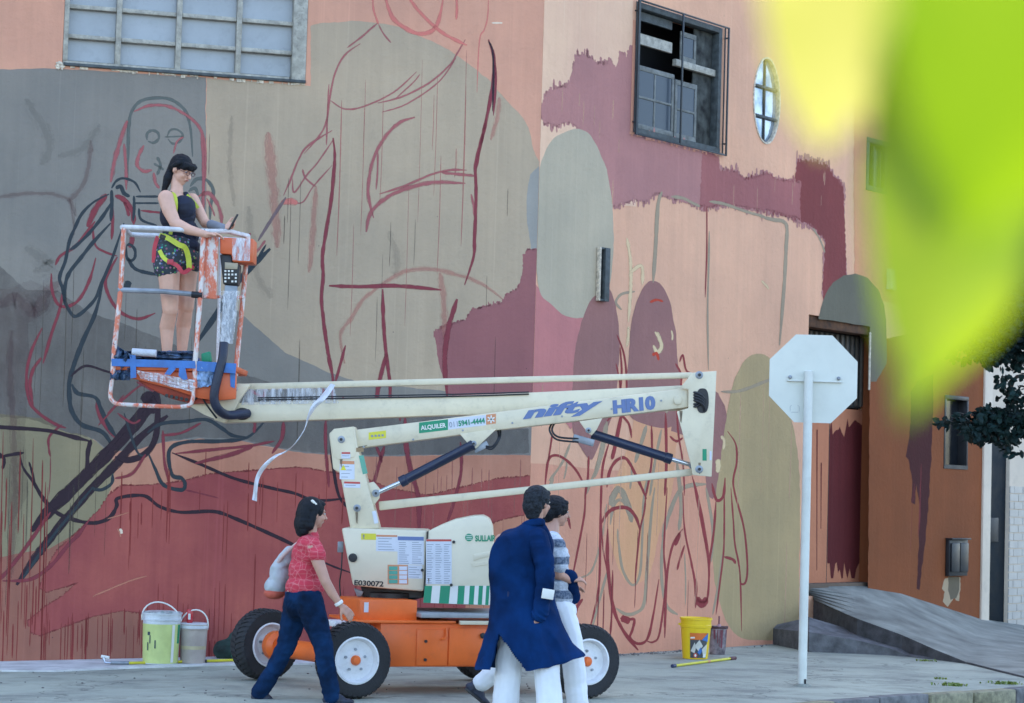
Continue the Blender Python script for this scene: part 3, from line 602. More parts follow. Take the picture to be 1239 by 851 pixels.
patch(WR, [(737, 350), (744, 368), (749, 400), (749, 430), (746, 470), (740, 505), (728, 530), (716, 556), (704, 545), (692, 518), (692, 480), (695, 430), (702, 395), (714, 365), (728, 352)], DMA, smooth=4)
patch(WR, [(790, 340), (800, 345), (810, 365), (817, 400), (820, 440), (824, 480), (818, 512), (800, 518), (776, 512), (760, 500), (759, 460), (762, 405), (769, 370), (779, 346)], DMA, smooth=4)
patch(WR, [(860, 470), (869, 476), (877, 492), (883, 520), (887, 560), (884, 596), (878, 585), (874, 560), (870, 592), (862, 604), (855, 600), (850, 520)], DMA, jag=1)
patch(WR, [(816, 495), (828, 470), (838, 475), (836, 510), (826, 526), (812, 522)], DMA)
patch(WR, [(905, 432), (920, 428), (932, 434), (944, 452), (955, 495), (964, 540), (968, 600), (967, 690), (964, 770), (945, 774), (905, 774), (888, 766), (874, 740), (864, 700), (862, 655), (866, 600), (874, 540), (884, 475), (893, 450)], OLR, smooth=3)
patch(WR, [(990, 386), (993, 372), (999, 355), (1008, 342), (1020, 334), (1035, 331), (1050, 337), (1062, 350), (1070, 370), (1073, 400), (1073, 440), (1060, 462), (1053, 462), (1052, 395), (1020, 390)], DOM)
patch(WR, [(1102, 474), (1110, 460), (1129, 452), (1128, 520), (1124, 600), (1120, 650), (1115, 690), (1112, 714), (1109, 712), (1111, 660), (1112, 610), (1109, 586), (1107, 610), (1103, 608), (1104, 582), (1099, 556), (1096, 552), (1101, 520)], WIN, jag=1)
GRS = SM('stroke_grey_wash', (150, 148, 142), .95, .35); MR2 = SM('stroke_wine_line', (132, 62, 74)); CRM = SM('stroke_cream', (216, 200, 180), .9, .5)
strokes(WR, 'painted_outline', GRS, [([(801, 232), (796, 248), (793, 300), (790, 342)], 5), ([(812, 238), (826, 240), (838, 246), (847, 250)], 4), ([(858, 244), (876, 247), (905, 257), (925, 262)], 4), ([(919, 262), (935, 266), (947, 268), (952, 276), (951, 300), (949, 340), (946, 380), (943, 418)], 5.5), ([(858, 280), (857, 330), (856, 380), (857, 448)], 2.6), ([(944, 455), (925, 462), (905, 470), (890, 474), (872, 474)], 4), ([(983, 276), (992, 290), (998, 306)], 3), ([(752, 375), (745, 366), (752, 356), (768, 353)], 3),
    ([(738, 612), (741, 602), (748, 592), (756, 602), (762, 622), (764, 632)], 8), ([(738, 635), (742, 612), (750, 605), (757, 612), (765, 632)], 4), ([(747, 640), (748, 655), (753, 689), (765, 708), (774, 694), (777, 647), (779, 600), (788, 560)], 3.2), ([(745, 736), (756, 743), (768, 742), (779, 730), (783, 682), (788, 620), (792, 590)], 4), ([(803, 640), (800, 694), (806, 732), (820, 744)], 4), ([(828, 670), (829, 732)], 2), ([(801, 650), (807, 629), (820, 597), (833, 588), (854, 586)], 5.5), ([(819, 560), (824, 612), (821, 642)], 5), ([(734, 510), (728, 545), (719, 578)], 6), ([(782, 515), (776, 535), (768, 560)], 5), ([(708, 600), (716, 580), (724, 560)], 3), ([(734, 610), (728, 650), (716, 690), (700, 700)], 2.5), ([(735, 690), (724, 730), (716, 760)], 3), ([(854, 590), (862, 640), (860, 680)], 4), ([(664, 582), (680, 560), (690, 536)], 3), ([(800, 520), (792, 560), (786, 600)], 3.5), ([(874, 670), (868, 712), (862, 744)], 3), ([(764, 560), (762, 592)], 2.5), ([(665, 590), (668, 575)], 4), ([(809, 470), (806, 500)], 7), ([(682, 580), (686, 555)], 2)])
strokes(WR, 'painted_outline', MR2, [([(708, 590), (707, 620), (701, 654), (692, 700)], 2.6), ([(737, 535), (729, 565), (727, 600), (726, 647), (725, 701), (721, 730), (713, 762)], 3), ([(781, 601), (779, 620), (774, 642), (770, 680), (768, 705)], 2.5), ([(727, 634), (734, 622), (742, 616), (753, 614), (762, 617), (770, 628), (774, 642)], 4.5), ([(734, 590), (737, 572), (745, 558), (757, 555), (768, 573), (776, 590), (782, 604)], 4), ([(659, 590), (663, 558), (672, 551), (685, 557), (698, 571), (709, 592)], 3), ([(663, 558), (666, 540), (668, 525)], 2), ([(712, 552), (711, 578), (708, 600)], 2.6), ([(807, 590), (804, 640), (803, 670), (805, 706), (798, 765), (790, 777), (781, 775)], 2.6), ([(735, 640), (735, 682), (741, 732), (753, 762), (772, 787)], 4.5), ([(750, 748), (758, 750), (767, 750), (765, 762), (762, 772), (772, 779), (783, 773), (790, 745), (797, 701)], 3.5), ([(751, 748), (762, 752)], 8), ([(826, 596), (828, 640), (836, 680), (840, 701), (842, 722), (849, 729), (856, 722), (857, 682), (850, 640), (842, 600), (838, 580)], 3), ([(842, 724), (849, 731), (856, 724)], 9), ([(842, 700), (841, 736)], 3), ([(826, 640), (814, 659), (807, 694), (805, 741), (804, 772)], 3), ([(822, 645), (816, 660)], 5), ([(828, 660), (822, 678), (819, 690)], 3), ([(866, 607), (863, 647), (858, 680), (858, 700)], 3.4), ([(876, 590), (876, 640), (875, 670), (870, 712), (866, 744)], 2.6), ([(884, 590), (887, 630), (889, 659), (895, 694), (897, 764)], 2.6), ([(880, 522), (890, 538), (891, 560), (887, 580), (889, 598), (900, 640), (904, 684), (902, 704), (896, 706), (895, 692)], 3), ([(861, 585), (864, 598), (868, 606), (875, 600), (877, 578)], 4), ([(837, 576), (845, 605), (852, 640), (858, 680)], 3), ([(876, 674), (886, 677), (890, 682)], 4), ([(690, 760), (698, 735), (705, 725)], 4), ([(741, 690), (740, 740), (738, 770)], 2.5), ([(805, 500), (806, 560), (804, 600)], 4), ([(818, 470), (820, 520), (826, 560), (828, 600)], 2.5), ([(788, 515), (788, 560), (780, 605)], 3), ([(752, 500), (744, 540), (740, 556)], 5), ([(746, 405), (755, 430), (758, 465), (756, 500)], 2.4), ([(750, 420), (752, 450), (750, 480)], 2.4), ([(745, 440), (750, 470), (742, 500)], 2), ([(817, 440), (824, 455), (822, 480)], 3), ([(690, 640), (684, 615), (675, 600)], 3), ([(855, 250), (855, 300), (853, 360)], 1.8), ([(822, 438), (826, 430), (830, 448), (838, 452)], 2.6), ([(810, 528), (818, 534), (826, 530)], 3), ([(734, 510), (746, 500), (760, 512), (764, 530)], 3), ([(726, 600), (729, 660), (736, 700), (740, 740)], 2)])
strokes(WR, 'painted_outline', CRM, [([(758, 288), (762, 310), (763, 345), (760, 390)], 5), ([(762, 330), (776, 322), (777, 345)], 5), ([(792, 402), (797, 408), (800, 420), (795, 426), (790, 418)], 6), ([(812, 400), (813, 412)], 3), ([(872, 528), (876, 534), (875, 544)], 5), ([(868, 556), (868, 572)], 8), ([(921, 340), (930, 350)], 4), ([(760, 395), (758, 420)], 4)])
strokes(WR, 'painted_outline', SM('stroke_bright_red', (170, 70, 60)), [([(786, 366), (794, 363), (802, 365)], 3), ([(789, 430), (794, 428), (797, 436)], 4)])
drips(WR, SM('drip_wine', (120, 62, 74), .8, .4), [(700, 880, 600, 720, 12, 40, 100), (1100, 1125, 560, 600, 5, 20, 90)], 9)
drips(WR, SM('drip_pale', (214, 182, 172), .6, .6), [(680, 760, 90, 220, 8, 10, 30), (880, 1000, 200, 240, 8, 10, 30), (640, 960, 440, 700, 14, 40, 160)], 10)

# ------------------------------------------------------------------ windows and doors of the painted building
GLS, N, L, B = newmat('window_glass'); B.inputs['Base Color'].default_value = (.03, .045, .065, 1); B.inputs['Roughness'].default_value = .2; B.inputs['Specular IOR Level'].default_value = .35
FROST = mat('frosted_pane', C(142, 162, 190), .35, var=.10, scale=2.5, dirt=.3, bmp=.1)
FRM = mat('worn_blue_frame', C(152, 164, 174), .6, var=.25, scale=14, dirt=.8, bmp=.4)
FRMD = mat('worn_dark_wood', C(66, 80, 94), .7, var=.35, scale=14, dirt=.5, bmp=.5)
CHIP = mat('chipped_white_paint', C(190, 196, 200), .7, var=.3, scale=30, dirt=.6, bmp=.5)
def wb(name, W, a0, a1, z0, z1, o0, o1, m, parent, bevel=.004): return MB().wbox(W, a0, a1, z0, z1, o0, o1).build(name, m, parent, bevel=bevel)
wn = MB().wbox(WL, W1[0] + .005, W1[1] - .15, W1[2] + .003, W1[2] + .05, -.16, .004).build('window_frame', FRM, bld)
wn['label'] = 'weathered blue grey factory window frame'
for nm, a in (('side', (W1[0] + .002, W1[0] + .045, W1[2] + .05, 6.98)), ('side', (W1[1] - .13, W1[1] - .003, W1[2] + .003, 6.98))):
    wb('frame_side', WL, a[0], a[1], a[2], a[3], -.12, .012, FRM, wn)
cx = [W1[0] + .045, WL.sz(143, 60)[0], WL.sz(216, 60)[0], WL.sz(289, 60)[0], W1[1] - .13]
rz = [W1[2] + .05, 5.57, 5.83, 6.18, 6.53, 6.9]
rz[1] = (WL.sz(110, 44)[1] + WL.sz(300, 60)[1]) / 2; rz[2] = (WL.sz(110, 8)[1] + WL.sz(300, 24)[1]) / 2; rz[3] = 2 * rz[2] - rz[1]; rz[4] = rz[3] + .28; rz[5] = 6.97
for x in cx[1:4]: wb('mullion', WL, x - .024, x + .024, rz[0], rz[5], -.11, -.02, FRM, wn)
for j in range(1, 5):
    for i in range(4): wb('glazing_bar', WL, cx[i] + (.026 if i else .001), cx[i + 1] - (.026 if i < 3 else .001), rz[j] - .019, rz[j] + .019, -.10, -.035 + .006 * (j % 2), FRM, wn)
for j in range(5):
    for i in range(4): wb('pane', WL, cx[i] + (.025 if i else .001), cx[i + 1] - (.025 if i < 3 else .001), rz[j] + .02, rz[j + 1] - .02, -.10 - .004 * ((i + j) % 2), -.09, FROST, wn, bevel=0)
# chipped sill line
g = MB(); r = random.Random(4); a = W1[0] - .06
while a < W1[1] - .02:
    l = r.uniform(.008, .05); z = W1[2] - .004
    if r.random() < .45 + .5 * noise.noise(Vector((a * 4, 0, 0))): g.wbox(WL, a, min(a + l, W1[1]), z - r.uniform(.006, .028), z + .006, .001, r.uniform(.006, .012))
    a += l + .001
for _ in range(14): q = W1[0] + r.uniform(-.06, .01); h = W1[2] + r.uniform(-.04, .02); g.wbox(WL, q, q + r.uniform(.01, .04), h, h + r.uniform(.01, .03), .001, r.uniform(.006, .014))
g.build('sill_edge', CHIP, wn, bevel=.003)['kind'] = 'stuff'
wb('sill', WL, W1[0] + .01, W1[1] + .0, W1[2] + .001, W1[2] + .028, .006, .03, FRMD, wn)

def wb2(name, W, a0, a1, z0, z1, o0, o1, *k, **kw): q = lambda o: o * .5 if o < 0 else o; return wb(name, W, a0, a1, z0, z1, q(o0), q(o1), *k, **kw)
# barred window
a0, a1, z0, z1 = W2
w2 = MB().wbox(WR, a0 + .002, a1 - .002, z0 + .002, z0 + .05, -.2, .01).build('window_frame', FRMD, bld); w2['label'] = 'open dark wooden window behind an iron grille'
wb2('frame_side', WR, a0 + .002, a0 + .05, z0 + .052, z1 - .002, -.2, .008, FRMD, w2); wb2('frame_side', WR, a1 - .06, a1 - .002, z0 + .052, z1 - .002, -.2, .008, FRMD, w2); wb2('frame_head', WR, a0 + .052, a1 - .062, z1 - .06, z1 - .002, -.2, .012, FRMD, w2)
zt = z0 + .66
wb2('shutter_rail', WR, a0 + .052, a0 + .70, z0 + .92, z0 + 1.03, -.17, -.10, CHIP if 0 else FRM, w2); wb2('shutter_rail', WR, a0 + .052, a0 + .70, z1 - .16, z1 - .07, -.17, -.11, FRMD, w2)
wb2('transom', WR, a0 + .74, a1 - .064, z0 + .80, z0 + .87, -.15, -.05, FRM, w2)
CSF = mat('casement_wood', C(104, 118, 132), .7, var=.3, scale=14, dirt=.5, bmp=.5)
def casement(b0, b1, c0, c1, o, nx_, ny_):
    f = wb2('casement', WR, b0, b1, c0, c0 + .05, o - .03, o, CSF, w2)
    wb2('stile', WR, b0, b0 + .04, c0 + .051, c1 - .051, o - .03, o, CSF, w2); wb2('stile', WR, b1 - .04, b1, c0 + .051, c1 - .051, o - .03, o, CSF, w2); wb2('top_rail', WR, b0, b1, c1 - .05, c1, o - .03, o, CSF, w2)
    for i in range(1, nx_): x = b0 + (b1 - b0) * i / nx_; wb2('glazing_bar', WR, x - .013, x + .013, c0 + .052, c1 - .052, o - .028, o - .003, CSF, w2)
    for j in range(1, ny_):
        z = c0 + (c1 - c0) * j / ny_; wb2('glazing_bar', WR, b0 + .041, b1 - .041, z - .012, z + .012, o - .024, o + .002, CSF, w2)
    for i in range(nx_):
        for j in range(ny_):
            wb2('pane', WR, b0 + (b1 - b0) * i / nx_ + .016, b0 + (b1 - b0) * (i + 1) / nx_ - .016, c0 + (c1 - c0) * j / ny_ + .014, c0 + (c1 - c0) * (j + 1) / ny_ - .014, o - .022, o - .016, GLS, w2, bevel=0)
casement(a0 + .06, a0 + .72, z0 + .06, z0 + .70, -.05, 2, 2)
casement(a0 + .75, a0 + 1.14, z0 + .06, z0 + .66, -.07, 1, 2)
casement(a0 + .86, a0 + 1.14, z0 + .88, z1 - .14, -.12, 1, 1)
wb2('stained_board', WR, a0 + 1.12, a1 - .065, z0 + .055, z1 - .065, -.19, -.16, mat('stained_plaster', C(62, 72, 80), .9, var=.6, scale=9, dirt=.8), w2)
IRON = mat('grille_iron', C(34, 46, 60), .55, var=.2)
gr_ = MB().wbox(WR, a0 - .035, a0 - .005, z0 - .03, z1 + .01, .045, .065).build('grille', IRON, bld); gr_['label'] = 'iron window grille standing off the wall'
for x in (a0 + .74, a1 + .05): wb('grille_bar', WR, x - .012, x + .012, z0 - .028, z1 + .008, .045, .06, IRON, gr_)
for x in (a0 + .01, a1 + .015): wb('grille_bar', WR, x - .008, x + .008, z0 - .02, z1 + .0, .025, .037, IRON, gr_)
for z in (z0 - .03, z1 - .006): wb('grille_rail', WR, a0 - .004, a1 + .064, z, z + .018, .043, .058, IRON, gr_)
for x in (a0 - .02, a1 + .05):
    for z in (z0 + .1, z1 - .1): wb('bracket', WR, x - .008, x + .008, z - .008, z + .008, .0015, .044, IRON, gr_)
g = MB(); r = random.Random(9); a = a0 - .06
while a < a1:
    l = r.uniform(.012, .05)
    g.wbox(WR, a, a + l, z0 - r.uniform(.012, .05), z0 - .002, .0035, .0055); a += l + .002
g.wbox(WR, a0 - .05, a0 - .012, z0 + .002, z1 - .2, .0035, .007)
g.build('bare_edge', SALR, bld, smooth=0)

# oval window
MIR, N, L, B = newmat('reflecting_glass'); B.inputs['Base Color'].default_value = (.42, .50, .58, 1); B.inputs['Roughness'].default_value = .08; B.inputs['Metallic'].default_value = .55
v = pos(N, L); bump(N, L, B, nz(N, L, v, 5, 2), .25, .02)
cl = mixc(N, L, rng(N, L, nz(N, L, v, 3.2, 4), .45, .6), (.20, .26, .32), (.48, .52, .56)); L.new(cl, B.inputs['Base Color'])
def ring(W, c, rx, rz_, o0, o1, wd, n=40):
    g = MB(); P = []
    for i in range(n):
        a = 2 * math.pi * i / n
        for k, o in ((1, o0), (1, o1), (1 - wd / rx, o1), (1 - wd / rx, o0)):
            kk = k if k == 1 else 1; e = wd if k != 1 else 0
            g.v.append(W.w(c[0] + (rx - e) * math.cos(a), c[1] + (rz_ - e) * math.sin(a), o))
    for i in range(n):
        for k in range(4): g.f.append((4 * i + k, 4 * i + (k + 1) % 4, 4 * ((i + 1) % n) + (k + 1) % 4, 4 * ((i + 1) % n) + k))
    return g
ow = ring(WR, oc, orx - .001, orz - .001, -.05, .010, .018).build('oval_frame', CHIP, bld); ow['label'] = 'small oval window with a white rim and black glazing bars'
g = MB(); g.prism([WR.w(oc[0] + (orx - .022) * math.cos(a), oc[1] + (orz - .022) * math.sin(a), -.045) for a in [2 * math.pi * i / 40 for i in range(40)]], WR.n * .01); g.build('pane', MIR, ow, smooth=0)
wb('glazing_bar', WR, oc[0] - .014, oc[0] + .014, oc[1] - orz + .03, oc[1] + orz - .03, -.034, -.02, BLACK, ow)
for z in (oc[1] + orz * .3, oc[1] - orz * .38):
    h = math.sqrt(1 - ((z - oc[1]) / orz) ** 2) * orx - .03
    wb('glazing_bar', WR, oc[0] - h, oc[0] + h, z - .016, z + .016, -.0195, -.006, FRMD, ow)
# far window behind the leaves
w3 = MB().wbox(WR, W3[0] + .002, W3[1] - .002, W3[2] + .002, W3[2] + .06, -.2, .01).build('window_frame', FRMD, bld); w3['label'] = 'dark window partly hidden by the leaves'
wb('frame_side', WR, W3[0] + .002, W3[0] + .06, W3[2] + .062, W3[3] - .062, -.2, .008, FRMD, w3); wb('frame_side', WR, W3[1] - .06, W3[1] - .002, W3[2] + .062, W3[3] - .062, -.2, .008, FRMD, w3); wb('frame_head', WR, W3[0] + .002, W3[1] - .002, W3[3] - .06, W3[3] - .002, -.2, .008, FRMD, w3)
for i in range(1, 5):
    x = W3[0] + (W3[1] - W3[0]) * i / 5; wb('glazing_bar', WR, x - .015, x + .015, W3[2] + .063, W3[3] - .063, -.09, -.05, FRMD, w3)
    
for i in range(5): x = W3[0] + (W3[1] - W3[0]) * i / 5; wb('pane', WR, x + .02, x + .26, W3[2] + .065, W3[3] - .065, -.12, -.11, GLS, w3, bevel=0)
# side door
a0, a1, z0, z1 = DR
dpk = wallpaint('door_pink', C(168, 122, 106)); dwin = wallpaint('door_wine', C(84, 36, 44), streak=.2)
dr = MB().wbox(WR, a0, a1, z0, 2.62, -.27, -.22).build('door', dpk, bld); dr['label'] = 'door painted orange pink with a broad dark wine stripe'
wb('door_head', WR, a0 + .002, a1 - .002, z1 - .13, z1 - .002, -.24, -.03, mat('bare_lintel', C(84, 64, 52), .9, var=.4, dirt=.5, scale=12), bld)
lv = wb('louvre_panel', WR, a0 + .02, a1 - .02, 2.64, z1 - .14, -.26, -.235, FRMD, bld)
for i in range(14):
    x = a0 + .05 + i * (a1 - a0 - .1) / 13; wb('slat', WR, x - .022, x + .022, 2.66, z1 - .15, -.234, -.205, mat('grey_slats', C(86, 88, 92), .6, var=.2, dirt=.3), lv)
MUR = dr
W_ = WR
def dpatch(pts, m, o, seed):
    r = random.Random(seed); P = [WR.hit(x, y, o) for x, y in pts]
    tri = tessellate_polygon([P]); me = bpy.data.meshes.new('paint_patch'); me.from_pydata([tuple(p) for p in P], [], [tuple(t) for t in tri]); return link('paint_patch', me, m, dr)
pp = []; r = random.Random(2); x = 1003
while x < 1045: pp.append((x, 506 + r.uniform(0, 24) * (1 if x < 1030 else .4))); x += r.uniform(1.5, 3)
pb = []; x = 1043
while x > 1000: pb.append((x, 700 - (r.uniform(0, 14) if r.random() < .6 else 0) * 1.5)); x -= r.uniform(1.2, 2.6)
dpatch(pp + pb, dwin, -.2185, 1)
for x, y0_, y1_ in ((988, 520, 690), (993, 560, 640)): dpatch([(x, y0_), (x + 1.4, y0_), (x + .6, y1_), (x, y1_)], dwin, -.2183, 3)
for x in (a0 + .42, a0 + .84): wb('panel_joint', WR, x - .004, x + .004, z0 + .02, 2.6, -.2199, -.2175, BLACK, dr, bevel=0)
wb('threshold', WR, a0 + .005, a1 - .005, z0 + .04, z0 + .13, -.215, -.06, mat('threshold_cement', C(90, 84, 82), .9, dirt=.5), bld)
# narrow dark window
BLK4 = BLACK
w4 = MB().wbox(WR, W4[0] + .002, W4[1] - .002, W4[2] + .002, W4[2] + .05, -.2, .012).build('window_frame', BLACK, bld); w4['label'] = 'narrow tall black framed window'
wb('frame_side', WR, W4[0] + .002, W4[0] + .04, W4[2] + .052, W4[3] - .052, -.2, .01, BLACK, w4); wb('frame_side', WR, W4[1] - .04, W4[1] - .002, W4[2] + .052, W4[3] - .052, -.2, .01, BLACK, w4); wb('frame_head', WR, W4[0] + .002, W4[1] - .002, W4[3] - .05, W4[3] - .002, -.2, .012, BLACK, w4)
wb('pane', WR, W4[0] + .042, W4[1] - .042, W4[2] + .053, W4[3] - .053, -.12, -.11, mat('dark_glass', (.01, .012, .015), .12, bmp=0), w4, bevel=0)

# wall fittings
def wthing(name, label, cat, px, py): return thing(name, label, cat, WR.hit(px, py))
e = wthing('vent_slot', 'narrow upright steel vent box on the pale grey painted oval', 'vent', 726, 365)
sa, sz0 = WR.sz(720, 364); sa1, sz1 = WR.sz(733, 301)
wb('housing', WR, sa, sa + .02, sz0, sz1, .006, .05, CHIP, e); wb('housing', WR, sa + .022, sa1 - .02, sz0 + .01, sz1 - .01, .006, .02, BLACK, e); wb('louvre', WR, sa + .075, sa1, sz0, sz1, .022, .06, FRMD, e)
for z in (sz0, sz1 - .02): wb('housing_end', WR, sa + .0215, sa + .0735, z, z + .02, .0215, .05, FRMD, e, bevel=.002)
e = wthing('junction_box', 'small white junction box high on the pink wall behind the leaves', 'box', 1076, 350)
b0, c0 = WR.sz(1072, 350); b1, c1 = WR.sz(1081, 327); wb('casing', WR, b0, b1, c0, c1, .006, .05, WHITE, e); wb('lid', WR, b0 + .01, b1 - .01, c0 + .015, c1 - .015, .051, .06, WHITE, e)
e = wthing('meter_box', 'black double meter box fixed low on the orange wall above peeled plaster', 'meter box', 1155, 698)
b0, c0 = WR.sz(1143, 697); b1, c1 = WR.sz(1166, 653); wb('casing', WR, b0, b1, c0, c1, .006, .06, BLACK, e); mid = (b0 + b1) / 2
for q0, q1 in ((b0 + .02, mid - .01), (mid + .01, b1 - .02)): wb('door', WR, q0, q1, c0 + .05, c1 - .04, .061, .085, mat('black_plastic', (.018, .02, .024), .4), e, bevel=.01)
wb('cap_rail', WR, b0 - .01, b1 + .01, c1 + .001, c1 + .02, .006, .1, BLACK, e)
MUR = sw_
PLS = wallpaint('bare_plaster', C(150, 146, 138)); PLG = wallpaint('grey_plaster', C(92, 92, 88))
patch(WR, [(1143, 700), (1151, 698), (1162, 699), (1162, 716), (1160, 728), (1156, 727), (1152, 716), (1152, 726), (1146, 735), (1141, 728), (1143, 716), (1139, 712)], PLS, jag=2, seed=31)
patch(WR, [(1147, 698), (1160, 698), (1160, 714), (1157, 724), (1150, 726), (1147, 714)], PLG, seed=33)
# small scars: pale conduit, hooks
wb('conduit', WR, WR.sz(1049, 470)[0], WR.sz(1049, 470)[0] + .025, WR.sz(1049, 472)[1], WR.sz(1049, 402)[1], .012, .03, CHIP, bld)

# ------------------------------------------------------------------ neighbouring white building
nb = thing('white_building', 'white painted neighbouring house with tiled base and dark doorway behind the tree', 'building', WR.w(8.97, 0))
NWH = mat('neighbour_white_render', C(196, 200, 208), .8, var=.08, scale=1.5, dirt=.25, bmp=.3)
til, N, L, B = newmat('white_wall_tile'); v = pos(N, L)
L.new(mixc(N, L, rng(N, L, nz(N, L, v, 5, 3), .3, .7), C(150, 162, 180), C(164, 176, 194)), B.inputs['Base Color']); B.inputs['Roughness'].default_value = .35
sA = [WR.sz(x, 600)[0] for x in (1187.5, 1196, 1207, 1223, 1300)]
zb = -.25
g = MB()
def nbx(name, a0, a1, z0, z1, o0, o1, m): return wb(name, WR, a0, a1, z0, z1, o0, o1, m, nb)
nbx('wall', sA[0] + .02, sA[1], zb, 8.2, -.4, -.02, NWH); nbx('wall', sA[3], 24, zb, 8.2, -.4, -.02, NWH); nbx('wall', sA[1] + .001, sA[3] - .001, 2.62, 8.2, -.4, -.021, NWH)
nbx('corner_strip', sA[0] + .0, sA[0] + .2, zb, 8.0, -.015, .03, NWH)
nbx('door_leaf', sA[2] - .12, sA[3] - .004, 0.035, 2.6, -.10, -.07, mat('teal_door_paint', (.006, .012, .018), .6, spec=.15, var=.2, dirt=.3, scale=5))
nbx('hall_shade_panel', sA[1] + .004, sA[2] - .125, 0.035, 2.6, -.14, -.11, BLACK)  # black panel: the shade of the hall painted in
nbx('lock_plate', sA[2] - .1, sA[2] + .12, 1.1, 1.4, -.069, -.04, BLACK)
nbx('lintel', sA[1] - .1, sA[3] + .1, 2.62, 2.78, -.015, .06, FRMD)
nbx('door_step', sA[1], sA[3] + .6, zb + .05, .03, -.02, .35, mat('step_red_stone', C(84, 72, 74), .8, var=.3, dirt=.4))
# wall tiles, one by one where they can be told apart
r = random.Random(12); tm = None; cnt = 0
def tiles(a0, a1, z0, z1, tw, th):
    global cnt
    gg = MB(); row = 0; z = z0
    while z + th < z1:
        a = a0 - (tw / 2 if row % 2 else 0)
        while a < a1:
            q0, q1 = max(a, a0), min(a + tw - .012, a1)
            if q1 - q0 > .03: gg.wbox(WR, q0, q1, z, z + th - .012, -.0195, -.008 + r.uniform(-.002, .002)); cnt += 1
            a += tw
        row += 1; z += th
    o = gg.build('wall_tiles', til, nb, smooth=0); o['kind'] = 'stuff'
tiles(sA[0] + .2, sA[1], .02, 2.0, .22, .10); tiles(sA[3], sA[3] + 2.6, .02, 1.9, .24, .10)

# ================================================================== BOOM LIFT
Y0 = 17.12
lift = thing('boom_lift', 'cream and orange articulated boom lift with its arm folded out above the pavement', 'boom lift', (-.62, 17.3, 0))
def px(name, pp, y0, y1, m, parent=lift, bevel=.008, label=None): return MB().pxprism(pp, y0, y1).build(name, m, parent, bevel=bevel, label=label)
lb = px('lower_boom', [(424, 521), (560, 504), (827, 470), (833, 471), (834, 493), (704, 509), (600, 521), (432, 543)], Y0, Y0 + .19, CREAM, bevel=.012)
ub = px('upper_boom', [(262, 492), (275, 488), (600, 477), (835, 466), (835, 496), (700, 500), (540, 503), (400, 508), (270, 512), (258, 508)], Y0 + .25, Y0 + .43, CREAM, bevel=.012)
px('tie_rod', [(284, 464.5), (838, 450.5), (838, 457.5), (284, 472.5)], Y0 + .29, Y0 + .36, CREAM, bevel=.01)
px('tie_rod', [(458, 607), (600, 593), (838, 567), (838, 575.5), (600, 601.5), (459, 618)], Y0 + .06, Y0 + .14, CREAM, bevel=.01)
kn = [(838, 451), (867, 449), (861, 577), (838, 575), (836, 562), (819, 498), (833, 494), (833, 471), (823, 469.5)]
def shr(pp): return pp
k1 = MB().pxprism(kn, Y0 - .035, Y0 - .015).build('knuckle_plate', CREAM, lift, bevel=.004)
MB().pxprism(kn, Y0 + .45, Y0 + .47).build('knuckle_plate', CREAM, lift, bevel=.004)
px('knuckle_web', [(856, 452), (866, 451), (860.5, 575), (852, 575)], Y0 - .014, Y0 + .449, CREAM, bevel=.003)
hole = [(850 + 7.5 * math.copysign(abs(math.cos(a)) ** .7, math.cos(a)), 485 + 15 * math.copysign(abs(math.sin(a)) ** .8, math.sin(a))) for a in [2 * math.pi * i / 24 for i in range(24)]]
px('opening_shade_plate', hole, Y0 - .04, Y0 - .037, BLACK, k1, bevel=0)  # flat black plate: the shade inside the hole painted on
px('cover_disc', [(820 + 5 * math.cos(a), 484 + 6 * math.sin(a)) for a in [2 * math.pi * i / 20 for i in range(20)]], Y0 - .012, Y0 - .001, CREAM, lb, bevel=.003)
def pin(x, y, r=3.2, parent=lift, Yf=Y0 - .036, m=STEEL):
    c = at(x, y, Yf); rr = r / 154
    o = MB().lathe([(rr * 1.5, .012), (rr * 1.5, 0), (rr, -.004), (rr, -.022)], c, (0, 1, 0), 14).build('pin', m, parent)
    MB().lathe([(rr * .6, .0), (rr * .6, -.012)], c + Vector((0, -.0225, 0)), (0, 1, 0), 10).build('pin_head', BLACK, o)
for x, y in ((846, 454), (846, 568)): pin(x, y)
for x, y in ((413, 532), (432, 615)): pin(x, y, 3, Yf=Y0 - .056)
# hoses in the opening
hs = []
for k in range(4):
    y = 474 + k * 3.2
    MB().tube(spline([at(832, y, Y0 + .05), at(840, y + 1, Y0 - .03), at(847, y + 3, Y0 - .07), at(852, y + 9, Y0 - .055), at(852, y + 14, Y0 - .038)], 5), .011, 8).build('hose', BLACKM, lift)
for k in range(2):
    MB().tube([at(832, 490 + k * 3, Y0 + .04), at(842, 489 + k * 3, Y0 - .05), at(848, 486 + k * 3, Y0 - .04)], .010, 8).build('hose', BLACKM, lift)
# mast
mast = px('mast', [(398, 525), (404, 519), (429, 516), (433, 543), (448, 598), (459, 640), (424, 640), (411, 572), (403, 568)], Y0 - .05, Y0 + .24, CREAM, bevel=.012)
px('mast_plate', [(399, 527), (404, 521), (427, 518.5), (430, 545), (429, 553), (410, 556), (403, 552)], Y0 - .0555, Y0 - .0505, CREAM, mast, bevel=.002)
lug = px('pivot_lug', [(444, 585), (452, 583), (460, 592), (459, 603), (452, 612), (446, 600)], Y0 - .02, Y0 + .005, CREAM, lift, bevel=.004)
pin(455, 597, 2.6, lift, Y0 - .021)
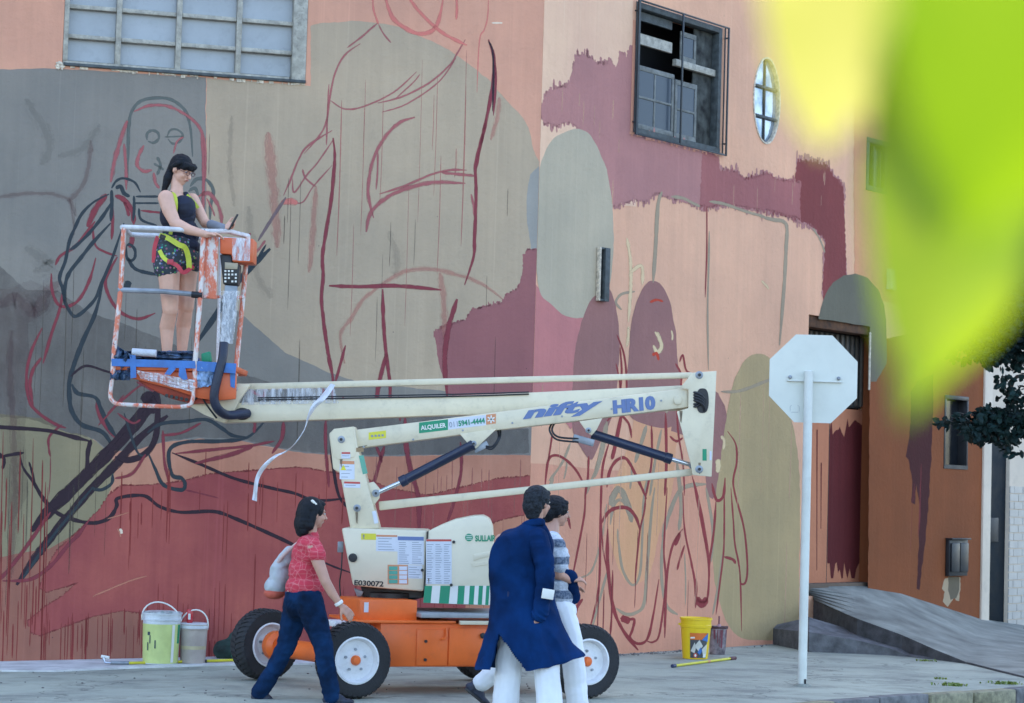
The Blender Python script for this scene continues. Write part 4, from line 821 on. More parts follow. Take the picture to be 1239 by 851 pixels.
# hydraulic rams
def ram(b0, b1, r0, wd, ph=.06):
    A, Bp, Cp = at(*b0, Y0 + ph), at(*b1, Y0 + ph), at(*r0, Y0 + ph); k = 154
    d = (Bp - A).normalized(); L_ = (Bp - A).length
    o = MB().lathe([(wd * .40 / k, 0), (wd * .5 / k, .004), (wd * .5 / k, .03), (wd * .46 / k, .035), (wd * .46 / k, L_ - .06), (wd * .52 / k, L_ - .055), (wd * .52 / k, L_ - .004), (wd * .4 / k, L_)], A, d, 20).build('ram_barrel', NAVYM, lift)
    MB().tube([Bp, Cp], wd * .22 / k, 12).build('ram_rod', CHROME, lift)
    MB().lathe([(.018, -.03), (.03, -.03), (.03, .03), (.018, .03)], Cp, (0, 1, 0), 14).build('rod_eye', STEEL, lift)
ram((573, 538), (484, 584), (455, 597), 13, -.005)
ram((716, 525), (813, 556), (838, 563), 12.5, .09)
px('ram_bracket', [(556, 525), (601, 519), (585, 534), (576, 543), (569, 540)], Y0 - .02, Y0 - .004, CREAM, lift, bevel=.003); pin(573, 537, 2.4, lift, Y0 - .021)
px('ram_bracket', [(701, 510), (729, 506), (722, 520), (716, 527), (711, 524)], Y0 - .02, Y0 - .004, CREAM, lift, bevel=.003); pin(712, 521, 2.4, lift, Y0 - .021)
MB().box(at(582, 541, Y0 + .02), (.12, .05, .05), M=Matrix.Rotation(R(-28), 3, 'Y')).build('valve_block', STEEL, lift, bevel=.006)
MB().box(at(706, 533, Y0 + .02), (.17, .05, .055), M=Matrix.Rotation(R(14), 3, 'Y')).build('valve_block', STEEL, lift, bevel=.006)
for k in range(2):
    MB().tube(spline([at(588, 540 + k * 2, Y0), at(596, 540 + k * 3, Y0 - .01), at(603 + k * 2, 530, Y0 + .01), at(602 + k * 3, 518, Y0 + .1)], 6), .008, 7).build('hose', BLACKM, lift)
    MB().tube(spline([at(671 - 3 * k, 512, Y0 + .09), at(668 - 3 * k, 521, Y0 + .0), at(676 - 2 * k, 529 + 3 * k, Y0 - .01), at(700, 531 + 4 * k, Y0)], 6), .008, 7).build('hose', BLACKM, lift)
# turntable body and counterweight covers
cov = px('body_cover', [(413, 639), (517, 642), (513, 716), (470, 713), (427, 709)], Y0 - .12, Y0 + .62, CREAMP, bevel=.02)
cw_pts = [(517.5, 643), (532, 636), (549, 629), (572, 624.5), (584, 624), (592, 628), (596, 638), (597, 660), (596, 690), (593, 733), (565, 732), (540, 731), (512, 729), (513.5, 716)]
cw = px('engine_cover', cw_pts, Y0 - .14, Y0 + .60, CREAMP, bevel=.035)
px('cover_seam', [(517, 643), (518.2, 643), (514, 717), (512.8, 717)], Y0 - .142, Y0 - .11, BLACK, cw, bevel=0)
for k in range(5):
    pass
px('moulded_rib', [(573, 671), (593, 667), (593, 673), (577, 677), (573, 679)], Y0 - .147, Y0 - .135, CREAMP, cw, bevel=.004)
px('moulded_rib', [(570, 682), (592, 680), (592, 683), (572, 686)], Y0 - .145, Y0 - .135, CREAMP, cw, bevel=.003)
for x, y in ((549, 656), (546, 708), (511, 690)): MB().lathe([(.012, 0), (.012, -.012)], at(x, y, Y0 - .141), (0, 1, 0), 10).build('fastener', BLACK, cw)
Yc = Y0 - .1415
# chevrons along the lower edge
xs = [512, 521, 531, 543, 553, 561, 567, 573, 578, 583, 587, 591, 594]
for i in range(len(xs) - 1):
    sk = 2 if i < 4 else 1.5
    t0_ = 708 + (xs[i] - 512) * .02
    px('chevron_stripe', [(xs[i] + sk, 709), (xs[i + 1] + sk * (i < 11), 709), (xs[i + 1] - 0, 729.5 + (xs[i + 1] - 512) * .035), (xs[i], 729.5 + (xs[i] - 512) * .035)], Yc - .002, Yc, GREEN if i % 2 == 0 else WHITE, cw, bevel=0)
# underside and slew ring
px('underbody', [(436, 710), (514, 715), (512, 724), (440, 722)], Y0 + .02, Y0 + .5, BLACK, bevel=.01)
px('cable_conduit', [(440, 716), (428, 712), (432, 722), (437, 722)], Y0 + .0, Y0 + .05, STEEL, bevel=.004)
MB().lathe([(.21, 0), (.24, .01), (.24, .05), (.21, .06)], Vector((at(472, 724, Y0 + .2).x, Y0 + .2, .70)), (0, 0, 1), 28).build('slew_ring', BLACK, lift)
# chassis
YAW = R(21)
ex = Vector((math.cos(YAW), math.sin(YAW), 0)); ey = Vector((-math.sin(YAW), math.cos(YAW), 0))
A0 = at(479, 779, 16.72); A0 = Vector((A0.x, 16.72, 0))
def cbox(name, x0, x1, y0, y1, z0, z1, m, bevel=.01, parent=lift):
    c = A0 + ex * ((x0 + x1) / 2) + ey * ((y0 + y1) / 2) + Vector((0, 0, (z0 + z1) / 2))
    return MB().box(c, (x1 - x0, y1 - y0, z1 - z0), YAW).build(name, m, parent, bevel=bevel)
ch = cbox('chassis', -.12, 1.35, .02, .75, .215, .545, ORANGE)
cbox('chassis_column', -.27, .19, .08, .62, .55, .715, ORANGE)
cbox('chassis_flange', -.33, .48, .0, .7, .546, .566, ORANGE, .004)
cbox('hatch_panel', .17, .42, .008, .019, .225, .50, ORANGE, .004, ch); cbox('hatch_panel', .43, .82, .004, .019, .225, .512, ORANGE, .004, ch)
cbox('deck_plate', .185, 1.25, -.03, .7, .59, .625, mat('grey_deck', (.35, .37, .38), .5, metal=.2, dirt=.3), .006)
cbox('deck_lip', .5, 1.25, -.04, .0, .54, .57, CREAM, .004)
lp = A0 + ex * .70 + ey * -.001 + Vector((0, 0, .455)); MB().lathe([(.022, 0), (.022, -.012), (.012, -.016)], lp, ey, 14).build('latch', BLACK, ch)
for z in (.27, .41): MB().lathe([(.012, 0), (.012, -.01)], A0 + ex * .24 + ey * .006 + Vector((0, 0, z)), ey, 8).build('bolt', BLACK, ch)
MB().tube(spline([A0 + ex * .40 + ey * .0 + Vector((0, 0, .51)), A0 + ex * .40 + ey * -.01 + Vector((0, 0, .44)), A0 + ex * .36 + ey * -.01 + Vector((0, 0, .425))], 5), .008, 6).build('weld_hook', ORANGE, ch)
lbp = A0 + ex * -.22 + ey * .078 + Vector((0, 0, .66)); MB().box(lbp, (.035, .004, .075), YAW).build('label_plate', PAPER, lift)
# wheels
def wheel(c, yaw, wd=.17, r=.285, steer=0):
    ax = Vector((math.sin(yaw), -math.cos(yaw), 0)); c = Vector((c[0], c[1], r + gz(c[0])))
    h = wd / 2; tread = []
    t = MB().lathe([(r * .60, -h * .9), (r * .78, -h * 1.02), (r * .91, -h * .96), (r * .965, -h * .78), (r * .975, -h * .3), (r * .975, h * .3), (r * .965, h * .78), (r * .91, h * .96), (r * .78, h * 1.02), (r * .60, h * .9)], c, ax, 44, caps=False)
    X = ax.cross(Vector((0, 0, 1))).normalized(); Z = Vector((0, 0, 1)); nl = 40
    for i in range(nl):
        for s_ in (-1, 1):
            a = 2 * math.pi * (i + (.5 if s_ > 0 else 0)) / nl; da = 2 * math.pi / nl * .30; sw = 2 * math.pi / nl * .8
            vs = []
            for (aa, hh, rr) in ((a, .02, 1.0), (a + sw * .5, .60, 1.0), (a + sw, 1.0, .93)):
                for q in (-da, da):
                    for rr_ in (rr, rr - .05):
                        an = aa + q; vs.append(c + (X * math.cos(an) + Z * math.sin(an)) * (r * rr_) + ax * (s_ * h * hh))
            fs = []
            for k in range(2):
                b = 4 * k; fs += [(b, b + 4, b + 6, b + 2), (b, b + 1, b + 5, b + 4), (b + 2, b + 6, b + 7, b + 3), (b + 1, b + 3, b + 7, b + 5)]
            fs += [(0, 2, 3, 1), (8, 9, 11, 10)]
            t.add(vs, fs)
    ty = t.build('tyre', RUBBER, None)
    root = bpy.data.objects.new('wheel', None); col.objects.link(root); root.parent = lift; root.location = c - lift.location
    ty.parent = root; ty.location = -c
    def sub(name, mb, m, **k):
        o = mb.build(name, m, None, **k); o.parent = root; o.location = -c; return o
    rr = r * .60
    sub('rim', MB().lathe([(rr * .55, -h * .6), (rr, -h * .8), (rr * 1.04, h * .96), (rr * .97, h * 1.0), (rr * .93, h * .9), (rr * .86, h * .45), (rr * .55, h * .38), (rr * .42, h * .52), (rr * .25, h * .52)], c, ax, 36), WHITEM)
    sub('hub', MB().lathe([(rr * .22, h * .5), (rr * .22, h * .75), (rr * .15, h * .95), (rr * .08, h * .98)], c, ax, 16), ORANGE)
    for k in range(5):
        a = 2 * math.pi * k / 5 + .3; q = c + (X * math.cos(a) + Z * math.sin(a)) * rr * .47
        sub('wheel_nut', MB().lathe([(.011, h * .42), (.011, h * .62)], q, ax, 6), STEEL)
    return root
wA = onz(441, 842); wB = onz(717, 842.5); 
wheel((-1.115, 16.42), R(27)); wheel((.625, 16.97), R(27)); wheel((-1.915, 17.72), R(40), .2); wheel((-.16, 18.3), R(27))
def tb(name, a, b, r, m=ORANGE): return MB().tube([Vector(a), Vector(b)], r, 14).build(name, m, lift)
tb('axle', (-1.07, 16.52, .29), (-1.80, 17.62, .27), .075); tb('axle', (.58, 17.08, .29), (-.12, 18.2, .29), .07)
tb('axle_arm', (-1.45, 17.07, .30), A0 + ex * -.08 + ey * .4 + Vector((0, 0, .34)), .09)
tb('axle_arm', (.22, 17.6, .31), A0 + ex * 1.3 + ey * .4 + Vector((0, 0, .34)), .08)
MB().lathe([(.11, 0), (.12, .02), (.12, .09), (.08, .12)], Vector((-1.83, 17.62, .285)), Vector((.55, -.83, 0)), 18).build('hub_motor', ORANGE, lift)
for (x, y, z, yw) in ((-1.2, 16.95, .52, 27), ): MB().box((x, y, z), (.30, .20, .05), R(yw)).build('fender_step', WHITEM, lift, bevel=.015)
MB().box((-1.43, 17.1, .36), (.1, .02, .06), R(25)).build('axle_label', PAPER, lift)
# control cable by the mast
MB().box(at(412, 662, Y0 + .1), (.045, .04, .085)).build('socket_box', STEEL, lift, bevel=.006)
MB().tube(spline([at(414, 668, Y0 + .1), at(413, 690, Y0 + .08), at(411, 705, Y0 + .1), at(412, 725, Y0 + .1), at(411, 742, Y0 + .1)], 6), .006, 6).build('cable', BLACKM, lift)

# lettering and decals
def decal(name, x0, y0, x1, y1, Yf, m, parent, slope=0, dep=.0015, label=None):
    return MB().pxprism([(x0, y0), (x1, y0 + slope * (x1 - x0)), (x1, y1 + slope * (x1 - x0)), (x0, y1)], Yf - dep, Yf).build(name, m, parent, smooth=0, label=label)
def ltext(s, x0, y0, x1, slope, hpx, Yf, m, parent, weight=.02, shear=0, name='lettering'):
    a, b = at(x0, y0, Yf), at(x1, y0 + slope * (x1 - x0), Yf); d = b - a
    up = Vector((-d.z, 0, d.x)).normalized()
    return text(s, name, m, parent, a, d, up, hpx / (F / Yf), d.length, weight, shear, .0022)
BS = -.117
ltext('nifty', 633, 512, 730, BS - .01, 19, Y0, BLUEP, lb, .04, .32); ltext('nifty', 634.2, 511.9, 731.2, BS - .01, 19, Y0 - .0016, BLUEP, lb, .04, .32)
ltext('HR10', 742, 501.5, 793, BS, 17, Y0, BLUEP, lb, .05, .06); ltext('HR10', 743, 501.4, 794, BS, 17, Y0 - .0016, BLUEP, lb, .05, .06)
decal('rental_sticker', 507, 511.5, 542, 524.5, Y0, GREEN, lb, BS); decal('rental_sticker', 542.2, 507.4, 588, 520, Y0, PAPER, lb, BS)
decal('star_sticker', 588.3, 502, 600, 514, Y0, ORANGEP, lb, BS)
ltext('ALQUILER', 509.5, 521.8, 540, BS, 6.6, Y0 - .0018, WHITE, lb, .03)
ltext('011', 544, 517.5, 554, BS, 6.6, Y0 - .0018, GREYP, lb, .0)
ltext('5941-4444', 555, 516.2, 587, BS, 7, Y0 - .0018, GREEN, lb, .035)
c_ = at(594.2, 507.5, Y0 - .003)
g = MB()
for k in range(3): g.box(c_, (.062, .001, .010), M=Matrix.Rotation(R(60 * k + 30), 3, 'Y'))
g.build('star_mark', WHITE, lb, smooth=0)
decal('yellow_sticker', 446, 523.5, 467, 532.5, Y0, YELLOWP, lb, BS)
for k in range(4): decal('printed_mark', 449 + k * 4.2, 526.5 - .3 * k, 451.6 + k * 4.2, 529 - .3 * k, Y0 - .0017, GREYP, lb)
Ym = Y0 - .0505
def label_sheet(x0, y0, x1, y1, Yf, parent, head=None, rows=6, base=PAPER, slope=0, txt=GREYP, cols=1, hh=.14):
    s_ = decal('label_sheet', x0, y0, x1, y1, Yf, base, parent, slope)
    if head: decal('label_header', x0 + .3, y0 + .2, x1 - .3, y0 + (y1 - y0) * hh, Yf - .0016, head, parent, slope)
    g = MB(); r_ = random.Random(int(x0 * 7 + y0)); top_ = y0 + (y1 - y0) * (hh + .05 if head else .08)
    for i in range(rows):
        y = top_ + (y1 - top_) * (i + .3) / rows; th = min(.7, (y1 - y0) / rows * .35)
        for c in range(cols):
            xa = x0 + (x1 - x0) * (c + .1) / cols; xb = xa + (x1 - x0) / cols * r_.uniform(.45, .78)
            g.pxprism([(xa, y), (xb, y + slope * (xb - xa)), (xb, y + th + slope * (xb - xa)), (xa, y + th)], Yf - .0022, Yf - .0016)
    g.build('printed_text', txt, parent, smooth=0)
label_sheet(413, 547, 424, 555, Ym - .005, mast, REDP, 1, hh=.3); label_sheet(411, 557.5, 429, 580, Ym, mast, ORANGEP, 4, slope=.02, hh=.18); label_sheet(416, 582.5, 436, 590, Ym, mast, REDP, 1, slope=.03, hh=.35)
MB().pxprism([(415.5, 562.5), (419, 569), (412, 569)], Ym - .0035, Ym - .002).build('warning_triangle', YELLOWP, mast, smooth=0)
MB().pxprism([(434, 551.5), (440, 551), (445, 573), (439, 574)], Ym - .002, Ym).build('green_decal', mat('green_decal', (.12, .38, .27), .5), mast, smooth=0)
decal('brown_decal', 431, 542, 440, 547, Ym, mat('brown_decal', (.3, .2, .1), .6), mast)
MB().pxprism([(450, 619), (455, 618), (458, 633), (453, 634)], Ym - .002, Ym).build('small_decal', PAPER, mast, smooth=0)
Yb = Y0 - .1205
decal('yellow_sticker', 437, 645.5, 455, 653, Yb, YELLOWP, cov, .02); ltext('!', 439, 652, 441, .02, 5, Yb - .0018, GREYP, cov)
label_sheet(455, 647, 481, 667, Yb, cov, ORANGEP, 5, slope=.02, hh=.12)
label_sheet(481, 649, 513, 683, Yb, cov, BLUEP, 11, cols=2, slope=.02)
label_sheet(493, 684, 511, 700, Yb, cov, None, 5, slope=.02)
decal('inspection_label', 469, 683.5, 494, 707, Yb, ORANGEP, cov, .02)
for i in range(4):
    decal('label_cell', 470.5, 685.5 + i * 5.4, 481, 690 + i * 5.4, Yb - .0017, mat('teal_print', (.08, .36, .27), .5), cov); decal('label_cell', 483, 685.5 + i * 5.4, 492.5, 690 + i * 5.4, Yb - .0017, PAPER, cov)
label_sheet(515.5, 652.5, 546.5, 707, Yc, cw, REDP, 18, cols=3, hh=.05)
MB().lathe([(.034, 0), (.034, -.012), (.02, -.014)], at(427, 675, Yb), (0, 1, 0), 20).build('key_switch', BLACK, cov)
ltext('E030072', 428.5, 708.5, 464, .05, 6.6, Yb, BLACK, cov, .03)
ltext('SULLAIR', 575, 655.5, 600, -.02, 7.5, Yc, GREEN, cw, .04)
MB().lathe([(.030, 0), (.030, -.002)], at(567.5, 650.5, Yc), (0, 1, 0), 20).build('logo_disc', GREEN, cw)
g = MB()
for k in range(3): g.pxprism([(564.2, 647.8 + k * 2.2), (571, 647.8 + k * 2.2), (571, 648.5 + k * 2.2), (564.2, 648.5 + k * 2.2)], Yc - .0035, Yc - .0022)
g.build('logo_line', WHITE, cw, smooth=0)
decal('green_decal', 850, 543.5, 855, 557.5, Y0 - .036, GREEN, k1); decal('side_decal', 858.6, 546, 861, 557, Y0 - .036, PAPER, k1)

# service hoses, weld seams, bolts and grime on the arm
for k_ in range(2): MB().tube(spline([at(312, 484 - k_ * 2.5, Y0 + .24), at(430, 482 - k_ * 2.5, Y0 + .24), at(560, 479.5 - k_ * 2.5, Y0 + .24), at(640, 477 - k_ * 2.5, Y0 + .24)], 4), .006, 6).build('hose', BLACKM, lift)
for x, y in ((440, 534), (500, 525), (560, 514), (620, 505), (680, 497), (740, 488), (800, 478)): MB().lathe([(.009, 0), (.009, -.006)], at(x, y + 7, Y0), (0, 1, 0), 6).build('bolt', STEEL, lb)
RUST = mat('grime_stain', (.22, .17, .11), .8, var=.4, scale=20)
for pp in ([(433, 541), (445, 538.6), (443, 540.2), (434, 542)], [(822, 497), (826, 497), (824.5, 512), (823, 510)], [(845, 560), (848, 560), (847, 574), (845.8, 573)], [(411, 556), (414, 556), (413, 566)], [(430, 620), (433, 620), (432.4, 634), (431, 632)], [(517.8, 700), (519.5, 700), (519, 708)]):
    MB().pxprism(pp, Y0 - .058 if pp[0][0] < 480 and pp[0][1] > 545 else (Y0 - .144 if pp[0][0] < 520 and pp[0][1] > 650 else (Y0 - .0365 if pp[0][0] > 800 else Y0 - .0012)), Y0 - .03 if pp[0][0] > 800 else Y0 - .0003).build('grime', RUST, lb, smooth=0)
# ---- platform cage
Yf, Yk = Y0 + .02, Y0 + .72      # front and back frames of the cage
wrapc, N, L, B = newmat('orange_tube_in_film'); v = pos(N, L, 1, 1, .45)
L.new(mixc(N, L, rng(N, L, nz(N, L, v, 16, 6, .7), .46, .54), (.66, .17, .09), (.66, .60, .56)), B.inputs['Base Color']); B.inputs['Roughness'].default_value = .35
bump(N, L, B, nz(N, L, v, 50, 4), .4)
FILM, N, L, B = newmat('plastic_film'); B.inputs['Base Color'].default_value = (.75, .77, .8, 1); B.inputs['Roughness'].default_value = .2
v = pos(N, L, 1, 1, .25); L.new(rng(N, L, nz(N, L, v, 28, 5, .7), .4, .62, .08, .75), B.inputs['Alpha']); bump(N, L, B, nz(N, L, v, 30, 5), .8)
TAPE = mat('blue_tape', (.05, .17, .46), .55, var=.15, scale=10)
BAG = mat('dark_blue_plastic_sheet', (.05, .09, .16), .3, var=.5, scale=24, bmp=.8, bscale=30)
WTUBE = mat('white_film_tube', (.62, .63, .64), .35, var=.12, scale=18, dirt=.3)
ORB = mat('basket_orange', (.66, .13, .04), .4, var=.08, scale=4)
def ct(name, pts, r, m=wrapc, n=10, parent=lift): return MB().tube([at(*p) for p in pts], r, n).build(name, m, parent)
cr_ = .020
ct('top_rail', [(148, 275, Yf), (200, 277, Yf), (247, 280, Yf)], cr_, WTUBE)
ct('post', [(150, 276, Yf), (146, 350, Yf), (138, 425, Yf), (136, 460, Yf)], cr_); ct('post', [(246, 281, Yf), (243, 350, Yf), (236, 440, Yf), (236, 470, Yf)], cr_)
ct('step_loop', spline([(136, 458, Yf), (133.5, 478, Yf), (138, 487, Yf), (150, 489.5, Yf), (200, 492, Yf), (222, 492, Yf), (232, 487, Yf), (235, 466, Yf)], 5), .017)
ct('mid_rail', [(143, 351, Yf), (200, 353, Yf), (241, 357, Yf)], .021, STEEL); ct('rail_grip', [(232, 356.5, Yf - .002), (245, 357.5, Yf - .002)], .027, BLACKM)
# back frame and side rails
ct('top_rail', [(158, 284, Yk), (230, 287, Yk), (293, 291, Yk)], cr_, WTUBE); ct('top_rail', [(148, 275, Yf), (158, 284, Yk)], cr_, WTUBE)
ct('top_rail', [(247, 280, Yf), (276, 280, Yf + .15), (300, 286, Yf + .35), (300, 291, Yk)], cr_, WTUBE)
ct('post', [(300, 287, Yf + .3), (295, 350, Yf + .3), (290, 400, Yf + .3), (285, 455, Yf + .3)], cr_)
ct('post', [(267, 290, Yk), (263, 440, Yk)], .012, WTUBE)
ct('mid_rail', [(246, 359, Yf), (296, 360, Yf + .3)], .012)
# corner guard panel and control console
px('guard_panel', [(248, 283), (264, 283), (262, 362), (245, 361)], Yf + .03, Yf + .06, wrapc, bevel=.004)
cb = px('control_box', [(266, 287), (307, 289), (306, 318), (281, 317), (280, 308), (266, 307)], Yf + .05, Yf + .30, ORB, bevel=.012)
px('box_film', [(281, 288), (303, 289), (302, 316), (281, 315)], Yf + .040, Yf + .046, FILM, cb, bevel=0)
px('control_panel', [(266, 308), (280, 308.5), (281, 318), (290, 320), (288, 345), (270, 344)], Yf + .08, Yf + .2, BLACK, bevel=.008)
g = MB(); rr_ = random.Random(3)
for i in range(4):
    for j in range(4):
        x, y = 271.5 + i * 4.2, 327 + j * 4.2
        if rr_.random() < .75: g.pxprism([(x, y), (x + 2.3, y), (x + 2.3, y + 2.2), (x, y + 2.2)], Yf + .07, Yf + .079)
g.build('switch_labels', WHITE, lift, smooth=0)
px('switch_plate', [(272, 317.5), (288, 318.5), (287, 326), (272, 325.5)], Yf + .068, Yf + .079, mat('tan_plate', (.42, .36, .25), .5), bevel=.002)
px('console_column', [(272, 345), (287, 346), (280, 414), (266, 413)], Yf + .09, Yf + .15, STEEL, bevel=.008)
g = MB(); P = []
for i in range(13):
    t = i / 12; y = 352 + 64 * t
    for j in range(9):
        s_ = j / 8; x = (266 - 4 * t) + (24 - 4 * t) * s_; P.append(at(x, y, Yf + .04 + .03 * noise.noise(Vector((i * .7, j * .9, 0))) + .05 * abs(s_ - .5)))
g.v = P; g.f = [(i * 9 + j, i * 9 + j + 1, (i + 1) * 9 + j + 1, (i + 1) * 9 + j) for i in range(12) for j in range(8)]
g.build('film_sleeve', FILM, lift, smooth=9)
# basket floor
px('platform_floor', [(136, 440), (287, 443), (286, 450), (136, 448)], Yf + .0, Yk + .02, ORB, bevel=.01)
px('toe_board', [(150, 447), (238, 450), (286, 450), (285, 483), (262, 485), (240, 482), (205, 470), (160, 458)], Yf + .03, Yf + .08, ORB, bevel=.008)
px('floor_support', [(165, 460), (240, 468), (262, 478), (258, 488), (232, 489), (205, 482), (180, 470)], Yf + .1, Yf + .45, mat('basket_red', (.42, .06, .03), .5), bevel=.02)
# blue tape bands and crumpled sheet
def tape(pp, y, nm='tape_strip'): return px(nm, pp, y - .002, y, TAPE, bevel=0)
tape([(135, 434), (236, 437), (237, 446), (135, 443)], Yf - .022); tape([(237, 437), (286, 440), (285, 452), (237, 449)], Yf - .01)
tape([(157, 430), (164, 430), (165, 457), (158, 458)], Yf - .0245); tape([(205, 444), (213, 446), (206, 454), (199, 453)], Yf - .0245); tape([(217, 445), (224, 445), (227, 459), (222, 460), (216, 455)], Yf - .0245)
tape([(244, 447), (250, 447), (247, 466), (240, 468)], Yf + .026); tape([(278, 448), (285, 449), (284, 470), (279, 468)], Yf + .026); tape([(254, 449), (258, 449), (255, 462), (251, 462)], Yf + .026)
def crumple(name, pp, y, m, amp, n=16, seed=0):
    """a creased sheet: quad corners pp (px), with folds"""
    A, Bq, Cq, Dq = [Vector((*p, 0)) for p in pp]; g = MB()
    for i in range(n + 1):
        for j in range(n + 1):
            s_, t = i / n, j / n; q = A.lerp(Bq, s_).lerp(Dq.lerp(Cq, s_), t)
            nn_ = noise.noise(Vector((s_ * 5 + seed, t * 5, seed))) + .5 * noise.noise(Vector((s_ * 13, t * 13, seed))); e = noise.noise(Vector((s_ * 4, t * 4, seed + 9))) * 3
            g.v.append(at(q.x + e, q.y + e * .6, y + amp * nn_))
    g.f = [(i * (n + 1) + j, (i + 1) * (n + 1) + j, (i + 1) * (n + 1) + j + 1, i * (n + 1) + j + 1) for i in range(n) for j in range(n)]
    me = evalm(g.mesh(), [('SOLIDIFY', dict(thickness=.003))], name); shade(me, R(25)); return link(name, me, m, lift)
crumple('sheet_corner', [(136, 415), (160, 430), (157, 460), (133, 460)], Yf - .0, BAG, .06, seed=2)
crumple('sheet_top', [(150, 425), (238, 425), (238, 440), (150, 437)], Yf + .12, BAG, .05, seed=5)
crumple('sheet_wrap', [(234, 436), (262, 440), (258, 466), (238, 470)], Yf - .0, mat('pale_blue_sheet', (.25, .38, .58), .35, var=.4, scale=20, bmp=.6), .03, seed=8)
crumple('film_wrap', [(165, 448), (236, 460), (232, 474), (170, 458)], Yf - .015, FILM, .02, seed=11)
MB().tube([at(160, 426, Yf + .02), at(189, 428, Yf + .02)], .03, 12).build('roller_sleeve', mat('paint_roller_nap', (.6, .62, .66), .95, bmp=1, bscale=80), None)
ro = [o for o in col.objects if o.name.startswith('roller_sleeve')][0]; tag(ro, 'white paint roller sleeve lying on the lift platform by her feet', 'paint roller'); ro.name = 'paint_roller'
px('green_pouch', [(243, 428), (254, 425), (256, 438), (244, 438)], Yf + .1, Yf + .16, GREEN, bevel=.01)
# platform bracket, black conduit
px('platform_bracket', [(232, 480), (262, 478), (288, 464), (303, 465), (300, 470), (290, 484), (284, 497), (272, 512), (247, 502), (228, 491)], Y0 + .18, Y0 + .24, CREAM, bevel=.006)
px('platform_bracket', [(262, 468), (300, 466), (297, 474), (285, 487), (262, 500)], Y0 + .44, Y0 + .47, CREAM, bevel=.006)
for x, y in ((274, 468), (284, 471), (240, 484)): pin(x, y, 2.4, lift, Y0 + .178)
MB().tube(spline([at(271, 415, Yf + .02), at(269, 435, Yf - .01), at(263, 458, Yf - .03), at(259, 480, Yf - .03), at(263, 494, Yf), at(274, 502, Y0 + .1), at(290, 501.5, Y0 + .15), at(300, 500.5, Y0 + .22)], 7), .036, 14).build('cable_conduit', mat('black_corrugated', (.012, .018, .04), .45, var=.2, bmp=.4), lift)
MB().pxprism([(293 + 10 * math.cos(a), 501 + 7.5 * math.sin(a)) for a in [2 * math.pi * i / 24 for i in range(24)]], Y0 + .246, Y0 + .249).build('opening_shade_plate', BLACK, ub, smooth=0)  # black disc painted on for the shade in the boom end
MB().tube(spline([at(234, 485, Y0 + .1), at(243, 480, Y0 + .08), at(250, 490, Y0 + .1), at(262, 506, Y0 + .15)], 5), .008, 6).build('hose', BLACKM, lift)
for k in range(6): MB().lathe([(.012, 0), (.015, -.02)], at(202 + k * 6, 479 + k * 1.2, Yf + .09), (0, 1, 0), 8).build('bolt', BLACK, lift)
# cling film stretched between rod and boom, torn strip trailing down
g = MB(); n = 40
for i in range(n + 1):
    t = i / n; x0_, x1_ = 298 + t * 106, 292 + t * 118
    for j in range(4):
        s_ = j / 3; g.v.append(at(x0_ + (x1_ - x0_) * s_, 471 - 2 * t + 19 * s_, Y0 + .24 + .02 * noise.noise(Vector((i * .6, j, 0)))))
g.f = [(i * 4 + j, (i + 1) * 4 + j, (i + 1) * 4 + j + 1, i * 4 + j + 1) for i in range(n) for j in range(3)]
FILM2, N, L, B = newmat('stretched_film'); B.inputs['Base Color'].default_value = (.62, .64, .68, 1); B.inputs['Roughness'].default_value = .25
v = pos(N, L, 1, 1, .12); L.new(rng(N, L, nz(N, L, v, 22, 6, .7), .42, .62, .12, .8), B.inputs['Alpha'])
g.build('cling_film', FILM2, lift, smooth=9)
pth = [(403, 465), (392, 480), (380, 492), (373, 505), (370, 515), (366, 524), (356, 538), (345, 547), (335, 551), (326, 558), (317, 568), (311, 580), (309, 594), (308, 606)]
wds = [5, 6, 5, 2.5, 1, 1, 1.2, 2, 3, 4, 4.5, 4, 4, 5]; g = MB(); sp_ = spline([(a, b, c) for (a, b), c in zip(pth, wds)], 5)
for i, (x, y, wd_) in enumerate(sp_):
    tw = .06 * math.sin(i * .35)
    g.v += [at(x - wd_ * .6, y - wd_ * .2, Y0 - .06 + tw), at(x, y, Y0 - .10), at(x + wd_ * .6, y + wd_ * .2, Y0 - .06 - tw)]
g.f = [f for i in range(len(sp_) - 1) for f in ((3 * i, 3 * i + 1, 3 * i + 4, 3 * i + 3), (3 * i + 1, 3 * i + 2, 3 * i + 5, 3 * i + 4))]
g.build('torn_film', mat('torn_white_film', (.68, .70, .74), .4, var=.1, bmp=.5), lift, smooth=9)

# ================================================================== THINGS ON THE PAVEMENT
# stop sign seen from behind
p0 = onz(970.5, 830); sg = thing('stop_sign', 'white octagonal back of a road sign on a white pole at the corner', 'road sign', p0)
Ys = p0.y
SGB = mat('sign_back_white', (.66, .68, .60), .45, var=.05, scale=2.5, dirt=.10, bmp=.02); SGP = mat('sign_pole_white', (.66, .68, .62), .4, var=.06, scale=6, dirt=.15, bmp=.05)
octp = [(966, 401), (1013, 402), (1039, 430), (1037, 483), (1004, 515), (958, 514), (932, 480), (933, 430)]
cz = at(985.5, 458, Ys); rad = 53.5 * Ys / F / math.cos(R(22.5)); n8 = [cz + Vector((rad * math.cos(R(22.5 + 45 * k)), .07, rad * math.sin(R(22.5 + 45 * k)))) for k in range(8)]
pl = MB().prism(n8, (0, .004, 0)).build('sign_plate', SGB, sg, smooth=0)
inn = [cz + (p - cz) * .985 for p in n8]
MB().prism([Vector((p.x, Ys + .0742, p.z)) for p in inn], (0, .001, 0)).build('sign_face', mat('sign_red', (.45, .02, .02), .4), pl, smooth=0)
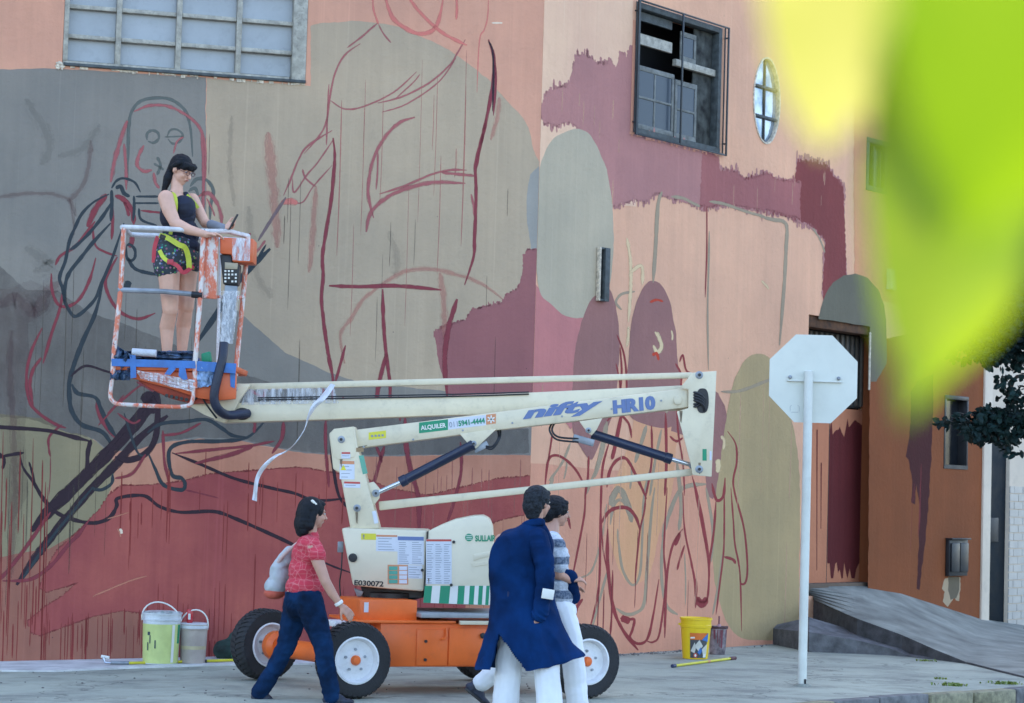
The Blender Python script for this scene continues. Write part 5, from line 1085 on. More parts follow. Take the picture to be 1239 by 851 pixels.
MB().lathe([(.038, 0), (.038, cz.z + .06), (.032, cz.z + .065)], p0, (0, 0, 1), 20).build('pole', SGP, sg)
bx = at(985.5, 461.5, Ys + .06); MB().box((bx.x, Ys + .058, bx.z), (.47, .020, .012)).build('crossbar', SGP, sg, bevel=.002)
for dx in (-.21, .205): MB().lathe([(.016, .018), (.016, 0), (.008, -.006)], Vector((bx.x + dx, Ys + .045, bx.z + .03)), (0, 1, 0), 10).build('bolt', STEEL, sg)
g = MB()
for q in ((956, 492, 956, 498), (967, 492, 967, 498), (956, 492, 958, 490.5), (965, 490.5, 967, 492), (957, 499, 966, 499)): g.tube([at(q[0], q[1], Ys + .069), at(q[2] + .01, q[3] + .01, Ys + .069)], .0015, 5)
g.build('stamped_mark', mat('sign_mark_grey', (.35, .37, .40), .6), pl)
MB().lathe([(.075, 0), (.07, .008), (.045, .02), (.04, .02)], p0, (0, 0, 1), 18).build('concrete_footing', conc_m, sg)
MB().box((p0.x + .02, Ys - .034, .035), (.02, .012, .05)).build('pole_label', BLACK, sg)

def bucket(name, label, cat, x, ybase, r0, r1, h, m, rimm, handle=None, lid=None, grp=None, seed=0):
    p = onz(x, ybase, gz(onz(x, ybase).x) + .014 * (x < 400)); 
    e = thing(name, label, cat, p, grp)
    MB().lathe([(r0 * .97, .0), (r0, .004), (r0 + (r1 - r0) * .85, h * .85), (r1 * 1.04, h * .855), (r1 * 1.05, h * .885), (r1 * 1.0, h * .89), (r1 * 1.01, h * .97), (r1 * 1.06, h * .975), (r1 * 1.06, h), (r1 * .97, h), (r1 * .95, h * .93), (r1 * .94, h * .9), (.01, h * .9)], p, (0, 0, 1), 36).build('bucket_body', m, e)
    return e, p
# left group by the wall
LIME = mat('lime_green_label', (.58, .66, .24), .5, var=.1, scale=6, dirt=.12); WPL = mat('white_plastic', (.62, .66, .68), .45, var=.12, scale=9, dirt=.3)
e, p = bucket('paint_bucket', 'large white paint bucket with pale green label, tallest of the pair by the red wall', 'bucket', 194, 803, .150, .165, .44, WPL, WPL)
def arcsheet(name, p, a0, a1, r0, r1, z0, z1, m, parent, n=18, off=.003):
    g = MB()
    for i in range(n + 1):
        a = a0 + (a1 - a0) * i / n
        for r, z in ((r0, z0), (r1, z1)): g.v.append(p + Vector(((r + off) * math.cos(a), (r + off) * math.sin(a), z)))
    g.f = [(2 * i, 2 * i + 2, 2 * i + 3, 2 * i + 1) for i in range(n)]
    return g.build(name, m, parent, smooth=9)
arcsheet('bucket_label', p, R(183), R(352), .150, .1605, .01, .345, LIME, e)
arcsheet('label_stripe', p, R(312), R(322), .150, .1605, .02, .34, WHITE, e, 4, .005); arcsheet('label_stripe', p, R(336), R(350), .1535, .1595, .18, .34, GREEN, e, 4, .005)
for a, z in ((232, .25), (258, .14), (232, .12), (240, .18)): arcsheet('label_print', p, R(a), R(a + (10 if z > .2 else 4)), .155, .156, z, z + (.03 if z > .2 else .07), mat('dark_print', (.03, .06, .07), .5), e, 3, .006)
def handle(p, r, z, h, m, parent, tilt=0, lean=0):
    pts = [p + Vector((r * math.cos(t) + lean * math.sin(t), tilt * math.sin(t) - .02, z + h * math.sin(t))) for t in [math.pi * i / 14 for i in range(15)]]
    MB().tube(pts, .0065, 8).build('handle', m, parent)
handle(p, .168, .37, .16, WHITE, e, -.03, -.03)
g = MB(); g.lathe([(.155, .438), (.16, .446), (.12, .452), (.01, .45)], p, (0, 0, 1), 30); g.build('lid', mat('lid_wet_paint', (.55, .62, .62), .4, var=.4, scale=20, dirt=.5), e)
for k, (dx, c_) in enumerate(((.02, 'g'), (.08, 'g'), (.05, 'b'))): MB().ell(p + Vector((dx, -.12 + .03 * k, .445)), (.03, .02, .008)).build('paint_blob', mat('teal_paint', (.03, .30, .26), .4), e)
e, p = bucket('paint_bucket', 'smaller translucent beige bucket with a red can on its lid, right of the green one', 'bucket', 233, 802, .108, .120, .335, mat('milky_bucket', (.42, .36, .31), .4, var=.15, scale=5, dirt=.15), WPL)
arcsheet('paint_level', p, R(190), R(350), .110, .1105, .12, .15, mat('yellowish_band', (.50, .44, .26), .5, var=.2), e)
MB().lathe([(.12, .30), (.126, .30), (.126, .338), (.11, .345), (.01, .345)], p, (0, 0, 1), 30).build('lid', WPL, e)
handle(p, .124, .31, .15, WHITE, e, -.03, .02)
q = p + Vector((-.035, -.03, .345)); c = thing('drink_can', 'small red can standing on the beige bucket lid', 'can', q)
MB().lathe([(.024, 0), (.029, .008), (.029, .10), (.024, .115), (.02, .113)], q, (0, 0, 1), 20).build('can_body', mat('can_red', (.55, .03, .04), .3, coat=.3), c)
arcsheet('can_mark', q, R(250), R(290), .029, .029, .03, .08, WHITE, c, 4, .001)
# black roller tray / tool behind
q = onz(170, 801, -.05); q.y += .15
e = thing('paint_tray', 'black roller tray jutting out behind the green labelled bucket', 'paint tray', q + Vector((0, 0, .26)))
MB().box(q + Vector((-.03, .02, .28)), (.24, .12, .035), R(5)).build('tray', BLACK, e, bevel=.01); MB().tube([q + Vector((-.02, .0, .31)), q + Vector((.05, -.02, .335)), q + Vector((.12, 0, .33))], .012, 8).build('tray_handle', STEEL, e)
# the tray rests on an upturned pail
MB().lathe([(.07, -.27), (.07, .0), (.05, .001)], q + Vector((.03, .03, .262)), (0, 0, 1), 16).build('tray_stand', BLACK, e)
# dark green bag by the far wheel
gb = thing('tool_bag', 'dark green and brown cloth tool bag slumped by the far tyre', 'bag', onz(276, 800, gz(-2.6)) + Vector((0, .1, 0)))
q = gb.location
g = MB().cap(q + Vector((-.05, 0, .09)), .095, q + Vector((.12, 0, .10)), .10).cap(q + Vector((0, 0, .12)), .08, q + Vector((.10, .02, .27)), .045).cap(q + Vector((.02, 0, .07)), .07, q + Vector((.14, 0, .06)), .07)
blob('bag_body', g, mat('dark_green_cloth', (.025, .055, .045), .9, var=.5, scale=8, dirt=.4), gb, .012, 4, .008)
g = MB().cap(q + Vector((.06, -.09, .05)), .035, q + Vector((.04, -.08, .16)), .02); blob('green_flap', g, mat('bright_green_cloth', (.01, .25, .12), .8), gb, .008, 3, .004)
MB().box(q + Vector((.07, -.03, .30)), (.05, .04, .03), R(20)).build('red_buckle', REDP, gb, bevel=.006)

def pole_tool(name, label, pts, r, m, endm, ends):
    P = [Vector(q) for q in pts]; e = thing(name, label, 'roller pole', P[0]); MB().tube(P, r, 12).build('pole', m, e); return e, P
YP = mat('yellow_pole', (.62, .56, .03), .45, var=.1, dirt=.2, scale=12)
def gp(x, y, up=.016):
    q = onz(x, y); q.z = gz(q.x) + up; return q
q0, q1 = gp(156, 802.5, .030), gp(305, 802.5, .030)
e, P = pole_tool('roller_pole', 'long yellow extension pole lying along the foot of the red wall', [q0, q1], .012, YP, None, None)
MB().tube([q0 + Vector((-.16, 0, 0)), q0], .017, 10).build('pole_grip', STEEL, e); MB().tube([q0 + Vector((-.15, -.02, 0)), q0 + Vector((-.20, -.02, .0)), q0 + Vector((-.22, -.02, .045))], .011, 8).build('roller_frame', CHROME, e); MB().tube([q0 + Vector((-.17, .0, .04)), q0 + Vector((-.24, .0, .05))], .014, 10).build('roller', WHITE, e)
for k in (.25, .6): 
    c = q0.lerp(q1, k); MB().tube([c, c + Vector((.03, 0, 0))], .0145, 10).build('collar', BLACK, e)
q0, q1 = gp(815, 808, .016), gp(884, 799, .016)
e, P = pole_tool('roller_pole', 'short yellow pole with dark red grip lying in front of the yellow bucket', [q0, q1], .012, YP, None, None)
d = (q1 - q0).normalized(); MB().tube([q0 - d * .03, q0 + d * .035], .017, 10).build('end_cap', mat('navy_cap', (.02, .03, .08), .5), e); MB().tube([q1 - d * .02, q1 + d * .09, q1 + d * .11 + Vector((0, -.03, 0))], .017, 10).build('grip', mat('dark_red_rubber', (.11, .03, .035), .6), e); MB().tube([q0.lerp(q1, .58), q0.lerp(q1, .62)], .0135, 10).build('collar', ORANGEP, e)
# yellow bucket and paint-stained pail
YB = mat('yellow_plastic', (.82, .56, .01), .38, var=.06, scale=3, dirt=.1)
p = gp(841, 797, 0); e = thing('paint_bucket', 'bright yellow paint bucket with a picture label against the pink wall', 'bucket', p)
MB().lathe([(.118, 0), (.122, .004), (.146, .30), (.152, .305), (.153, .325), (.148, .33), (.150, .375), (.158, .378), (.158, .395), (.148, .396), (.145, .385), (.01, .385)], p, (0, 0, 1), 40).build('bucket_body', YB, e)
def sheet(a0, a1, z0, z1, m, off=.004, nm='label_picture'): return arcsheet(nm, p, R(a0), R(a1), .122 + .024 * z0 / .3, .122 + .024 * z1 / .3, z0, z1, m, e, 10, off)
sheet(243, 318, .015, .255, mat('picture_dark', (.07, .07, .075), .5), .003); sheet(243, 318, .19, .255, mat('picture_orange', (.68, .16, .02), .5), .005)
def tri_on(pts, m, off, nm='label_shape'):
    g = MB(); P_ = [p + Vector(((.122 + .024 * z / .3 + off) * math.cos(R(a)), (.122 + .024 * z / .3 + off) * math.sin(R(a)), z)) for a, z in pts]
    c_ = sum(P_, Vector()) / len(P_); g.v = P_ + [c_ + (c_ - p).normalized() * .0]; n = len(P_); g.f = [(i, (i + 1) % n, n) for i in range(n)]; g.build(nm, m, e, smooth=0)
CRP = mat('picture_cream', (.62, .60, .52), .5)
BLS = mat('picture_blue', (.04, .16, .45), .5); tri_on([(290, .19), (318, .255), (318, .17)], BLS, .010); tri_on([(262, .13), (280, .19), (296, .13), (278, .08)], CRP, .009); tri_on([(246, .08), (262, .165), (268, .12), (262, .06)], CRP, .009)
tri_on([(292, .10), (316, .15), (316, .05), (300, .03)], CRP, .009); tri_on([(274, .07), (286, .12), (293, .08), (283, .045)], BLS, .011); tri_on([(246, .215), (262, .218), (262, .203), (246, .200)], WHITE, .010)
tri_on([(266 + 8 * math.cos(t), .04 + .024 * math.sin(t)) for t in [2 * math.pi * i / 14 for i in range(14)]], REDP, .011); tri_on([(266 + 4 * math.cos(t), .04 + .013 * math.sin(t)) for t in [2 * math.pi * i / 14 for i in range(14)]], WHITE, .013); tri_on([(298, .05), (312, .055), (312, .02), (298, .02)], WHITE, .012)
MB().box(p + Vector((-.155, 0, .33)), (.03, .04, .02)).build('handle_lug', YB, e, bevel=.004)
p = gp(868, 792, 0); e = thing('paint_pail', 'grey translucent pail streaked with dark red paint beside the yellow bucket', 'pail', p)
MB().lathe([(.075, 0), (.078, .004), (.092, .26), (.098, .262), (.098, .28), (.088, .28), (.075, .02), (.01, .02)], p, (0, 0, 1), 28).build('pail_body', mat('stained_pail', (.30, .25, .27), .4, var=.5, scale=12, dirt=.6), e)
arcsheet('rim_stain', p, R(150), R(390), .097, .097, .258, .282, mat('rim_dark_red', (.06, .02, .03), .4), e, 20, .004)
rr = random.Random(5)
for k in range(7): a = rr.uniform(200, 330); arcsheet('paint_run', p, R(a), R(a + rr.uniform(4, 14)), .08, .093, rr.uniform(.06, .15), .25, mat('pail_red_run', (.20, .05, .07), .4), e, 3, .003)
bs = thing('paint_brush', 'long handled brush standing upright in the streaked pail', 'brush', p + Vector((.01, .0, .02)))
MB().tube([p + Vector((.01, .0, .02)), p + Vector((.012, .03, .38))], .008, 8).build('handle', mat('dark_red_stick', (.17, .05, .06), .5), bs); MB().tube([p + Vector((.011, .0, .18)), p + Vector((.0112, .012, .30))], .018, 10).build('ferrule', mat('pink_grip', (.55, .30, .34), .5), bs)
# weeds at the kerb
WD, N, L, B = newmat('weed_green'); v = pos(N, L); L.new(mixc(N, L, rng(N, L, nz(N, L, v, 30, 3), .3, .7), (.08, .14, .02), (.25, .30, .05)), B.inputs['Base Color'])
def weeds(x, y, sp_, n, hh, seed, z=0):
    r = random.Random(seed); c = onz(x, y, z); g = MB()
    for _ in range(n):
        q = c + Vector((r.gauss(0, sp_), r.gauss(0, sp_ * .5), 0)); a = r.uniform(0, 6.28); h = r.uniform(.4, 1) * hh; l = Vector((math.cos(a), math.sin(a), 0)); s_ = Vector((-l.y, l.x, 0)) * .006
        g.add([q - s_, q + s_, q + l * h * .5 + Vector((0, 0, h)) + s_ * 1.6, q + l * h * .9 + Vector((0, 0, h * .9)), q + l * h * .5 + Vector((0, 0, h)) - s_ * 1.6], [(0, 1, 2, 4), (4, 2, 3)])
    o = g.build('weeds', WD, smooth=0); o['kind'] = 'stuff'
weeds(1152, 830, .06, 90, .03, 1); weeds(1216, 828, .06, 70, .03, 2); weeds(1120, 800, .05, 40, .02, 3); weeds(1136, 822, .03, 20, .02, 4)
# loose rubble along the wall foot
r = random.Random(8); g = MB()
for _ in range(260):
    x = r.uniform(740, 830) if r.random() < .5 else r.uniform(0, 1240)
    q = WR.hit(x, 786, r.uniform(.02, .2)) if x > 660 and x < 930 else gp(x, r.uniform(806, 850), 0)
    if 660 < x < 930: q.z = 0
    elif x > 930: continue
    q.z += .004; s_ = r.uniform(.004, .013); g.ell(q, (s_, s_ * r.uniform(.5, 1), s_ * .5), n=5, k=3)
o = g.build('rubble', mat('rubble_grey', (.2, .19, .18), .9, var=.4), smooth=0); o['kind'] = 'stuff'

# ------------------------------------------------------------------ street tree at the right, deep shade put into its dark leaf colour
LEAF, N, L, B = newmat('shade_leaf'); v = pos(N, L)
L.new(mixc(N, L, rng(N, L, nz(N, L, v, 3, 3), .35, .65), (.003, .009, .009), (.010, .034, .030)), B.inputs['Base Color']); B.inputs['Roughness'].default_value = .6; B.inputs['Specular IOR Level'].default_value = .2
BARK = mat('tree_bark', (.05, .04, .035), .9, var=.4, scale=14, bmp=.8)
tp_ = onz(1330, 815); TY = tp_.y
tr = thing('street_tree', 'dark leafy street tree reaching in from the right before the white house', 'tree', tp_)
trunk = MB().tube(spline([tp_, tp_ + Vector((-.04, .02, 1.2)), tp_ + Vector((.05, .05, 2.3)), tp_ + Vector((0, .1, 3.6)), tp_ + Vector((.1, .1, 5))], 5), [.13 - .004 * i for i in range(21)], 12).build('trunk', BARK, tr)
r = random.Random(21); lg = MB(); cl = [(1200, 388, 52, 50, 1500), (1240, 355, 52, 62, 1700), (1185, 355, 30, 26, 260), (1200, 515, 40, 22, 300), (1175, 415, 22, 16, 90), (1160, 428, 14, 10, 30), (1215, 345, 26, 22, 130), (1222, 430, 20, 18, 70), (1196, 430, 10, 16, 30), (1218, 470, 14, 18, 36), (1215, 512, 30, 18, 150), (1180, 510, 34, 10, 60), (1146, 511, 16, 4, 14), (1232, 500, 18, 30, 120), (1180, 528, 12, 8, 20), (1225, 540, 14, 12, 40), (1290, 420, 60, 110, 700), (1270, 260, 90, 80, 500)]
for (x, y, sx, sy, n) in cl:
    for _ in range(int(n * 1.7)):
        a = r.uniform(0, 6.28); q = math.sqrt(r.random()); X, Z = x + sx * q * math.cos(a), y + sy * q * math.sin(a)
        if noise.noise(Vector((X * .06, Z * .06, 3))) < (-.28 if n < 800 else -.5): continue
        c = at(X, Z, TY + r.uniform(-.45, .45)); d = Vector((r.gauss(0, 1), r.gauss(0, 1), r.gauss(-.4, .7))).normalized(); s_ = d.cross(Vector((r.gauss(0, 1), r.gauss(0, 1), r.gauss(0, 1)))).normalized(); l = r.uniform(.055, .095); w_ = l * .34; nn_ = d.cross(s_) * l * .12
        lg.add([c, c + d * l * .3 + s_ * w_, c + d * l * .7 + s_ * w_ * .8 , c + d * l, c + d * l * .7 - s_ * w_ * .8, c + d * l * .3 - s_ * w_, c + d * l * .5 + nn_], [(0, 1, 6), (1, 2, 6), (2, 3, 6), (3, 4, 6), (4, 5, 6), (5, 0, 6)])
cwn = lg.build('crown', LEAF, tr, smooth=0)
for pts in ([(1330, 560), (1280, 520), (1225, 512), (1180, 511), (1140, 510)], [(1325, 500), (1270, 440), (1220, 400), (1165, 425)], [(1320, 450), (1260, 380), (1215, 345)], [(1280, 480), (1235, 455), (1222, 475), (1216, 500)]):
    sp_ = spline([tuple(at(x, y, TY)) for x, y in pts], 5); MB().tube(sp_, [.022 * (1 - i / len(sp_)) + .004 for i in range(len(sp_))], 7).build('branch', BARK, tr)

# ------------------------------------------------------------------ sunlit twig hanging close to the camera
LF, N, L, B = newmat('sunlit_young_leaf')
out = [n for n in N if n.type == 'OUTPUT_MATERIAL'][0]
v = pos(N, L); tcol = mixc(N, L, rng(N, L, nz(N, L, v, 22, 3), .35, .65), (.11, .19, .004), (.20, .26, .008))
B.inputs['Base Color'].default_value = (.08, .17, .012, 1); B.inputs['Roughness'].default_value = .4
T_ = N.new('ShaderNodeBsdfTranslucent'); L.new(tcol, T_.inputs[0]); ms = N.new('ShaderNodeMixShader'); ms.inputs[0].default_value = .6
L.new(B.outputs[0], ms.inputs[1]); L.new(T_.outputs[0], ms.inputs[2]); L.new(ms.outputs[0], out.inputs[0])
LF2 = LF.copy(); LF2.name = 'pale_sunlit_leaf'
for n in LF2.node_tree.nodes:
    if n.type == 'MIX': n.inputs[6].default_value = (.30, .29, .06, 1); n.inputs[7].default_value = (.36, .34, .09, 1)
LF3 = LF.copy(); LF3.name = 'shaded_leaf'  # shading by overlapping leaves put into a darker leaf colour
for n in LF3.node_tree.nodes:
    if n.type == 'MIX': n.inputs[6].default_value = (.095, .165, .001, 1); n.inputs[7].default_value = (.125, .20, .002, 1)
tw = thing('leafy_twig', 'bright lime green leaves hanging out of focus close to the camera', 'twig', at(1260, -160, .75))
def leaf(base, tip, wpx, Y, Yt, m, curl=.012, n=14, blunt=.75):
    A, Bv = at(*base, Y), at(*tip, Yt); d = Bv - A; L_ = d.length; d.normalize(); s_ = d.cross(Vector((0, 1, 0))).normalized(); nr = s_.cross(d)
    g = MB(); W_ = wpx * Y / F
    for i in range(n + 1):
        t = i / n; wd = W_ * .5 * (math.sin(math.pi * min(1, t * 1.02 + .02) ** .85) ** blunt if 0 < t < 1 else .02)
        for j in range(-3, 4):
            q = j / 3; g.v.append(A + d * (L_ * t) + s_ * (wd * q) + nr * (curl * (q * q * .6 - math.sin(math.pi * t) * .6) + .0016 * math.sin(t * 40) * abs(q)))
    g.f = [(i * 7 + j, i * 7 + j + 1, (i + 1) * 7 + j + 1, (i + 1) * 7 + j) for i in range(n) for j in range(6)]
    o = g.build('leaf', m, tw, smooth=9); return o
leaf((1150, -300), (1078, 190), 230, .78, .76, LF2, curl=.002, blunt=.45); leaf((1010, -300), (996, 182), 175, .72, .72, LF2, curl=.002, blunt=.4); leaf((1274, -130), (1100, 505), 285, .78, .72, LF); leaf((1370, -280), (1160, 300), 420, .46, .48, LF3, curl=.004); leaf((1180, -200), (1150, 120), 150, .86, .84, LF)
leaf((1420, -30), (1160, 325), 180, .80, .76, LF); leaf((1030, -260), (960, -20), 120, .8, .8, LF)
MB().tube(spline([tuple(at(1500, -300, .95)), tuple(at(1380, -150, .85)), tuple(at(1250, -170, .78)), tuple(at(1090, -210, .75)), tuple(at(1000, -280, .75))], 6), .0016, 8).build('stem', mat('green_stem', (.12, .2, .03), .5), tw)

# ================================================================== PEOPLE
SKIN = mat('skin', (.50, .27, .19), .5, var=.07, scale=12, bmp=.05); SKL = mat('skin_light', (.66, .38, .27), .5, var=.07, scale=12, bmp=.05)
HAIR = mat('black_hair', (.006, .008, .012), .6, spec=.25, var=.4, scale=30, bmp=.5, bscale=120); HGR = mat('dark_grey_hair', (.022, .027, .034), .75, spec=.25, var=.6, scale=40, bmp=.8, bscale=120)
LIP = mat('lips', (.38, .12, .10), .5); EYE = mat('eye_dark', (.02, .015, .015), .2); EYW = mat('eye_white', (.6, .58, .55), .3)
def basis(yaw, pitch=0, roll=0):
    """columns: left, forward, up; yaw measured from +X"""
    f = Vector((math.cos(yaw) * math.cos(pitch), math.sin(yaw) * math.cos(pitch), math.sin(pitch))); l = Vector((-math.sin(yaw), math.cos(yaw), 0)); u = f.cross(l) if False else l.cross(f) * -1
    l = (Matrix.Rotation(roll, 3, f) @ l); u = (Matrix.Rotation(roll, 3, f) @ u)
    return l, f, u
def BM(l, f, u): return Matrix(((l.x, f.x, u.x), (l.y, f.y, u.y), (l.z, f.z, u.z)))
def head(mb, c, yaw, pitch=0, roll=0, s=1.0):
    l, f, u = basis(yaw, pitch, roll); Q = BM(l, f, u); c = Vector(c); o = lambda a, b, d: c + (l * a + f * b + u * d) * s
    mb.ell(o(0, -.008, .025), (.074 * s, .094 * s, .090 * s), Q); mb.ell(o(0, .025, -.035), (.058 * s, .066 * s, .075 * s), Q)
    mb.ell(o(0, .055, -.085), (.026 * s, .026 * s, .022 * s), Q)                     # chin
    mb.cap(o(0, .088, .012), .009 * s, o(0, .112, -.028), .0135 * s)                   # nose
    mb.ell(o(0, .088, -.056), (.022 * s, .010 * s, .011 * s), Q)                        # mouth
    mb.ell(o(0, .078, .028), (.05 * s, .018 * s, .012 * s), Q)                          # brow
    for sd_ in (-1, 1):
        mb.ell(o(.076 * sd_, -.005, -.005), (.010 * s, .020 * s, .032 * s), Q); mb.ell(o(.034 * sd_, .066, -.028), (.022 * s, .022 * s, .022 * s), Q)
    return o, Q
def face_parts(o, Q, s, root):
    for sd_ in (-1, 1):
        MB().ell(o(.031 * sd_, .083, .008), (.014 * s, .008 * s, .007 * s), Q).build('eye', EYW, root); MB().ell(o(.031 * sd_, .0895, .008), (.006 * s, .004 * s, .006 * s), Q).build('iris', EYE, root)
        MB().cap(o(.016 * sd_, .094, .032), .0035 * s, o(.048 * sd_, .084, .030), .003 * s, 8).build('eyebrow', HAIR, root)
    MB().ell(o(0, .098, -.055), (.020 * s, .006 * s, .0055 * s), Q).build('mouth', LIP, root)
def hand(mb, wrist, dirv, palmn, s=1.0, curl=.35, spread=.10, side=1):
    """palm, four unequal fingers and a thumb from the side of the palm"""
    d = Vector(dirv).normalized(); n = Vector(palmn); n = (n - d * n.dot(d)).normalized(); a = d.cross(n) * side; w = Vector(wrist)
    mb.cap(w, .022 * s, w + d * .035 * s, .022 * s)
    for q in (-.024, -.008, .008, .024): mb.cap(w + d * .03 * s + a * q * s * .8, .014 * s, w + d * .085 * s + a * q * s * 1.15, .0125 * s)
    for q, L_ in ((-.028, .058), (-.0095, .070), (.0095, .076), (.028, .066)):
        p = w + d * .085 * s + a * q * s * 1.15; dd = (d + a * q * spread * 30 * .1).normalized(); c_ = curl
        for k, fr in enumerate((.42, .32, .26)):
            dd = (dd * math.cos(c_) + n * math.sin(c_)).normalized(); p2 = p + dd * L_ * s * fr; mb.cap(p, (.0092 - k * .0008) * s, p2, (.0086 - k * .001) * s, 8); p = p2; c_ = curl * 1.1
    p = w + d * .025 * s + a * .022 * s; dd = (d * .75 + a * .75 + n * .3).normalized()
    for L_ in (.036, .030, .022): p2 = p + dd * L_ * s; mb.cap(p, .0105 * s, p2, .0095 * s, 8); p = p2; dd = (dd + d * .4 + n * .15).normalized()
def shoe(name, ank, yaw, m, root, pitch=0, s=1.0, sole=None):
    l, f, u = basis(yaw, pitch); Q = BM(l, f, u); c = Vector(ank); o = lambda a, b, d: c + (l * a + f * b + u * d) * s
    g = MB().ell(o(0, -.025, -.045), (.036 * s, .045 * s, .035 * s), Q).ell(o(0, .05, -.05), (.04 * s, .075 * s, .030 * s), Q).ell(o(0, .12, -.055), (.042 * s, .06 * s, .024 * s), Q).cap(o(0, -.01, .0), .040 * s, o(0, -.01, -.05), .04 * s).cap(o(0, .02, -.01), .035 * s, o(0, .08, -.04), .03 * s)
    sh = blob(name, g, m, root, .007, 3)
    MB().prism([o(a, b, -.085) for a, b in ((-.036, -.06), (.036, -.06), (.042, .08), (.030, .165), (0, .185), (-.030, .165), (-.042, .08))], u * .02 * s).build('sole', sole or BLACK, root, bevel=.005)
    return sh
J = lambda x, y, Y: at(x, y, Y)

# ---- woman in the red top, walking right
Y = 16.1; yw = R(18)
pw = thing('person', 'woman with shoulder length black hair, red patterned top and blue jeans walking', 'person', onz(362, 848))
f = Vector((math.cos(yw), math.sin(yw), 0)); l = Vector((-math.sin(yw), math.cos(yw), 0))
b = MB(); HC = J(379, 622, Y); o, Q = head(b, HC, R(28), R(-4), 0, .93)
neck = J(376, 650, Y); sh = J(373, 666, Y); hip = J(366, 716, Y)
b.cap(o(0, -.02, -.07), .048, neck, .052); b.cap(neck, .055, sh - Vector((0, 0, .03)), .09); b.ell(sh - Vector((0, 0, .05)), (.10, .10, .12)); b.ell(J(368, 700, Y), (.10, .10, .15)); b.ell(hip, (.12, .13, .10))
RS = J(379, 663, Y - .17); RE = J(394, 704, Y - .22); RW = J(412, 732, Y - .20); LS = J(372, 662, Y + .17); LE = J(356, 700, Y + .24); LW = J(350, 722, Y + .18)
b.cap(RS, .052, J(386, 683, Y - .2), .046).cap(J(386, 683, Y - .2), .046, RE, .037).cap(RE, .038, J(402, 718, Y - .21), .034).cap(J(402, 718, Y - .21), .034, RW, .023)
b.cap(LS, .05, LE, .038).cap(LE, .036, LW, .026); hand(b, LW, (.2, 0, -1), (.3, .6, 0), .95)
hand(b, RW, Vector((.62, .1, -.62)), (0, .5, -.5), .95, .22, side=-1)
HIPR, HIPL = J(372, 722, Y - .08), J(362, 722, Y + .08); RK, LK = J(391, 781, Y - .09), J(346, 782, Y + .08); RA, LA = J(401, 840, Y - .08), J(316, 836, Y + .09)
for a_, k_, c_ in ((HIPR, RK, RA), (HIPL, LK, LA)): b.cap(a_, .085, k_, .055).cap(k_, .055, c_, .038)
blob('body', b, SKIN, pw, .006, 3); face_parts(o, Q, .93, pw)
h = MB().ell(o(0, -.025, .040), (.086, .100, .088), Q).ell(o(0, -.075, -.01), (.082, .060, .09), Q).ell(o(0, -.085, -.075), (.085, .055, .085), Q).ell(o(0, -.08, -.125), (.078, .045, .06), Q).cap(o(-.07, -.02, .03), .026, o(-.075, -.05, -.10), .030).cap(o(.07, -.02, .03), .026, o(.075, -.05, -.10), .030).ell(o(0, .045, .085), (.06, .04, .022), Q)
blob('hair', h, HAIR, pw, .008, 3, .004, 30)
MB().cap(o(-.075, -.02, .075), .012, o(-.065, -.045, .095), .014).ell(o(-.05, -.05, .098), (.022, .012, .008), Q).build('hair_clip', mat('cream_clip', (.6, .58, .5), .5), pw)
# top
rtop, N, L, B = newmat('red_patterned_cloth'); v = pos(N, L)
br = N.new('ShaderNodeTexVoronoi'); L.new(v, br.inputs['Vector']); br.feature = 'DISTANCE_TO_EDGE'; br.inputs['Scale'].default_value = 17
wv = N.new('ShaderNodeTexWave'); L.new(v, wv.inputs[0]); wv.inputs['Scale'].default_value = 9; wv.inputs['Distortion'].default_value = 6; wv.bands_direction = 'Z'
c1 = mixc(N, L, rng(N, L, br.outputs['Distance'], .02, .06, .38, 0), (.50, .035, .06), (.66, .25, .25)); c1 = mixc(N, L, rng(N, L, wv.outputs[0], .8, .95, 0, .12), c1, (.68, .36, .32)); L.new(c1, B.inputs['Base Color']); B.inputs['Roughness'].default_value = .85; bump(N, L, B, nz(N, L, v, 14, 4), .4, .02)
t = MB(); t.cap(J(372, 660, Y - .09), .075, J(371, 660, Y + .10), .075).ell(J(371, 672, Y), (.105, .17, .12), BM(*basis(yw))[:] and Matrix.Rotation(yw - R(0), 3, 'Z')).ell(J(368, 692, Y), (.112, .16, .14), Matrix.Rotation(yw, 3, 'Z')).ell(J(369, 710, Y), (.142, .182, .10), Matrix.Rotation(yw, 3, 'Z')).ell(J(382, 677, Y - .02), (.07, .12, .075), Matrix.Rotation(yw, 3, 'Z'))
t.cap(J(379, 661, Y - .15), .062, J(384, 672, Y - .19), .060).cap(J(372, 661, Y + .15), .06, J(368, 674, Y + .2), .058).cap(J(376, 650, Y), .062, J(374, 656, Y), .075)
blob('top', t, rtop, pw, .008, 3, .006, 9)
denim = mat('blue_denim', (.005, .024, .070), .9, spec=.12, var=.4, scale=7, bmp=.5, bscale=14)
t = MB(); t.ell(J(366, 722, Y), (.125, .165, .105), Matrix.Rotation(yw, 3, 'Z')).cap(J(361, 727, Y), .105, J(362, 735, Y), .10)
t.cap(HIPR, .105, J(383, 756, Y - .09), .088).cap(J(383, 756, Y - .09), .088, RK, .068).cap(RK, .068, J(395, 808, Y - .09), .066).cap(J(395, 808, Y - .09), .066, J(401, 842, Y - .08), .062)
t.cap(HIPL, .105, J(353, 758, Y + .08), .088).cap(J(353, 758, Y + .08), .088, LK, .068).cap(LK, .068, J(332, 810, Y + .08), .062).cap(J(332, 810, Y + .08), .062, J(314, 838, Y + .09), .060)
blob('jeans', t, denim, pw, .008, 2, .007, 9)
SH = mat('dark_shoe', (.018, .024, .045), .6, var=.4, scale=20); SO = mat('grey_sole', (.35, .36, .38), .7)
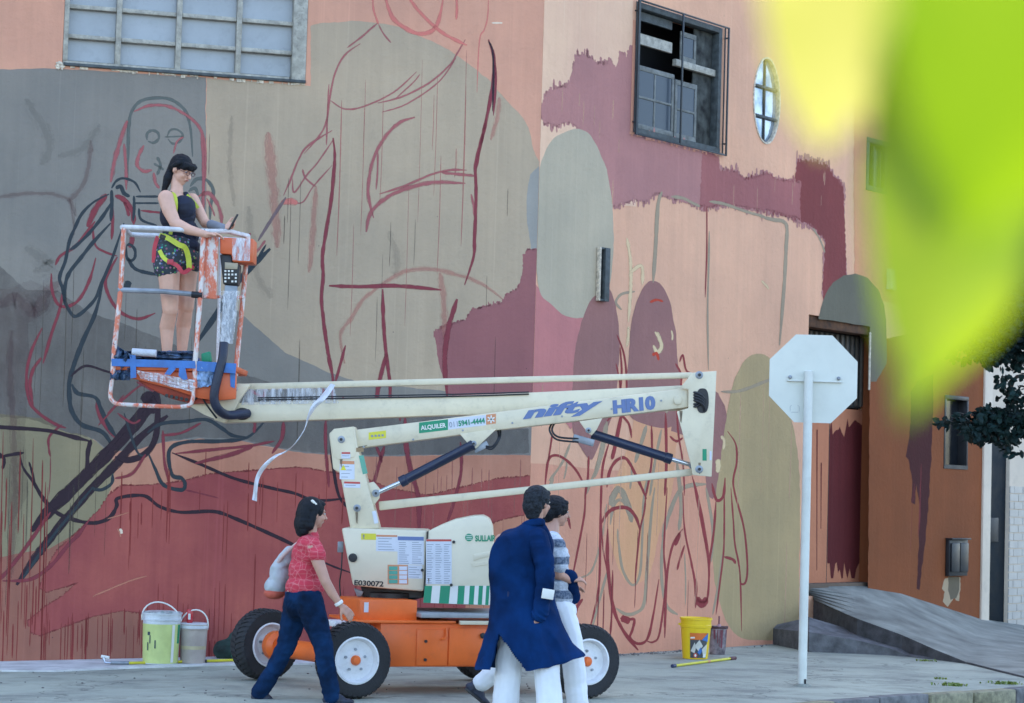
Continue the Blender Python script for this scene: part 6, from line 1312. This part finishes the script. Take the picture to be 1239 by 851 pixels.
shoe('shoe', RA - Vector((0, 0, .0)), R(10), SH, pw, 0, .95, SO); shoe('shoe', LA + Vector((-.0, 0, -.012)), R(15), SH, pw, R(-14), .95, SO)
MB().lathe([(.030, -.012), (.033, -.008), (.033, .008), (.030, .012)], RW + Vector((-.012, 0, .012)), (RW - RE), 16).build('watch', WHITE, pw)
# her bag hangs from the far shoulder
bg_ = thing('shoulder_bag', 'grey and white cloth bag with red trim slung behind the woman in red', 'bag', J(333, 724, Y + .25))
bgm, N, L, B = newmat('bag_cloth'); v = pos(N, L); c1 = mixc(N, L, rng(N, L, nz(N, L, v, 3, 2), .42, .56), (.42, .45, .46), (.24, .28, .30)); L.new(c1, B.inputs['Base Color']); B.inputs['Roughness'].default_value = .9; bump(N, L, B, nz(N, L, v, 16, 4), .5, .02)
t = MB().ell(J(338, 695, Y + .2), (.068, .09, .13)).ell(J(333, 710, Y + .2), (.076, .09, .075)).cap(J(345, 676, Y + .2), .06, J(350, 668, Y + .2), .04); blob('bag_body', t, bgm, bg_, .009, 3, .008, 9)
t = MB().ell(J(332, 718, Y + .2), (.080, .094, .045)); blob('bag_trim', t, mat('bag_red', (.50, .10, .06), .85), bg_, .009, 2, .004, 9)
MB().tube(spline([tuple(J(332, 690, Y + .17)), tuple(J(340, 676, Y + .13)), tuple(J(352, 664, Y + .1)), tuple(J(368, 653, Y + .12)), tuple(J(376, 656, Y + .2)), tuple(J(352, 680, Y + .3))], 6), .014, 8).build('strap', mat('bag_strap_cloth', (.55, .42, .38), .9), bg_)

# ---- man in the long blue coat, seen from behind
Y = 15.55; yw = R(40)
pm = thing('person', 'man in a long dark blue coat and white trousers seen from behind', 'person', onz(633, 866))
b = MB(); HC = J(651, 609, Y); o, Q = head(b, HC, R(50), R(0), 0, .98)
b.cap(o(0, -.02, -.07), .052, J(646, 640, Y), .058).ell(J(640, 665, Y), (.12, .12, .16)).ell(J(636, 710, Y), (.12, .11, .17)).ell(J(634, 745, Y), (.13, .12, .1))
RS = J(648, 652, Y - .10); RE = J(660, 703, Y - .17); RW = J(655, 745, Y - .15); LS = J(607, 655, Y + .1); LE = J(603, 700, Y + .2); LW = J(612, 738, Y + .22)
b.cap(RS, .055, RE, .042).cap(RE, .04, RW, .03).cap(LS, .055, LE, .042).cap(LE, .04, LW, .03); hand(b, J(651, 746, Y - .16), (-.15, .1, -1), (-.4, .5, 0), .9, .45); hand(b, LW, (.1, .1, -1), (.4, .5, 0), 1, .3)
LH, RH = J(620, 760, Y + .06), J(648, 760, Y - .02); LK, RK = J(614, 800, Y + .05), J(660, 806, Y - .1); LA, RA = J(606, 856, Y + .02), J(664, 858, Y - .16)
for a_, k_, c_ in ((LH, LK, LA), (RH, RK, RA)): b.cap(a_, .085, k_, .06).cap(k_, .055, c_, .042)
blob('body', b, SKIN, pm, .006, 3); face_parts(o, Q, .98, pm)
h = MB().ell(o(0, -.018, .036), (.088, .104, .092), Q).ell(o(0, -.062, -.02), (.080, .058, .085), Q).ell(o(0, -.06, -.08), (.058, .04, .04), Q).cap(o(-.072, -.01, .03), .02, o(-.074, .0, .0), .014).cap(o(.072, -.01, .03), .02, o(.074, .0, .0), .014).ell(o(0, .06, .075), (.06, .035, .022), Q); blob('hair', h, HGR, pm, .007, 3, .004, 34)
COAT = mat('navy_coat_cloth', (.003, .024, .092), .9, spec=.1, var=.45, scale=3.5, bmp=.45, bscale=9)
# body of the coat: rings between the outline seen at each height
lv = [(634, 636, 655, .07), (641, 622, 662, .10), (648, 607, 666, .13), (658, 599, 669, .145), (675, 595, 668, .15), (695, 594, 667, .145), (712, 596, 667, .14), (730, 596, 669, .15), (750, 594, 676, .175), (770, 589, 686, .20), (790, 583, 696, .22), (809, 577, 706, .235)]
g = MB(); nA = 200; rings = []
lv = spline([tuple(map(float, q)) for q in lv], 9)
for k, (y, xl, xr, ry) in enumerate(lv):
    c = (xl + xr) / 2; rx = (xr - xl) / 2; t_ = k / len(lv)
    if y > 780: yy = lambda a: y - 14 * max(0, math.cos(a)) * (y - 780) / 29
    else: yy = lambda a: y
    for i in range(nA):
        a = 2 * math.pi * i / nA; fold = 1 + (.045 * t_ ** 2 * math.sin(a * 9 + 1.3) + .02 * noise.noise(Vector((math.cos(a) * 2, math.sin(a) * 2, k * .12)))) * (1.6 if t_ > .5 else 1)
        p_ = at(c + rx * math.cos(a) * (1 + .0 * fold), yy(a), Y); p_.y += ry * fold * math.sin(a) + (ry * .25 * math.cos(a)); g.v.append(p_)
nk = len(lv)
for k in range(nk - 1):
    for i in range(nA):
        i2 = (i + 1) % nA; q = [k * nA + i, k * nA + i2, (k + 1) * nA + i2, (k + 1) * nA + i]
        cpt = sum((g.v[w_] for w_ in q), Vector()) / 4
        if cpt.y < Y + .02:
            X, Z = proj(cpt)
            if Z > 766 and 604 - (Z - 766) * .22 < X < 605 + (Z - 766) * .68: continue
        g.f.append(tuple(q))
g.f.append(tuple(range(nA)))
me = bpy.data.meshes.new('coat'); me.from_pydata([tuple(p) for p in g.v], [], g.f); me = evalm(me, [('SOLIDIFY', dict(thickness=.012, offset=-1)), ('SMOOTH', dict(factor=.5, iterations=2))], 'coat')
ns = [v_.normal.copy() for v_ in me.vertices]
for v_, n_ in zip(me.vertices, ns):
    q = Vector((v_.co.x * 7 + v_.co.z * 2.5, v_.co.y * 7, v_.co.z * 4)); v_.co += n_ * .010 * (1 - 2 * abs(noise.noise(q)) * 1.5)
shade(me, R(60)); ct_ = link('coat', me, COAT, pm)
t = MB().cap(J(650, 652, Y - .10), .075, J(658, 678, Y - .16), .068).cap(J(658, 678, Y - .16), .068, RE, .062).cap(RE, .062, J(657, 725, Y - .17), .056).cap(J(657, 725, Y - .17), .056, J(653, 743, Y - .16), .056); blob('sleeve', t, COAT, pm, .008, 3, .009, 8)
t = MB().cap(J(612, 662, Y + .05), .066, J(603, 682, Y + .12), .064).cap(J(603, 680, Y + .14), .066, LE, .06).cap(LE, .06, LW, .055); blob('sleeve', t, COAT, pm, .008, 3, .009, 8)
t = MB()
for k in range(20):
    a, a2 = math.pi * 2 * k / 20, math.pi * 2 * (k + 1) / 20; q_ = lambda a: J(645, 634, Y) + Vector((.068 * math.cos(a), .072 * math.sin(a), .016 * math.cos(a) - .02 * math.sin(a)))
    t.cap(q_(a), .020, q_(a2), .020, 8).cap(q_(a) + Vector((0, 0, -.02)), .024, q_(a2) + Vector((0, 0, -.02)), .024, 8)
blob('collar', t, COAT, pm, .007, 3)
MB().tube([J(615, 716, Y - .16), J(615, 722, Y - .16)], .008, 6).build('coat_seam', mat('coat_dark_seam', (.008, .02, .07), .8), pm)
WTR = mat('white_trouser_cloth', (.74, .76, .78), .85, var=.07, scale=5, bmp=.45, bscale=11)
t = MB().ell(J(632, 755, Y), (.14, .13, .12)).cap(J(622, 765, Y), .105, J(616, 800, Y + .02), .095).cap(J(616, 800, Y + .02), .095, J(611, 860, Y), .092).cap(J(648, 765, Y - .02), .10, J(661, 806, Y - .1), .092).cap(J(661, 806, Y - .1), .092, J(666, 860, Y - .16), .090); blob('trousers', t, WTR, pm, .009, 2, .005, 5)
shoe('shoe', J(608, 858, Y), R(40), SH, pm); shoe('shoe', J(666, 860, Y - .17), R(30), SH, pm)
MB().box(J(663, 719, Y - .235), (.085, .012, .07), M=Matrix.Rotation(R(8), 3, 'Y')).build('white_cloth', WHITE, pm, bevel=.004)

# ---- third walker beyond the coat
Y = 16.0
pt = thing('person', 'person in a grey striped shirt and white trousers beyond the man in the coat', 'person', onz(690, 857))
b = MB(); HC = J(673, 620, Y + .05); o, Q = head(b, HC, R(20), R(-3), 0, .92)
b.cap(o(0, -.02, -.07), .048, J(668, 648, Y), .052).ell(J(668, 675, Y), (.10, .14, .14)).ell(J(672, 705, Y), (.09, .13, .14)).ell(J(676, 735, Y), (.11, .13, .1))
RS = J(674, 660, Y - .14); RE = J(676, 696, Y - .14); RW = J(684, 702, Y - .02); b.cap(RS, .048, RE, .038).cap(RE, .036, J(690, 702, Y - .1), .028); hand(b, J(690, 702, Y - .1), (1, .2, .1), (0, .3, -.8), .9, .5)
b.cap(J(668, 660, Y + .16), .048, J(672, 700, Y + .2), .036).cap(J(672, 700, Y + .2), .036, J(686, 712, Y + .16), .028); hand(b, J(686, 712, Y + .16), (1, 0, .1), (0, -.3, -.8), .9, .4, side=-1)
RH, RK, RA = J(678, 738, Y - .06), J(693, 790, Y - .06), J(699, 850, Y - .06); LH, LK, LA = J(672, 738, Y + .08), J(630, 790, Y + .14), J(585, 822, Y + .14)
for a_, k_, c_ in ((RH, RK, RA), (LH, LK, LA)): b.cap(a_, .08, k_, .055).cap(k_, .052, c_, .04)
blob('body', b, SKIN, pt, .006, 3); face_parts(o, Q, .92, pt)
h = MB().ell(o(0, -.018, .038), (.086, .102, .088), Q).ell(o(0, -.07, -.01), (.078, .05, .07), Q).ell(o(0, .055, .078), (.06, .035, .024), Q).cap(o(-.072, -.01, .03), .022, o(-.074, -.01, -.01), .016); blob('hair', h, HAIR, pt, .007, 3, .005, 34)
shm, N, L, B = newmat('grey_striped_knit'); v = pos(N, L); wv = N.new('ShaderNodeTexWave'); L.new(v, wv.inputs[0]); wv.bands_direction = 'Z'; wv.inputs['Scale'].default_value = 2.6; wv.inputs['Distortion'].default_value = 1.5
c1 = mixc(N, L, rng(N, L, wv.outputs[0], .35, .55), (.06, .09, .14), (.55, .60, .66)); c1 = mixc(N, L, rng(N, L, nz(N, L, v, 60, 2), .45, .55, 0, .45), c1, (.3, .34, .4)); L.new(c1, B.inputs['Base Color']); B.inputs['Roughness'].default_value = .9
t = MB().cap(J(668, 655, Y - .1), .07, J(667, 655, Y + .12), .07).ell(J(669, 676, Y), (.12, .165, .14)).ell(J(673, 702, Y), (.112, .15, .14)).ell(J(676, 722, Y), (.118, .15, .08)).cap(RS, .062, J(677, 684, Y - .15), .058).cap(J(668, 658, Y + .16), .06, J(671, 684, Y + .19), .055); blob('shirt', t, shm, pt, .009, 3, .006, 9)
t = MB().ell(J(677, 738, Y), (.125, .15, .1)).cap(RH, .10, J(688, 765, Y - .06), .09).cap(J(688, 765, Y - .06), .09, RK, .082).cap(RK, .082, J(699, 855, Y - .06), .080).cap(LH, .10, LK, .08).cap(LK, .078, J(608, 806, Y + .14), .074).cap(J(608, 806, Y + .14), .072, J(583, 826, Y + .14), .068); blob('trousers', t, WTR, pt, .009, 2, .005, 5)
shoe('shoe', J(700, 850, Y - .06), R(15), SH, pt, 0, .95); shoe('shoe', J(577, 829, Y + .14), R(5), SH, pt, R(-38), .95)
jk = thing('folded_jacket', 'dark navy jacket carried over the arm of the walker in the striped shirt', 'jacket', J(690, 720, Y))
t = MB().cap(J(676, 697, Y - .05), .05, J(690, 698, Y - .08), .05).cap(J(690, 702, Y - .05), .045, J(693, 722, Y - .02), .05).cap(J(688, 724, Y - .02), .05, J(681, 700, Y + .05), .06); blob('jacket_cloth', t, COAT, jk, .009, 3, .01, 9)

# ---- woman on the lift platform
Y = 17.42; PX = 149.7
pl_ = thing('person', 'woman in a black tank top on the lift platform looking at her phone', 'person', J(208, 441, Y))
b = MB(); HC = J(219.5, 206, Y); o, Q = head(b, HC, R(-32), R(-24), 0, .98)
b.cap(o(0, -.02, -.07), .046, J(214, 233, Y), .052).cap(J(213, 234, Y), .055, J(212, 243, Y), .08).cap(J(203, 242, Y - .12), .055, J(228, 242, Y + .12), .055)
b.ell(J(214, 258, Y), (.125, .10, .14)).ell(J(218, 285, Y), (.12, .10, .14)).ell(J(213, 312, Y), (.15, .13, .12))
RS = J(201, 240, Y - .15); RE = J(212, 270, Y - .22); RW = J(250, 284, Y - .30)
b.cap(RS, .066, J(205, 255, Y - .19), .058).cap(J(205, 255, Y - .19), .058, RE, .046).cap(RE, .048, J(228, 278, Y - .27), .042).cap(J(228, 278, Y - .27), .042, RW, .028); hand(b, RW, (1, -.1, .0), (0, -.2, -1), .95, .3, side=-1)
LS = J(233, 242, Y + .10); LE = J(248, 270, Y + .05); LW = J(270, 276, Y - .12); b.cap(LS, .055, LE, .040).cap(LE, .038, LW, .028); hand(b, LW, (.9, -.2, .25), (-.1, -.6, .6), .95, .55, side=-1)
RH, RK, RA = J(204, 320, Y - .09), J(206, 376, Y - .10), J(202, 428, Y - .05); LH, LK, LA = J(226, 320, Y + .06), J(225, 372, Y + .04), J(220, 428, Y + .08)
for a_, k_, c_, mid_ in ((RH, RK, RA, J(202, 396, Y - .05)), (LH, LK, LA, J(222, 394, Y + .09))): b.cap(a_, .098, k_, .063).cap(k_, .058, mid_, .062).cap(mid_, .060, c_, .038).ell(c_ + Vector((.04, -.03, -.05)), (.10, .045, .03), Matrix.Rotation(R(-30), 3, 'Z'))
blob('body', b, SKL, pl_, .006, 3); face_parts(o, Q, .98, pl_)
h = MB().ell(o(0, -.022, .040), (.083, .098, .086), Q).ell(o(0, -.06, .0), (.078, .055, .07), Q).cap(o(0, -.09, -.01), .042, J(203, 216, Y), .036).cap(J(203, 216, Y), .036, J(198, 232, Y), .018).cap(o(-.045, .07, .062), .024, o(-.05, .068, .035), .018).cap(o(.045, .07, .062), .024, o(.05, .068, .035), .018).cap(o(-.04, .086, .062), .022, o(.04, .086, .062), .022).cap(o(-.03, .095, .042), .014, o(.03, .095, .042), .014).cap(o(-.074, .01, .05), .022, o(-.078, -.02, .02), .02)
blob('hair', h, HAIR, pl_, .006, 3, .003, 34)
fr_ = MB()
for sd_ in (-1, 1):
    ring_ = [o(.033 * sd_ + .022 * math.cos(a), .106, .006 + .017 * math.sin(a)) for a in [2 * math.pi * k / 12 for k in range(13)]]; fr_.tube(ring_, .0025, 6, cap=False); fr_.tube([o(.055 * sd_, .104, .01), o(.078 * sd_, .0, .008)], .0025, 6)
fr_.tube([o(-.011, .107, .010), o(.011, .107, .010)], .0025, 6); fr_.build('glasses', mat('dark_red_frame', (.08, .02, .03), .3), pl_)
TNK = mat('black_tank_cloth', (.012, .017, .036), .8, var=.3, scale=8, bmp=.4, bscale=12)
t = MB().ell(J(215, 262, Y), (.145, .125, .13)).ell(J(219, 283, Y), (.15, .125, .13)).ell(J(219, 298, Y), (.155, .13, .08)).cap(J(208, 250, Y - .08), .035, J(207, 236, Y - .09), .022).cap(J(226, 252, Y + .06), .035, J(224, 236, Y + .06), .022).ell(J(222, 252, Y - .05), (.10, .10, .10)).ell(J(208, 252, Y - .05), (.09, .10, .10)).cap(J(207, 246, Y - .12), .04, J(206, 236, Y - .11), .028).cap(J(226, 246, Y + .0), .035, J(225, 236, Y + .02), .024); blob('tank_top', t, TNK, pl_, .008, 3, .005, 9)
shmt, N, L, B = newmat('patterned_shorts'); v = pos(N, L); vo = N.new('ShaderNodeTexVoronoi'); L.new(v, vo.inputs['Vector']); vo.inputs['Scale'].default_value = 38; c1 = mixc(N, L, rng(N, L, vo.outputs['Distance'], .25, .4, .9, 0), (.02, .04, .065), vo.outputs['Color']); c1 = mixc(N, L, .45, c1, (.06, .07, .07)); L.new(c1, B.inputs['Base Color']); B.inputs['Roughness'].default_value = .85
t = MB().ell(J(213, 299, Y), (.175, .155, .13)).ell(J(216, 312, Y), (.17, .15, .12)).cap(J(205, 306, Y - .09), .115, J(202, 323, Y - .10), .108).cap(J(226, 306, Y + .06), .11, J(227, 320, Y + .06), .104); blob('shorts', t, shmt, pl_, .008, 2, .006, 9)
HYL = mat('harness_yellow', (.55, .62, .06), .6, dirt=.2, scale=14); HRD = mat('harness_red', (.50, .05, .07), .6)
def strap(pts, r, m, nm='harness_strap'):
    sp_ = spline([tuple(at(x, y, yy)) for x, y, yy in pts], 5); g = MB(); n_ = len(sp_); P_ = [Vector(p) for p in sp_]
    for i in range(n_):
        tn = (P_[min(i + 1, n_ - 1)] - P_[max(i - 1, 0)]).normalized(); s_ = tn.cross(Vector((0, -1, 0))).normalized(); g.v += [P_[i] - s_ * r, P_[i] + s_ * r]
    g.f = [(2 * i, 2 * i + 1, 2 * i + 3, 2 * i + 2) for i in range(n_ - 1)]
    me = evalm(g.mesh(), [('SOLIDIFY', dict(thickness=.005, offset=0))], nm); shade(me); link(nm, me, m, pl_)
Yh = Y - .19
strap([(203, 235, Y - .14), (211, 236, Y - .16), (213, 250, Y - .17), (210, 268, Y - .14), (206, 284, Y - .15)], .014, HYL); strap([(226, 236, Y - .02), (234, 244, Y - .02), (240, 252, Y - .01)], .012, HYL)
strap([(193, 285, Y - .17), (203, 288, Yh - .03), (216, 296, Yh - .03), (224, 300, Yh - .01), (228, 312, Yh + .02), (229, 325, Yh + .03)], .021, HYL); strap([(191, 286, Y - .15), (187, 300, Y - .16), (186, 318, Y - .15)], .016, HRD); strap([(193, 303, Yh - .02), (198, 312, Yh - .04), (206, 318, Yh - .04)], .016, HYL); strap([(205, 317, Yh - .045), (215, 322, Yh - .045), (222, 330, Yh - .03), (234, 322, Yh + .06)], .016, HRD)
MB().box(at(206, 317, Yh - .05), (.05, .01, .04)).build('buckle', HRD, pl_, bevel=.004); MB().box(at(197, 287, Yh - .02), (.05, .012, .035), M=Matrix.Rotation(R(20), 3, 'Y')).build('buckle', BLACK, pl_, bevel=.004)
shoe('shoe', J(202, 430, Y - .06) + Vector((0, 0, .02)), R(-30), mat('blue_shoe', (.03, .06, .2), .6), pl_, 0, .9); shoe('shoe', J(221, 431, Y + .08) + Vector((0, 0, .02)), R(-25), mat('blue_shoe', (.03, .06, .2), .6), pl_, 0, .9)
q = LW + Vector((.085, -.045, .045)); ph = thing('phone', 'black phone held up in the hand of the woman on the platform', 'phone', q)
MB().box(q, (.012, .07, .14), M=Matrix.Rotation(R(28), 3, 'Y') @ Matrix.Rotation(R(15), 3, 'Z')).build('phone_body', BLACK, ph, bevel=.004)
sl = blob('sleeve_guard', MB().cap(LE.lerp(LW, .35), .041, LW, .034), mat('grey_arm_warmer', (.20, .21, .24), .9), pl_, .006, 2)
